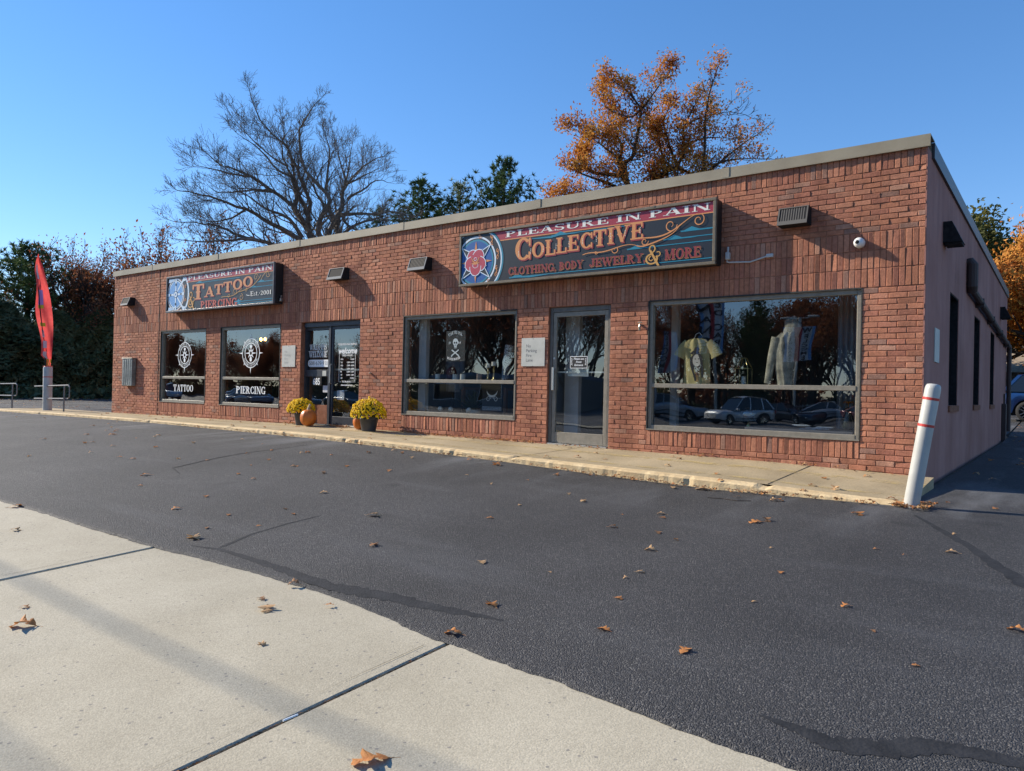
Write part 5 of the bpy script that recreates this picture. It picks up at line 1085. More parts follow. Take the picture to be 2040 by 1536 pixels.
# trees beyond the right rear corner
b, tips = grow(44, 12, .3, 4, GL, 3.0, (0,5,5,4), spread=.7, up=.04, lenr=.6, wig=.2, minr=.012, limb_len=.5)
lv = leaf_cloud(tips, 9, 16, .30, .38); gt_ = make_tree('green_oak', 'green oak behind the rear corner of the side wall', 'tree', b, lv, 'bark_dark', 'oak_green', (-4.2, 39, .3), 0)
lv = leaf_cloud(tips, 10, 18, .28, .42); g2_ = make_tree('gold_tree', 'golden orange tree at the right edge beyond the side wall', 'tree', MB(), lv, 'bark_dark', 'gold_leaves', (-.2, 32.5, .3), 1.3)
D.objects.remove([c for c in g2_.children if c.name.startswith('trunk')][0])
q = [c for c in gt_.children if c.name.startswith('trunk')][0].copy(); COL.objects.link(q); q.parent = g2_; g2_.scale = (.85,.85,.85); gt_.scale = (.9,.9,.98)
copy_tree_at(g2_, (3.4, 36, .3), 2.2, (.8,.8,.9), 'second golden tree just outside the right edge', None, 'gold_tree')
# wooded bank across the street: only seen mirrored in the shop windows
k = 0
src = [gb, gr_, gb, gr_, p1]
src = [gb, gb, gr_, gb, p1, gb]
for i in range(110):
    rw = i % 3; x = -135+i*1.5+R_.uniform(-1,1); y = -61-rw*5+R_.uniform(-2,2); k_ = 1
    if x < -34: y = -46-rw*5+R_.uniform(-3,3)
    if x < -62: y -= 12; k_ = .40+.35*abs(math.sin(x*.11))
    if -75 < x < -34 and i % 2: continue
    s = src[(i*7+i//3) % 6] if not -75 < x < -34 else gb; sc = (R_.uniform(1.0, 1.45) if s is not p1 else R_.uniform(.6,.85))*k_
    c = copy_tree_at(s, (x, y, -.9), R_.uniform(0, 6), (sc, sc, sc*1.05), 'tree in the wood across the street, mirrored in the shop windows', 'trees across the street', {'bare_tree':'bare_tree','rusty_tree':'rusty_tree','pine_tree':'pine_tree'}[s.name.split('.')[0]])
# underbrush behind the car lot
def brush(name, m, n, x0, x1, y0, y1, hgt, s, seed):
    r = random.Random(seed); b = MB()
    for i in range(n):
        x, y = r.uniform(x0,x1), r.uniform(y0,y1); H = hgt*(.5+.5*math.sin(x*.7)+.3*math.sin(x*1.9+2)); c = Vector((x,y,h(x,y)+r.random()**1.3*max(.5,H)))
        u = Vector((r.gauss(0,1),r.gauss(0,1),r.gauss(0,1))).normalized()*s*r.uniform(.5,1.2); v = u.orthogonal().normalized()*s*.4
        b.v += [tuple(c-v),tuple(c+v),tuple(c+u)]; o = len(b.v)-3; b.f.append((o,o+1,o+2)); b.m.append(0); b.c.append(None)
    o = b.build(name, m); o['kind'] = 'stuff'; o['label'] = 'tangled brown underbrush'; return o
brush('underbrush', 'rust_leaves', 24000, -40, 25, -80, -72, 7, .6, 5)
brush('underbrush', 'cedar', 9000, -40, 25, -63, -60.5, 2.5, .5, 25)
brush('underbrush', 'cedar', 14000, -150, -34, -64, -58, 3.2, .8, 15)
brush('undergrowth', 'cedar', 8000, -60, -38, -2, 18, 1.1, .35, 6)
# ------------------------------------------------------------ vehicles
MM['tyre'] = noisy('tyre_rubber', (.012,.012,.012), (.03,.03,.03), 20, .85, .2); MM['chrome'] = mat('chrome', (.6,.6,.62), .2, .95); MM['under'] = mat('underbody', (.01,.01,.01), .9)
MM['headlamp'] = mat('headlamp', (.65,.68,.7), .1, .3); MM['tail'] = mat('tail_lamp', (.35,.01,.012), .15)
def car(name, label, m, loc, rz, suv=False, group=None, cat='car'):
    L_, W_, H_c = (4.7,1.86,1.68) if suv else (4.75,1.82,1.45); bz, hz = (1.02, .98) if suv else (.88,.84); wr = .36 if suv else .33; xf, xr = 1.42, -1.38
    t = thing(name, label, cat, loc, rz, group); b = MB(); n = 56; sec = []
    for i in range(n+1):
        x = L_/2-L_*i/n; u = x/(L_/2); e = max(0, abs(u)-.80)/.20; w = W_/2*(1-.22*e**2.2)
        zl = .30+.10*e
        for c in (xf, xr):
            if abs(x-c) < wr+.07: zl = max(zl, wr+math.sqrt(max(0,(wr+.07)**2-(x-c)**2)))
        zt = bz-(.10*max(0,(u-.15)/.85)**1.4 if u > 0 else 0)-.10*e**2*(1 if u > 0 else .4)
        if suv and u < 0: zt = bz
        zt -= .12*max(0, e-.6)
        zm = (zl+zt)/2+.05; sec.append([(x, w*.93, zl), (x, w, min(zm, zt-.04)), (x, w*.985, zt-.06), (x, w*.90, zt), (x, w*.45, zt+.035), (x, 0, zt+.045)])
    for s in sec: 
        full = s+[(p[0], -p[1], p[2]) for p in s[-2::-1]]; b.v += full
    k = 11
    for i in range(n):
        for j in range(k-1): b.f.append((i*k+j, i*k+j+1, (i+1)*k+j+1, (i+1)*k+j)); b.m.append(0); b.c.append(None)
    b.f += [tuple(range(k-1, -1, -1)), tuple(n*k+j for j in range(k))]; b.m += [0,0]; b.c += [None]*2
    b.build('body', m, t, smooth=True)
    # cabin
    if suv: prof = [(1.02,bz+.02),(.30,H_c-.06),(-.2,H_c),(-1.7,H_c-.04),(-2.18,bz+.04)]
    else: prof = [(.98,bz+.03),(.10,H_c-.04),(-.35,H_c),(-1.0,H_c-.05),(-1.85,bz+.03)]
    wb, wt = W_/2*.93, W_/2*.74; b = MB(); P = []
    for (x, z) in prof: f = (z-bz)/(H_c-bz); P.append((x, wb+(wt-wb)*f, z))
    pts = P+[(p[0], -p[1], p[2]) for p in P]; b.add(pts, [(0,1,2,3,4),(9,8,7,6,5),(0,5,6,1),(3,8,9,4)]); b.build('window', 'carglass', t)
    b = MB()
    top = [(P[i][0], P[i][1]+.012, P[i][2]+.012) for i in (1,2,3)]; nn = 3
    rf = []
    for (x, y, z) in top: rf += [(x, y, z), (x, y*.6, z+.035), (x, 0, z+.045), (x, -y*.6, z+.035), (x, -y, z)]
    b.add(rf, [(i*5+j, i*5+j+1, (i+1)*5+j+1, (i+1)*5+j) for i in range(2) for j in range(4)])
    for s in (1, -1):
        for (i, j, w_) in ((0,1,.07),(4,3,.12 if suv else .16)):
            a, c_ = P[i], P[j]; sx = -w_ if i == 0 else w_
            b.add([(a[0],s*(a[1]+.01),a[2]),(a[0]+sx,s*(a[1]+.012),a[2]),(c_[0]+sx,s*(c_[1]+.012),c_[2]+.01),(c_[0],s*(c_[1]+.01),c_[2]+.01)], [(0,1,2,3) if s < 0 else (3,2,1,0)])
        for xb in ((-.35,) if not suv else (-.35,-1.25)):
            y0_, y1_ = wb+.010, wt+.012; b.add([(xb,s*y0_,bz),(xb-.09,s*y0_,bz),(xb-.11,s*y1_,H_c-.02),(xb-.03,s*y1_,H_c-.02)], [(0,1,2,3) if s < 0 else (3,2,1,0)])
    b.build('roof', m, t)
    b = MB(); b.box(-L_/2+.25, L_/2-.25, -W_/2+.18, W_/2-.18, .22, .75); b.build('underbody', 'under', t)
    for x in (xf, xr):
        for s in (1, -1):
            b = MB(); y0_ = s*(W_/2-.21); y1_ = s*(W_/2-.015); pr = [(wr-.10,0),(wr-.02,.0),(wr,.03),(wr,.165),(wr-.02,.195),(wr-.10,.195)]
            b.lathe(pr, 24); o = b.build('wheel', 'tyre', t, True); T = Matrix.Translation((x, y0_, wr)) @ Matrix.Rotation(-PI/2*s, 4, 'X'); o.data.transform(T)
            r_ = MB()
            for q in range(5):
                a = q*2*PI/5; ca, sa = math.cos(a), math.sin(a)
                for dx_ in (-.035, .035):
                    r_.add([(ca*.04-sa*dx_,sa*.04+ca*dx_,.175),(ca*(wr-.09)-sa*dx_*1.6,sa*(wr-.09)+ca*dx_*1.6,.185),(ca*(wr-.09)-sa*(dx_*1.6+.03),sa*(wr-.09)+ca*(dx_*1.6+.03),.185),(ca*.04-sa*(dx_+.025),sa*.04+ca*(dx_+.025),.175)], [(0,1,2,3)])
            r_.lathe([(wr-.10,.19),(wr-.085,.192),(wr-.09,.15)], 24); r_.lathe([(0,.185),(.05,.183),(.055,.17)], 12); r_.lathe([(0,.10),(wr-.09,.10)], 20, mi=1)
            ro = r_.build('rim', ['chrome','under'], o); ro.data.transform(T)
    for s in (1, -1):
        b = MB(); y_ = s*(W_/2-.26); b.box(L_/2-.32, L_/2-.06, y_-.14, y_+.14, bz-.34, bz-.22, bev=.03); b.build('headlight', 'headlamp', t)
        b = MB(); y_ = s*(W_/2-.22); b.box(-L_/2+.0, -L_/2+.22, y_-.14, y_+.12, bz-.28, bz-(.02 if suv else .10), bev=.03); b.build('tail_light', 'tail', t)
        b = MB(); b.box(.68,.86, s*(W_/2+.02)-.09, s*(W_/2+.02)+.09, bz+.02, bz+.15, bev=.03); b.build('mirror', m, t)
    b = MB()
    for q in range(4): b.box(L_/2-.05, L_/2+.012, -.45, .45, .47+q*.07, .505+q*.07)
    b.build('grille', 'chrome', t); b = MB(); b.box(-L_/2-.012, -L_/2+.02, -.26, .26, .55, .68); b.build('number_plate', 'plate', t)
    b = MB()
    for s in (1,-1):
        for zz_ in (.45,): b.box(-1.0,1.0, s*(W_/2-.012)-.012, s*(W_/2-.012)+.012, zz_, zz_+.05)
    b.build('side_trim', 'under', t)
    return t
PB = paint('blue_paint', (.012,.05,.16)); PW = paint('white_paint', (.62,.64,.66)); PS = paint('silver_paint', (.40,.42,.45)); PK = paint('dark_paint', (.012,.016,.03)); PR = paint('dark_red_paint', (.12,.012,.015))
car('parked_car', 'blue sport utility vehicle parked behind the rear corner of the side wall', PB, (.35, 22.9, h(0,22.6)), 0, True)
car('parked_car', 'white sport utility vehicle across the street, mirrored in the widest shop window', PW, (-16.9, -37.2, -.82), PI/2+.55, True)
car('parked_car', 'dark blue sedan across the street, mirrored right of the white one', PK, (-15.6, -43.6, -.82), .35)
car('parked_car', 'silver sedan across the street, mirrored behind the dark sedan', PS, (-13.9, -49.2, -.82), .25)
car('parked_car', 'silver estate across the street, mirrored left of the white one', PS, (-23.8, -42.4, -.82), -.1, True)
car('parked_car', 'dark red car across the street with its tail lamps towards the shop', PR, (-10.4, -45.2, -.82), .5)
car('parked_car', 'dark sedan far along the street, mirrored in the left entrance', PK, (-47, -30, -.8), .2)
car('parked_car', 'blue grey sedan far along the street, mirrored in the left windows', paint('slate_paint', (.08,.14,.22)), (-56, -27, -.8), .1)
car('parked_car', 'silver sedan far along the street, mirrored beside the blue grey one', PS, (-51.5, -29, -.8), .15)
PLB = paint('pale_blue_paint', (.30,.45,.58))
car('parked_car', 'pale blue van far along the street, mirrored in the TATTOO window', PLB, (-77, -31, -.8), .1, True)
car('parked_car', 'white car far along the street, mirrored beside the pale blue one', PW, (-66, -33, -.8), .15)
car('parked_car', 'pale blue car far along the street, mirrored in the PIERCING window', PLB, (-71, -37, -.8), .1)
# ------------------------------------------------------------ street furniture across the street (mirrored only)
MM['galv'] = mat('galvanised_pole', (.42,.43,.42), .45, .4)
def banner(name, label, loc, rz, w, hgt, left, right, z, pole_h=None):
    t = thing(name, label, 'banner', (loc[0], loc[1], z), rz); b = MB(); cols_ = 10; 
    b.v = []; 
    for i in range(cols_+1):
        for j in range(9):
            u, v = i/cols_-.5, j/8; b.v.append((u*w*(1-.10*math.sin(PI*v)), .06*math.sin(u*6+v*2), v*hgt))
    for i in range(cols_):
        for j in range(8): b.f.append((i*9+j,(i+1)*9+j,(i+1)*9+j+1,i*9+j+1)); b.m.append(0 if i in (0,9) else 2 if i in (4,5) else 1); b.c.append(None)
    b.build('cloth', [col('banner_blue',(.15,.35,.65),.7), col('banner_white',(.6,.6,.62),.7), col('banner_red',(.5,.04,.05),.7)], t)
    for (s_, txt) in ((-1, left), (1, right)):
        n = len(txt)
        for i, c in enumerate(txt):
            if c == ' ': continue
            Wm = Matrix.Translation((s_*w*.24, .10, hgt*(1-(i+.85)/n))) @ Matrix.Rotation(PI, 4, 'Z') @ Matrix.Rotation(PI/2, 4, 'X')
            q = sans(c, 0,0,0, hgt/n*1.05, 'dark', 'lettering', None, 'CENTER', world=Wm, off=.01, sx=1.4); q.parent = t
    return t
def lamp_post(x, y, H, label, heads=2):
    t = thing('lamp_post', label, 'street lamp', (x, y, -.82), .3); b = MB(); b.tube([(0,0,0),(0,0,H)], [.14,.09], 10); b.box(-.3,.3,-.3,.3,0,.5,bev=.03); b.build('pole', 'galv', t)
    for s in (1,-1): b = MB(); b.box(min(0,s*1.3), max(0,s*1.3), -.03, .03, H-.08, H-.02); b.box(min(s*.6,s*1.5), max(s*.6,s*1.5), -.2, .2, H-.06, H+.10, bev=.04); b.build('lamp_head', 'galv', t)
    return t
lamp_post(-17.3, -52, 8.3, 'tall twin headed lamp post across the street carrying the WELCOME banner'); lamp_post(-24.6, -52, 11, 'tall lamp post across the street behind the feather banners')
banner('street_banner', 'two sided banner reading WELCOME and USED CARS on the lamp post', (-17.3,-51.8), 0, 2.3, 3.1, 'USED CARS', 'WELCOME', 3.7)
banner('street_banner', 'long curved banner reading USED CARS and FINANCE', (-24.4,-50.5), 0, 2.2, 6.5, 'FINANCE', 'USED CARS', 4.4)
banner('street_banner', 'red edged banner reading WELCOME at the far end of the car lot', (-28.5,-51.5), 0, 1.6, 3.6, 'WELCOME', '', 3.0)
b = MB(); b.box(-.45,.45,-.04,.04,.0,2.0,bev=.02); o = b.build('price_board', col('board_grey',(.35,.38,.42),.5)); o.location = (-19.8,-30.2,-.72); tag(o, 'narrow grey upright board at the far kerb', 'sign')
# utility poles and wires (their soft shadows cross the pavement)
for (px, label) in ((-42.0, 'wooden utility pole on the near side of the street, left of the view'), (19, 'wooden utility pole on the near side of the street, right of the view')):
    t = thing('utility_pole', label, 'utility pole', (px, -12.2, -.55)); b = MB(); b.tube([(0,0,-.3),(.03,0,11)], [.17,.12], 12); b.build('pole', 'bark', t); b = MB(); b.box(-.05,.05,-1.1,1.1,10.2,10.32); b.box(-.04,.04,-.9,.9,9.2,9.3); b.build('crossarm', 'bark', t)
def wire(y, z, r, label, x0=-42, x1=19, sag=.35):
    b = MB(); pts = [(x0+(x1-x0)*i/24, 0, -sag*4*(i/24)*(1-i/24)) for i in range(25)]; pts = [(p[0]-x0, 0, p[2]) for p in pts]; b.tube(pts, r, 6); o = b.build('overhead_cable', 'black'); o.location = (x0, y, z); tag(o, label, 'cable')
wire(-11.75, 9.0, .022, 'thick black overhead cable above the street side pavement'); wire(-12.75, 9.3, .022, 'second black overhead cable further over the street')
# low buildings
def house(name, label, x0, x1, y0, y1, z0, hgt, wm, rm, roof_h, wins, face=-1):
    t = thing(name, label, 'building', ((x0+x1)/2, (y0+y1)/2, z0)); cx_, cy_ = (x0+x1)/2, (y0+y1)/2; X, Y = (x1-x0)/2, (y1-y0)/2
    b = MB(); b.box(-X, X, -Y, Y, -1, hgt); b.build('wall', wm, t); b = MB(); o_ = .4
    if roof_h: b.add([(-X-o_,-Y-o_,hgt-.05),(X+o_,-Y-o_,hgt-.05),(X+o_,Y+o_,hgt-.05),(-X-o_,Y+o_,hgt-.05),(-X-o_,0,hgt+roof_h),(X+o_,0,hgt+roof_h)], [(0,1,5,4),(2,3,4,5),(0,4,3),(1,2,5),(0,3,2,1)])
    else: b.box(-X-.1, X+.1, -Y-.1, Y+.1, hgt, hgt+.35)
    b.build('roof', rm, t)
    for (wx_, wz_, ww, wh) in wins:
        yy_ = face*(Y+.02); b = MB(); b.box(wx_-ww/2-.08, wx_+ww/2+.08, min(yy_,yy_-face*.05), max(yy_,yy_-face*.05), wz_-.08, wz_+wh+.08); fo = b.build('window', 'white', t)
        b = MB(); y2 = yy_+face*.012; b.box(wx_-ww/2, wx_+ww/2, min(y2,y2-face*.01), max(y2,y2-face*.01), wz_, wz_+wh); b.build('pane', 'carglass', fo)
    return t
MM['shingle'] = noisy('shingles', (.20,.15,.10), (.32,.25,.17), 7, .9, .4, 30); MM['siding'] = noisy('dark_siding', (.035,.04,.045), (.06,.065,.07), 3, .8, .2); MM['paleside'] = noisy('pale_siding', (.42,.42,.42), (.55,.55,.54), 2, .8, .2)
house('house', 'low dark house with tan shingle roof beyond the blue car', -9, 5.5, 46, 54, .4, 2.5, 'siding', 'shingle', 1.9, [(6.2,1.2,.9,1.0),(1,1.2,1.2,1.0)])
house('house', 'pale low building showing through the cedars at the left', -62, -54, -2, 9, 0, 2.9, 'paleside', 'shingle', 1.0, [(-3,1,1,1.2),(2,1,1,1.2)])
house('low_building', 'pale flat roofed workshop across the street, mirrored in the middle window', -54, -37, -54, -47, -.9, 3.2, col('drab_wall',(.16,.17,.18),.8), col('fascia_blue',(.12,.2,.3),.5), 0, [(-6,1,2.5,1.6),(0,1,2.5,1.6),(6,1,2.5,1.6)], 1)
b = MB()
for i in range(60): b.box(-19.5+i*.25,-19.46+i*.25,-.015,.015,0,1.3)
b.box(-19.5,-4.6,-.02,.02,1.15,1.19); b.box(-19.5,-4.6,-.02,.02,.2,.24); o = b.build('picket_fence', 'galv'); o.location = (0,-58,-.82); tag(o, 'pale upright railing fence behind the cars across the street', 'fence')
# ------------------------------------------------------------ bollards, rails, flag
def bollard(name, label, base, top, r, band_z):
    t = thing(name, label, 'bollard', base); v = Vector(top)-Vector(base); ln = v.length; q = v.normalized().to_track_quat('Z','Y').to_matrix().to_4x4()
    b = MB(); b.lathe([(r*1.02,-.06),(r,.02),(r,ln-.05),(r*.93,ln-.022),(r*.78,ln-.006),(r*.4,ln),(0,ln)], 32); o = b.build('sleeve', 'bollard', t, True); o.data.transform(q)
    for z_ in band_z:
        b = MB(); b.lathe([(r+.001,z_),(r+.0028,z_+.001),(r+.0028,z_+.023),(r+.001,z_+.024)], 32); o = b.build('reflective_band', col('band_red',(.50,.04,.03),.4), t); o.data.transform(q)
    return t
MM['bollard'] = noisy('bollard_plastic', (.36,.36,.335), (.47,.47,.44), 2.5, .42, .05, 20)
bollard('bollard', 'leaning pale grey bollard with two red bands at the right corner of the shop', (-1.13,-1.80,-.01), (-.965,-1.76,1.15), .067, (1.02,.77))
bollard('bollard', 'upright grey bollard at the far left end of the kerb', (-22.82,-.9,.1), (-22.86,-.9,1.395), .115, (1.28,.98))
def pipe_rail(label, x0, x1, y, posts, endx):
    t = thing('hand_rail', label, 'railing', (endx, y, .12)); b = MB(); e = endx-x0 if x0 < endx else 0
    a = x0-endx; c = x1-endx; b.tube([(a,0,.70),(c-.06,0,.76),(c,0,.72),(c,0,.44),(c-.06,0,.40),(a,0,.35)], .018, 8); b.build('rail', col('rail_paint', (.16,.16,.16), .4, .3), t)
    for p in posts: b = MB(); b.tube([(p-endx,-.03,-.1),(p-endx,-.03,.75)], .021, 8); b.build('post', 'rail_paint', t)
pipe_rail('black pipe handrail at the left edge of the view', -28.5, -24.9, -.95, (-27.6,-25.15), -26)
pipe_rail('black pipe handrail ending just right of the far bollard', -23.6, -21.3, -.95, (-21.55,), -22)
t = thing('feather_flag', 'tattered tall red feather flag with purple and yellow marks by the far bollard', 'flag', (-26.8,.63,.02), 1.2); t.scale = (1.15,)*3; b = MB(); b.tube([(0,0,-.1),(-.08,0,1.2),(-.28,0,3.0),(-.42,0,4.55)], [.022,.02,.014,.006], 6); b.build('pole', 'black', t)
b = MB(); nz = 34; r = random.Random(4)
wL = lambda v: .06+.30*math.sin(PI*min(1,v*1.05))**.7*(1-.25*v)+.06*math.sin(v*17); 
for j in range(nz+1):
    v = j/nz; z = .95+3.5*v; xc = -.02-.10*(z-1)/1.0*.9
    wl = .55*(.10 if v < .15 else .26+.07*math.sin(v*13+1))*(1 if v < .86 else (1-v)/.14)+.01; wr_ = .62*(.05+.30*math.sin(PI*v)**1.2)*(1 if v < .9 else (1-v)/.1)
    if v < .10: wl *= v/.10; wr_ *= v/.1
    for i in range(7): u = i/6; b.v.append((xc-wl+(wl+wr_)*u, .07*math.sin(u*7+v*11)+.04*math.sin(v*23), z))
for j in range(nz):
    for i in range(6): b.f.append((j*7+i, j*7+i+1, (j+1)*7+i+1, (j+1)*7+i)); v = j/nz; b.m.append(2 if v < .05 or (v < .13 and (i+j) % 2) else 1 if ((i in (1,2) and (.13 < v < .20 or .23 < v < .27)) or (i == 1 and .30 < v < .38) or (i in (1,) and .78 < v < .9)) else 3 if (i in (1,2) and .58 < v < .68) else 2 if (i in (1,2) and (.53 < v < .565 or .40 < v < .43)) else 0); b.c.append(None)
b.build('cloth', [leafmat('flag_red', [(.60,.07,.07),(.68,.11,.10)], trans=.45), col('flag_pale',(.6,.45,.45),.7), col('flag_yellow',(.55,.5,.03),.7), col('flag_purple',(.42,.25,.6),.7)], t, smooth=True)
# ------------------------------------------------------------ pots, mums, pumpkins
MM['pot'] = noisy('pot_plastic', (.045,.047,.055), (.07,.072,.082), 4, .5, .05)
leafmat('mum_yellow', [(.72,.42,.005),(.85,.58,.01),(.88,.68,.03)], trans=.3); leafmat('mum_leaf', [(.015,.04,.012),(.04,.09,.025)], trans=.2)
def flower_pot(label, loc, pr, ph, rx, rz_, seed):
    z0 = wz(loc[0], loc[1]); t = thing('flower_pot', label, 'potted plant', (loc[0], loc[1], z0), 0, 'yellow chrysanthemums by the dark entrance'); b = MB()
    b.lathe([(0,0),(pr*.66,0),(pr*.70,ph*.05),(pr*.92,ph*.85),(pr*.97,ph*.86),(pr,ph),(pr*.93,ph*1.005),(pr*.89,ph*.92),(0,ph*.9)], 32); b.build('pot', 'pot', t, True)
    r = random.Random(seed); lf = MB(); fl = MB()
    for i in range(900):
        a = r.uniform(0,2*PI); e = r.uniform(-.35,PI/2); k = r.uniform(.5,.96); c = Vector((rx*k*math.cos(a)*math.cos(e), rx*k*math.sin(a)*math.cos(e), ph+.05+rz_*.85*k*math.sin(e)))
        u = Vector((r.gauss(0,1),r.gauss(0,1),r.gauss(0,1))).normalized()*.033; v = u.orthogonal().normalized()*.013; lf.add([tuple(c-u*.5),tuple(c+v),tuple(c+u*.5),tuple(c-v)], [(0,1,2,3)])
    lf.build('foliage', 'mum_leaf', t)
    for i in range(520):
        g_ = i*2.39996; zf = 1-(i+.5)/520*1.15; zf = max(-.18, zf+r.uniform(-.05,.05)); rr_ = math.sqrt(max(0,1-zf*zf)); a = g_+r.uniform(-.15,.15); bump = 1+r.gauss(0,.03)+.05*math.sin(a*3+seed)
        if zf < .05 and r.random() < .4: continue
        nrm = Vector((rr_*math.cos(a), rr_*math.sin(a), zf)); c = Vector((nrm.x*rx*bump, nrm.y*rx*bump, ph+.05+nrm.z*rz_*bump)); nrm = (nrm+Vector((r.gauss(0,.2),r.gauss(0,.2),.25))).normalized(); ax = nrm.orthogonal().normalized(); bx_ = nrm.cross(ax); s = r.uniform(.018,.026)
        vs = [tuple(c+nrm*s*.55)]; 
        for (q_, zz_) in ((.55,.45),(1.0,0.0)):
            for m_ in range(10): w_ = m_*2*PI/10; rr2 = s*q_*(1 if m_ % 2 else .8); vs.append(tuple(c+ax*math.cos(w_)*rr2+bx_*math.sin(w_)*rr2+nrm*s*zz_))
        fs = [(0,1+m_,1+(m_+1)%10) for m_ in range(10)]+[(1+m_,11+m_,11+(m_+1)%10,1+(m_+1)%10) for m_ in range(10)]; fl.add(vs, fs)
    fl.build('flowers', 'mum_yellow', t); return t
flower_pot('pot of yellow chrysanthemums left of the dark entrance, behind the larger pumpkin', (-12.17,-.33), .145, .24, .265, .235, 3)
flower_pot('pot of yellow chrysanthemums right of the dark entrance', (-10.05,-.45), .18, .245, .305, .29, 8)
MM['pumpkin'] = noisy('pumpkin_skin', (.50,.125,.015), (.60,.19,.03), 5, .42, .12, 25)
def pumpkin(label, loc, rx, hz_, stem_on, seed):
    z0 = wz(loc[0], loc[1]); t = thing('pumpkin', label, 'pumpkin', (loc[0], loc[1], z0), seed, 'pumpkins by the dark entrance'); b = MB(); pr = []
    for i in range(21): a = -PI/2+PI*i/20; pr.append((rx*math.cos(a)**.8 if math.cos(a) > 0 else 0.001, hz_*.5+hz_*.5*math.sin(a)*(1-.06*abs(math.cos(a)))-(.03*(1-math.cos(a))**3 if a > 0 else -.01*(1-math.cos(a))**3)))
    b.lathe(pr, 80, wob=lambda a, z: 1-.045*abs(math.sin(a*5.5+seed))**.6*0-.05*(1-abs(math.sin(a*5+seed))**.5)); b.build('body', 'pumpkin', t, True)
    if stem_on: b = MB(); b.tube([(0,0,hz_-.05),(0,0,hz_+.01),(.015,0,hz_+.05),(.03,.01,hz_+.085)], [.045,.028,.022,.026], 8); b.build('stem', col('pumpkin_stem',(.42,.34,.22),.8), t)
    else: b = MB(); b.tube([(0,0,hz_-.05),(0,0,hz_+.01),(.005,0,hz_+.02)], [.04,.022,.018], 8); b.build('stem', col('pumpkin_stem',(.42,.34,.22),.8), t)
pumpkin('larger pumpkin with pale stem beside the left pot', (-11.72,-.50), .16, .345, True, .3)
pumpkin('taller narrow pumpkin tucked behind the right pot', (-10.40,-.36), .125, .31, False, .9)
# ------------------------------------------------------------ fallen leaves
leafmat('leaf_tan', [(.42,.25,.12),(.55,.36,.19)], trans=.2); leafmat('leaf_orange', [(.38,.15,.05),(.52,.24,.08)], trans=.2); leafmat('leaf_brown', [(.22,.11,.05),(.34,.18,.09)], trans=.2)
def leaf_mesh(seed, m):
    r = random.Random(seed); n = 14; b = MB(); cu = r.uniform(.5,1.5); tw = r.uniform(-.6,.6); bend = r.uniform(-.3,.3)
    lob = [0,.05,.15,.30,.27,.11,.13,.36,.44,.29,.10,.15,.27,.19,.03]
    for i in range(n+1):
        t = i/n; x = t-.5; w = lob[i]*r.uniform(.8,1.15); wl = lob[i]*r.uniform(.8,1.15); sh = .09 if lob[i] > .2 else 0; cy_ = bend*math.sin(t*PI)*.3
        zc_ = .16*cu*math.sin(t*PI*1.15)+.02
        b.v += [(x+sh, cy_-wl, zc_+.30*wl*wl*cu*2-.02+tw*wl*.25), (x, cy_, zc_), (x+sh, cy_+w, zc_+.30*w*w*cu*2-.02-tw*w*.25)]
    for i in range(n): b.f += [(3*i,3*i+3,3*i+4,3*i+1),(3*i+1,3*i+4,3*i+5,3*i+2)]; b.m += [0,0]; b.c += [None]*2
    b.tube([(-.5,0,.02),(-.62,.02,.015),(-.72,.06,.03)], [.012,.01,.008], 4)
    o = b.build('oak_leaf', m); D_ = o.data; D.objects.remove(o); return D_
LM = [leaf_mesh(i, ['leaf_tan','leaf_orange','leaf_brown','leaf_orange','leaf_tan','leaf_orange'][i % 6]) for i in range(12)]
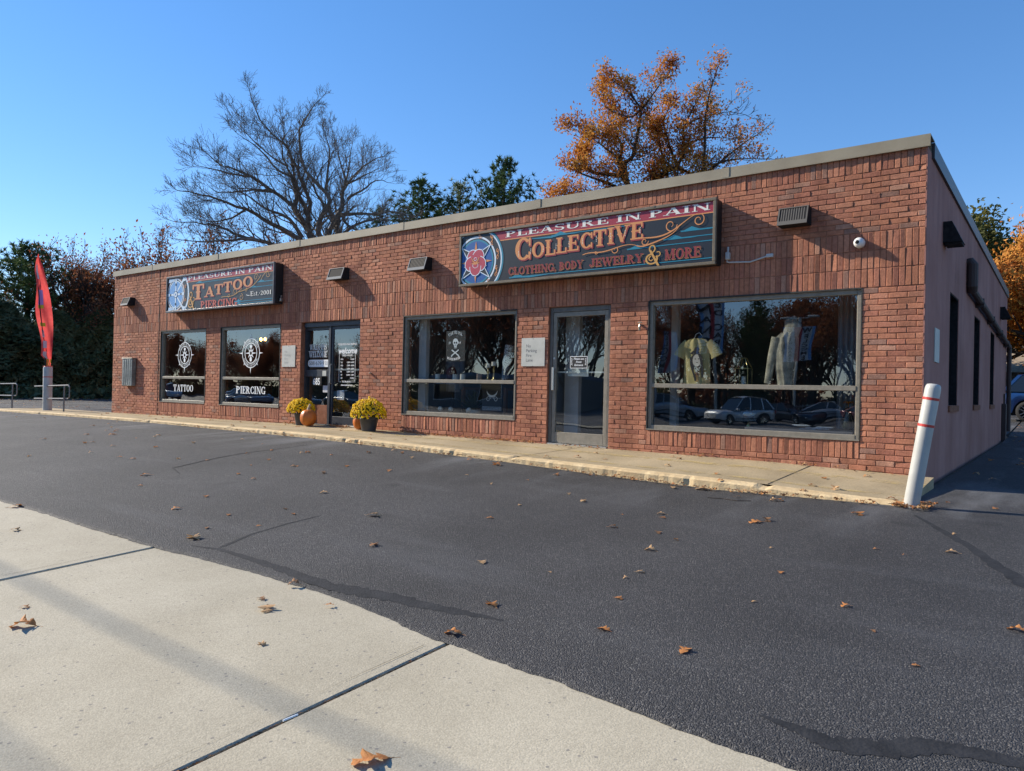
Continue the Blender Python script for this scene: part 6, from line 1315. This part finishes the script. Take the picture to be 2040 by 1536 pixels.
LEAVES = [(-8.39, -5.3, 0.127), (-9.77, -4.78, 0.092), (-10.1, -4.8, 0.081), (-13.61, -3.74, 0.105), (-6.42, -6.0, 0.091), (-5.84, -5.84, 0.062), (-5.56, -6.21, 0.057), (-5.31, -5.89, 0.05), (-5.67, -5.38, 0.064), (-5.34, -6.44, 0.132), (-4.86, -5.04, 0.133), (-4.15, -5.69, 0.106), (-7.11, -3.44, 0.087), (-5.74, -2.16, 0.153), (-3.75, -3.33, 0.088), (-4.06, -3.11, 0.062), (-2.9, -3.36, 0.091), (-2.82, -3.5, 0.062), (-2.6, -4.04, 0.081), (-2.38, -4.19, 0.054), (-2.41, -4.57, 0.096), (-2.21, -5.12, 0.066), (-2.23, -5.28, 0.039), (-2.71, -5.44, 0.04), (-2.07, -5.67, 0.059), (-1.89, -6.15, 0.083), (-1.43, -6.18, 0.101), (-2.08, -3.26, 0.128), (-2.02, -3.15, 0.112), (-1.45, -2.49, 0.133), (-0.62, -3.47, 0.092), (-0.67, -2.85, 0.039), (-0.89, -1.24, 0.059), (-0.5, -1.39, 0.074), (-1.7, -4.04, 0.037), (-1.07, -3.67, 0.051), (-0.88, -3.73, 0.028), (-1.45, -4.63, 0.059), (-0.96, -5.08, 0.062), (-1.4, -5.29, 0.04), (-0.76, -5.4, 0.041), (-0.52, -5.74, 0.041), (-0.17, -4.98, 0.111), (-2.5, -6.63, 0.109), (-2.61, -6.18, 0.098), (-3.85, -6.62, 0.082), (-3.81, -6.88, 0.072), (-3.64, -6.96, 0.138), (-3.38, -6.72, 0.058), (-3.21, -7.28, 0.056), (-4.43, -7.91, 0.14), (-4.74, -7.8, 0.057), (-1.95, -7.69, 0.152), (-6.72, -7.17, 0.081), (-7.71, -6.82, 0.139), (-11.2, -5.48, 0.068), (-12.25, -4.33, 0.094), (-15.39, -2.88, 0.1), (-11.46, -4.27, 0.091), (-10.7, -1.84, 0.12), (-13.23, -3.49, 0.122), (-12.36, -3.12, 0.103), (-10.79, -3.37, 0.094), (-9.31, -4.41, 0.079), (-8.9, -4.25, 0.065), (-7.63, -4.61, 0.07), (-8.09, -4.14, 0.05), (-9.06, -3.17, 0.065), (-8.52, -3.06, 0.063), (-6.98, -3.9, 0.059), (-6.46, -3.34, 0.084), (-7.43, -2.19, 0.085), (-6.99, -2.43, 0.094), (-7.78, -2.48, 0.085), (-6.92, -1.91, 0.084), (-5.55, -2.97, 0.047), (-3.08, -1.97, 0.183), (-3.37, -2.1, 0.109), (-2.95, -1.81, 0.087), (-2.22, -2.2, 0.118), (-2.26, -2.22, 0.078), (-2.61, -2.22, 0.071), (-2.1, -1.77, 0.081), (-2.1, -1.41, 0.106), (-1.87, -1.45, 0.124), (-1.22, -1.86, 0.121), (-1.07, -1.42, 0.097), (-1.32, -1.66, 0.097), (-3.17, -3.6, 0.036), (-4.84, -2.75, 0.045)]
BIG = {0:'brown curled oak leaf far left on the asphalt, biggest of those near the kerb there',9:'flat tan oak leaf where the crack sealer meets the pale pavement at the left',10:'tan oak leaf on the asphalt in line with the right pot',26:'large orange curled oak leaf alone on the asphalt at lower centre right',27:'left oak leaf of the touching pair right of centre',28:'right oak leaf of the touching pair right of centre',29:'orange oak leaf on the asphalt in front of the leaning bollard',30:'orange oak leaf beside the crack sealer at the right',42:'pinkish oak leaf cut by the right edge of the picture',43:'large orange oak leaf at the end of the pavement joint',44:'curled brown oak leaf on the asphalt above the pavement joint end',47:'curled brown oak leaf lying on the pale pavement at centre left',50:'pale curled oak leaf on the pavement at the far left',52:'largest oak leaf at the bottom edge of the picture',25:'orange lobed oak leaf on the asphalt right of the pavement joint'}
def put_leaf(i, x, y, s, z, seed, label=None, group=None):
    r = random.Random(seed*31+5); o = D.objects.new('oak_leaf', LM[r.randrange(12)]); COL.objects.link(o); o.location = (x, y, z+.002); k = s*.95; o.scale = (k, k*r.uniform(.8,1), k*r.uniform(.6,1.1)); o.rotation_euler = (r.uniform(-.08,.08), r.uniform(-.08,.08), r.uniform(0,6.28))
    tag(o, label or 'small dry oak leaf scattered on the dark asphalt', 'leaf', None if label else (group or 'fallen leaves on the asphalt')); return o
for i, (x, y, s) in enumerate(LEAVES):
    on_walk = y > -1.87 and x < -1.15; on_pav = y < EDGE-.05
    z = wz(x, y)+.004 if on_walk else h(x, y)+(.004 if on_pav else .018)
    if i in BIG: put_leaf(i, x, y, s, z, i, BIG[i])
    elif on_pav: o = put_leaf(i, x, y, s, z, i); o['label'] = 'small dry oak leaf on the pale pavement'; o['group'] = 'fallen leaves on the pavement'
    elif on_walk: o = put_leaf(i, x, y, s, z, i); o['label'] = 'dry oak leaf lying on the raised walkway'; o['group'] = 'fallen leaves on the walkway'
    else: put_leaf(i, x, y, s, z, i)
r = random.Random(77)
for i in range(60):     # thin scatter further up the car park
    x, y = r.uniform(-24,-3), r.uniform(-6,-1.95); put_leaf(i, x, y, r.uniform(.05,.10), h(x,y)+.018, 200+i)
for i in range(55):
    x = r.uniform(-20,-1.6); y = -r.random()**1.6*1.6-.05; o = put_leaf(i, x, y, r.uniform(.06,.11), wz(x,y)+.004, 300+i); o['label'] = 'dry oak leaf lying on the raised walkway'; o['group'] = 'fallen leaves on the walkway'
for i in range(26):
    x, y = r.uniform(-1.0,2.2), r.uniform(0,8); o = put_leaf(i, x, y, r.uniform(.08,.13), h(x,y)+.016, 400+i); o['label'] = 'dry oak leaf in the shade of the pink side wall'; o['group'] = 'fallen leaves beside the side wall'
# drifts nobody could count
def litter(name, label, spots, seed):
    r = random.Random(seed); b = MB()
    for (x0, x1, y0, y1, n, zf, s0) in spots:
        for i in range(n):
            x, y = r.uniform(x0,x1), r.uniform(y0,y1); s = s0*r.uniform(.5,1.2); z = zf(x,y)+r.uniform(.005,.03); a = r.uniform(0,6.28); P = []
            m_ = 9
            for k in range(m_): q = s*(.5 if k % 2 else .22)*r.uniform(.7,1.2); P.append((x+q*math.cos(a+k*2*PI/m_), y+q*math.sin(a+k*2*PI/m_), z+r.uniform(-.006,.02)))
            P.append((x,y,z+.008)); b.add(P, [(k,(k+1)%m_,m_) for k in range(m_)], r.randrange(3))
    o = b.build(name, ['leaf_tan','leaf_orange','leaf_brown']); o['kind'] = 'stuff'; o['label'] = label
gnd = lambda x, y: h(x,y)+.016
wk = lambda x, y: wz(x,y)+.002
litter('leaf_litter', 'drifts of dry leaves along the wall foot and kerb', [(-12.65,-12.3,-.25,-.02,26,wk,.09),(-12.9,-12.4,-.3,-.02,22,wk,.08),(-11.6,-11.0,-.22,.0,60,wk,.08),(-10.6,-10.2,-.5,-.2,10,wk,.07),(-9.6,-6.6,-.16,-.01,150,wk,.06),(-6.6,-5.3,-.25,-.02,16,wk,.05),(-5.3,-1.4,-.12,-.01,36,wk,.05),(-20.9,-12.8,-.2,-.01,50,wk,.06),
    (-6,-4.5,-1.95,-1.86,20,gnd,.06),(-4.6,-2.3,-2.0,-1.86,90,gnd,.06),(-2.4,-1.25,-1.98,-1.86,30,gnd,.06),(-1.27,-.94,-2.0,-1.62,110,gnd,.06),(-14,-6,-1.95,-1.86,150,gnd,.05),(-20,-14,-1.95,-1.86,30,gnd,.05),(-22.5,-20,-.2,6,40,gnd,.08)], 3)
litter('shaded_leaf_litter', 'brown leaves heaped on the ground in the shade right of the side wall', [(-.6,3,3,12,420,gnd,.12),(-1.2,4,12,20,120,gnd,.12),(-3,5,27,34,260,gnd,.14)], 9)
litter('wood_edge_litter', 'leaves spread under the cedars at the left', [(-41,-36,-1,12,350,gnd,.2),(-36,-24,0,10,160,gnd,.12)], 12)
# debris in the pavement joint, cigarette ends, twigs
def stick(pts, r_, m, name, label, cat, x, y, z): b = MB(); b.tube(pts, r_, 6); o = b.build(name, m); o.location = (x, y, z); tag(o, label, cat)
stick([(0,0,0),(.0,-.07,0)], .0045, 'white', 'cigarette_end', 'white cigarette end lying in the pavement joint', 'cigarette end', -2.465,-7.62,h(-2.47,-7.62)+.0)
stick([(0,0,0),(.0,-.03,0)], .0045, 'leaf_orange', 'cigarette_filter', 'tan cigarette filter lying in the pavement joint', 'cigarette end', -2.462,-8.12,h(-2.47,-8.12)+.0)
stick([(0,0,.004),(.16,.03,.006),(.30,.0,.004),(.42,.06,.01)], .004, 'bark_dark', 'twig', 'thin dark twig on the asphalt near the kerb', 'twig', -2.85,-2.42,h(-2.8,-2.4)+.018)
b = MB(); r = random.Random(1)
for i in range(260):
    y = r.uniform(-8.9,-6.75); x = -2.47+r.uniform(-.009,.009); s = r.uniform(.006,.022); a = r.uniform(0,3.1); z = h(x,y)-.012+r.uniform(0,.01); b.add([(x-s*.3*math.sin(a),y-s*math.cos(a),z),(x+s*.2,y,z+.004),(x+s*.3*math.sin(a),y+s*math.cos(a),z)], [(0,1,2)], r.randrange(3))
o = b.build('joint_debris', ['leaf_brown','bark','bark_dark']); o['kind'] = 'stuff'; o['label'] = 'crumbled leaves and grit in the pavement joint'
# ------------------------------------------------------------ window displays
b = MB()
t = thing('t_shirt', 'yellow T-shirt with dark printed face hanging in the widest window', 'T-shirt', (-4.065,.145,1.16)); MM['tee'] = noisy('yellow_cotton', (.34,.28,.12), (.42,.35,.16), 6, .9, .3)
def cloth(prof, y0, dpt, nx=12):
    b = MB(); m_ = len(prof)
    for side in (0, 1):
        for (z, xl, xr_) in prof:
            for i in range(nx+1): u = i/nx; x = xl+(xr_-xl)*u; bul = math.sin(PI*u)*dpt; b.v.append((x, y0-(bul if side == 0 else -bul)+.012*math.sin(u*19+z*7), z))
    for side in (0,1):
        o = side*m_*(nx+1)
        for j in range(m_-1):
            for i in range(nx):
                q = (o+j*(nx+1)+i, o+j*(nx+1)+i+1, o+(j+1)*(nx+1)+i+1, o+(j+1)*(nx+1)+i); b.f.append(q if side == 0 else q[::-1]); b.m.append(0); b.c.append(None)
    return b
b = cloth([(-.02,-.20,.19),(.25,-.20,.18),(.45,-.19,.17),(.55,-.185,.165),(.60,-.14,.12),(.62,-.08,.06)], 0, .035); b.build('shirt_body', 'tee', t, True)
for s in (-1, 1): b = MB(); b.tube([(s*.14,.02,.555),(s*.215,.02,.49),(s*.275,.02,.37)], [.075,.08,.088], 12, False); b.build('sleeve', 'tee', t, True).data.transform(Matrix.Diagonal((1,.35,1,1)))
A = Art(-.052, .00005); 
A.disc(0.01,.30,.085,.13,0,20); A.disc(.01,.315,.06,.085,1,20); A.line(bez([(-.07,.40),(0,.50),(.10,.42),(.08,.2),(.10,.08)]),.035,0); A.line(bez([(-.07,.36),(-.10,.25),(-.02,.15),(.0,.03)]),.03,0); A.disc(-.01,.335,.012,.008,0,8); A.disc(.035,.335,.012,.008,0,8); A.line([(0,.285),(.03,.285)],.008,0); A.line([(-.03,.22),(.05,.10)],.02,0); A.line([(.06,.2),(-.03,.08)],.02,0); A.disc(.01,.47,.04,.03,0,12)
o = A.b.build('print', ['dark', 'tee_print'] if 'tee_print' in MM else ['dark', col('print_pale',(.5,.45,.38),.8)]); o.parent = t
b = MB(); b.tube([(-.06,0,.60),(-.03,0,.68),(.02,0,.70),(.06,0,.66)], .006, 6); b.build('hanger', 'chrome', t)
t = thing('hooded_top', 'grey mottled hooded top hanging right of the lantern', 'hoodie', (-2.95,.15,1.17)); MM['hood'] = noisy('tie_dye', (.13,.125,.10), (.36,.33,.26), 9, .95, .3)
b = cloth([(-.02,-.02,.16),(.2,-.06,.17),(.4,-.08,.19),(.58,-.07,.22),(.66,.02,.23)], 0, .04); b.build('body', 'hood', t, True)
b = MB(); b.tube([(.13,0,.62),(.16,0,.72),(.14,0,.80),(.19,0,.86)], [.10,.11,.09,.02], 10, False); b.build('hood', 'hood', t, True).data.transform(Matrix.Diagonal((1,.4,1,1)))
for s in (0, 1): b = MB(); b.tube([(-.05+.22*s,.05*s,.60),(-.10+.26*s,.09*s,.35),(-.15+.27*s,.11*s,.0)], [.06,.055,.045], 10, False); b.build('sleeve', 'hood', t, True).data.transform(Matrix.Diagonal((1,.6,1,1)))
t = thing('house_plant', 'green leafy house plant in a pale pot behind the lower middle window', 'plant', (-8.60,.75,.42)); b = MB(); b.lathe([(0,0),(.10,0),(.14,.22),(.12,.22),(0,.2)],18); b.build('pot','wax',t,True); b = MB(); rp = random.Random(6)
for k in range(60): a = rp.uniform(0,6.28); e = rp.uniform(.2,1.3); l_ = rp.uniform(.2,.42); tip = (l_*math.cos(a)*math.cos(e), l_*math.sin(a)*math.cos(e), .22+l_*math.sin(e)); b.add([(-.015*math.sin(a),.015*math.cos(a),.2),(.015*math.sin(a),-.015*math.cos(a),.2),(tip[0]*.7+.02*math.sin(a),tip[1]*.7-.02*math.cos(a),.2+(tip[2]-.2)*.75),tip,(tip[0]*.7-.02*math.sin(a),tip[1]*.7+.02*math.cos(a),.2+(tip[2]-.2)*.75)],[(0,1,2,3,4)])
b.build('leaves','oak_green',t)
for (x_, lab) in ((-9.0,'pale glass ball nearest the left on the lower ledge of the middle window'),(-8.75,'pale glass ball left of the house plant pot in the middle window'),(-8.32,'pale glass ball right of the house plant pot in the middle window')): b = MB(); b.lathe([(.045*math.sin(a), .045-.045*math.cos(a)) for a in [PI*i/8 for i in range(9)]],14); o = b.build('glass_ball','wax',smooth=True); o.location=(x_,.30,.60); tag(o,lab,'ornament')
b = MB(); b.box(-1.2,1.2,-.12,.12,-.03,0,bev=.004); b.box(-1.15,-1.08,-.08,-.02,-.37,-.031); b.box(1.08,1.15,-.08,-.02,-.37,-.031); o = b.build('low_bench', 'shelf_wood' if 'shelf_wood' in MM else col('shelf_wood',(.10,.08,.06),.6)); o.location=(-8.4,.32,.595); tag(o,'low dark wooden bench along the foot of the middle window','bench')
for x_, lab in ((-9.02,'left brown wooden display frame behind the lower middle window'),(-8.02,'right brown wooden display frame behind the lower middle window')): b = MB(); b.box(-.03,.03,-.03,.03,0,.8); b.box(-.03,.03,.4,.46,0,.8); b.box(-.03,.03,-.03,.46,.8,.85); o = b.build('wooden_trestle', col('brown_wood',(.20,.10,.05),.6)); o.location=(x_,.95,.2); tag(o,lab,'trestle')
t = thing('lantern', 'brass framed glass lantern standing on the ledge of the widest window', 'lantern', (-3.505,.4,1.155)); b = MB(); s = .085
P = [(-s,-s,.0),(s,-s,0),(s,s,0),(-s,s,0)]; Q = [(p[0],p[1],.22) for p in P]; Tp = [(p[0]*.3,p[1]*.3,.36) for p in P]
for i in range(4):
    for (a, c_) in ((P[i],Q[i]),(Q[i],Tp[i]),(P[i],P[(i+1)%4]),(Q[i],Q[(i+1)%4]),(Tp[i],Tp[(i+1)%4])): b.tube([a,c_], .006, 5)
b.build('frame', col('brass',(.45,.36,.16),.35,.8), t); b = MB(); b.lathe([(.03,0),(.03,.11),(0,.11)], 12); b.build('candle', col('wax',(.6,.58,.5),.5), t)
b = MB(); b.box(-2.6,2.6,-.11,.11,0,.03,bev=.004)
def shelf(x0, x1, label, z=1.125): b = MB(); b.box(-(x1-x0)/2,(x1-x0)/2,-.16,.16,0,.03,bev=.004); o = b.build('window_shelf', col('shelf_wood',(.10,.08,.06),.6)); o.location = ((x0+x1)/2,.38,z-.0); tag(o, label, 'shelf')
shelf(-4.6,-2.1,'dark shelf behind the rail of the widest shop window'); shelf(-9.6,-7.15,'dark shelf behind the rail of the middle shop window',1.14)
def candle(x, y, z, hgt, r_, m, label, cat='candle', nm='candle'): b = MB(); b.lathe([(0,0),(r_,0),(r_,hgt),(r_*.9,hgt+.003),(0,hgt-.005)], 16); o = b.build(nm, m); o.location = (x,y,z); tag(o, label, cat)
for i, (x, lab) in enumerate(((-9.10,'white candle nearest the mannequin in the middle window'),(-8.68,'pale candle right of the red bust in the middle window'),(-8.50,'cream candle nearest the skull banner in the middle window'),(-8.12,'tan candle left of the tall candlesticks in the middle window'))): candle(x,.32,1.17,.10,.045,'wax' if i < 3 else col('tan_wax',(.3,.2,.14),.6),lab)
for (x, hg, lab) in ((-7.99,.22,'shorter brass candlestick with round top in the middle window'),(-7.86,.25,'taller brass candlestick with square top in the middle window')):
    t = thing('candlestick', lab, 'candlestick', (x,.4,1.17)); b = MB(); b.lathe([(0,0),(.05,0),(.04,.015),(.014,.03),(.018,hg*.3),(.010,hg*.5),(.02,hg*.7),(.012,hg-.02),(.04,hg)], 14); b.build('stem', 'brass', t, True); b = MB(); b.lathe([(.001,hg),(.045,hg),(.045,hg+.07),(0,hg+.075)], 14); b.build('candle', 'wax', t)
t = thing('mannequin', 'grey hooded mannequin torso at the left of the middle window', 'mannequin', (-9.28,.95,.95)); MM['greyfab'] = noisy('grey_fabric', (.16,.17,.19), (.24,.25,.27), 8, .9, .2)
b = cloth([(.0,-.17,.17),(.25,-.19,.19),(.5,-.20,.20),(.66,-.17,.17),(.74,-.06,.06)], 0, .13); b.build('torso', 'greyfab', t, True); b = MB(); b.tube([(0,0,.70),(0,0,.80),(0,.01,.90),(0,.02,.98)],[.07,.12,.12,.03],12); b.build('hood', 'greyfab', t, True); b = MB(); b.tube([(.20,0,.62),(.24,0,.3),(.22,-.03,.05)],[.06,.055,.04],8); b.build('sleeve','greyfab',t,True); b = MB(); b.tube([(0,0,-.75),(0,0,.05)],.02,8); b.build('stand','black',t)
# skull banner hung on the glass
t = thing('skull_banner', 'black banner with white skull, crossed guns and gothic letters in the middle window', 'banner', (-8.72,.11,1.49)); b = MB(); b.box(0,.44,0,.008,0,.53); b.build('cloth', col('banner_black',(.03,.033,.036),.8), t)
A = Art(-.002, .0004); A.disc(.22,.335,.062,.065,0,24); A.poly([(.185,.29),(.255,.29),(.245,.225),(.195,.225)],0); A.disc(.197,.325,.018,.018,1,12); A.disc(.243,.325,.018,.018,1,12); A.poly([(.22,.30),(.23,.275),(.21,.275)],1)
for k in range(4): A.line([(.203+k*.012,.225),(.203+k*.012,.25)],.004,1)
A.line([(.14,.10),(.30,.20)],.022,0); A.line([(.30,.10),(.14,.20)],.022,0); A.line([(.13,.10),(.15,.085)],.03,0); A.line([(.31,.10),(.29,.085)],.03,0)
A.text('CARTEL INK', .06,.38,lambda u:.43+.05*math.sin(PI*u),.055,0); A.text('19',.07,.13,.30,.045,0); A.text('69',.31,.37,.30,.045,0); A.text('DEATH BOUND',.07,.37,lambda u:.045-.03*math.sin(PI*u),.04,0)
o = A.b.build('print', ['white', 'banner_black']); o.parent = t
b = MB(); b.box(0,.44,0,.006,0,.37); o = b.build('tapestry', 'banner_black'); o.location = (-8.19,.5,.715); o.data.materials[0] = MM['banner_black']; tag(o, 'black fringed tapestry with pale moon in the lower middle window', 'tapestry')
A = Art(-.002,.0004); A.line([p for p in spiral(.22,.30,.12,.12,190,350,16)], .035, 0, lambda t: math.sin(PI*t)+.1); A.line(spiral(.14,.13,.05,.02,0,400),.008,0); A.line(spiral(.30,.13,.05,.02,180,-220),.008,0)
for k in range(22): A.line([(.01+k*.02,0),(.01+k*.02,-.07)],.007,0)
q = A.b.build('print', ['white']); q.parent = o
b = MB(); b.tube([(0,0,0),(.02,0,.2),(.09,0,.55),(.10,0,.62)],[.05,.07,.085,.08],12,False); o = b.build('patterned_leggings', noisy('spotted_cloth',(.05,.05,.05),(.55,.55,.53),60,.9,0,lo=.48,hi=.52),smooth=True); o.location = (-7.70,.5,1.16); tag(o, 'black and white spotted leggings on a leg form at the right of the middle window', 'leggings')
b = MB(); b.lathe([(0,0),(.06,0),(.09,.06),(.10,.12),(.08,.19),(.05,.23),(0,.25)],16); o = b.build('red_bust', col('oxblood',(.10,.02,.02),.6), smooth=True); o.location=(-8.88,.45,1.17); tag(o,'dark red rounded bust between the candles in the middle window','ornament')
t = thing('wine_globe', 'clear glass globe on a brass cone in the lower widest window', 'ornament', (-3.46,.5,.52)); b = MB(); b.lathe([(0,.0),(.05,0),(.012,.13),(.0,.13)],14); b.build('base','brass',t,True); b = MB(); b.lathe([(.10*math.sin(a),.23-.10*math.cos(a)) for a in [PI*i/12 for i in range(13)]],18); b.build('globe','glass',t,True)
t = thing('glass_pitcher', 'dark glass vase with yellow flower at the right of the widest window', 'vase', (-2.17,.42,.60)); b = MB(); b.lathe([(0,0),(.05,0),(.075,.05),(.07,.13),(.035,.22),(.045,.28)],16); b.build('vase', col('green_glass',(.02,.03,.025),.06), t, True); b = MB()
for k in range(7): a=k*2*PI/7; b.add([(0,0,.33),(.05*math.cos(a)-.015*math.sin(a),.05*math.sin(a)+.015*math.cos(a),.36),(.075*math.cos(a),.075*math.sin(a),.33),(.05*math.cos(a)+.015*math.sin(a),.05*math.sin(a)-.015*math.cos(a),.36)],[(0,1,2,3)])
b.tube([(0,0,.25),(0,0,.33)],.004,5); b.build('flower','gold_leaves',t)
b = MB(); b.box(-.9,.9,-.2,.2,-.36,0,bev=.01); o = b.build('display_plinth', col('plinth',(.12,.12,.13),.6)); o.location = (-2.75,.45,.585); o.scale=(.75,1,1); tag(o,'low dark display plinth in the widest window','plinth')
b = MB()
rr_ = random.Random(3)
for i in range(7): x=rr_.uniform(-.25,.25); b.box(x-.1,x+.1,-.07+.01*i,.07,i*.008,i*.008+.007,bev=.001)
o = b.build('folded_papers', col('paper_blue',(.4,.45,.5),.4)); o.location=(-2.5,.38,.588); tag(o,'stack of pale folded papers on the plinth at lower right of the widest window','papers')
b = MB(); b.box(-.055,.055,-.05,.05,0,2.7,bev=.006); o = b.build('white_post', 'paleside'); o.location=(-5.02+.35,.75,.2); tag(o,'white wooden post just inside the left edge of the widest window','post')
b = MB(); 
for i in range(15): x=-.12+i*.017; b.v += [(x,.03*math.sin(i*1.6),0),(x,.03*math.sin(i*1.6),1.75)]
for i in range(14): b.f.append((2*i,2*i+2,2*i+3,2*i+1)); b.m.append(0); b.c.append(None)
o = b.build('curtain', col('curtain_blue',(.20,.24,.28),.9), smooth=True); o.location=(-2.28,.8,.6); tag(o,'pale blue grey curtain at the right of the widest window','curtain')
b = MB(); b.box(-.13,.13,-.05,.05,0,2.7,bev=.006); o = b.build('white_post', 'paleside'); o.location=(-6.28,.45,.2); tag(o,'white boxed post seen through the left side of the grey glass door','post')
b = MB(); b.box(-.09,.09,-.05,.05,0,2.7,bev=.006); o = b.build('white_post', 'paleside'); o.location=(-9.48,.35,.2); tag(o,'white post just inside the left edge of the middle window','post')
# open sign and pendant bulbs
t = thing('open_sign', 'unlit red OPEN tube sign hanging in the PIERCING window', 'sign', (-15.8,.3,1.72))
o = sans('OPEN',0,-.01,.14,.30,'tube_red' if 'tube_red' in MM else col('tube_red',(.45,.03,.03),.4),'lettering',None,'CENTER',off=-.012,shear=.2); o.parent = t; o.location=(.35,0,0)
b = MB(); b.tube([(.35+.33*math.cos(a),0,.22+.2*math.sin(a)) for a in [math.radians(200+14*i) for i in range(11)]],.01,6,False); b.build('arc',col('tube_teal',(.1,.4,.4),.4),t)
em = D.materials.new('warm_bulb'); em.use_nodes = True; em.node_tree.nodes.clear(); e_ = N(em,'ShaderNodeEmission',Color=(1,.45,.10,1),Strength=9); o_ = N(em,'ShaderNodeOutputMaterial'); L(em,e_.outputs[0],o_.inputs[0]); MM['bulb'] = em
for (x,y,z,lab) in ((-16.9,1.9,2.2,'left of the two warm lit bulbs seen in the PIERCING window'),(-16.72,1.9,2.2,'right of the two warm lit bulbs seen in the PIERCING window'),(-13.95,1.0,2.17,'single warm lit bulb seen through the WALK-INS sidelight')):
    t = thing('pendant_lamp', lab, 'lamp', (x,y,z)); b = MB(); b.lathe([(0,-.05),(.03,-.03),(.038,0),(.02,.04),(0,.05)],10); b.build('bulb','bulb',t,True); b = MB(); b.tube([(0,0,.05),(0,0,.7)],.006,5); b.build('cord','black',t)
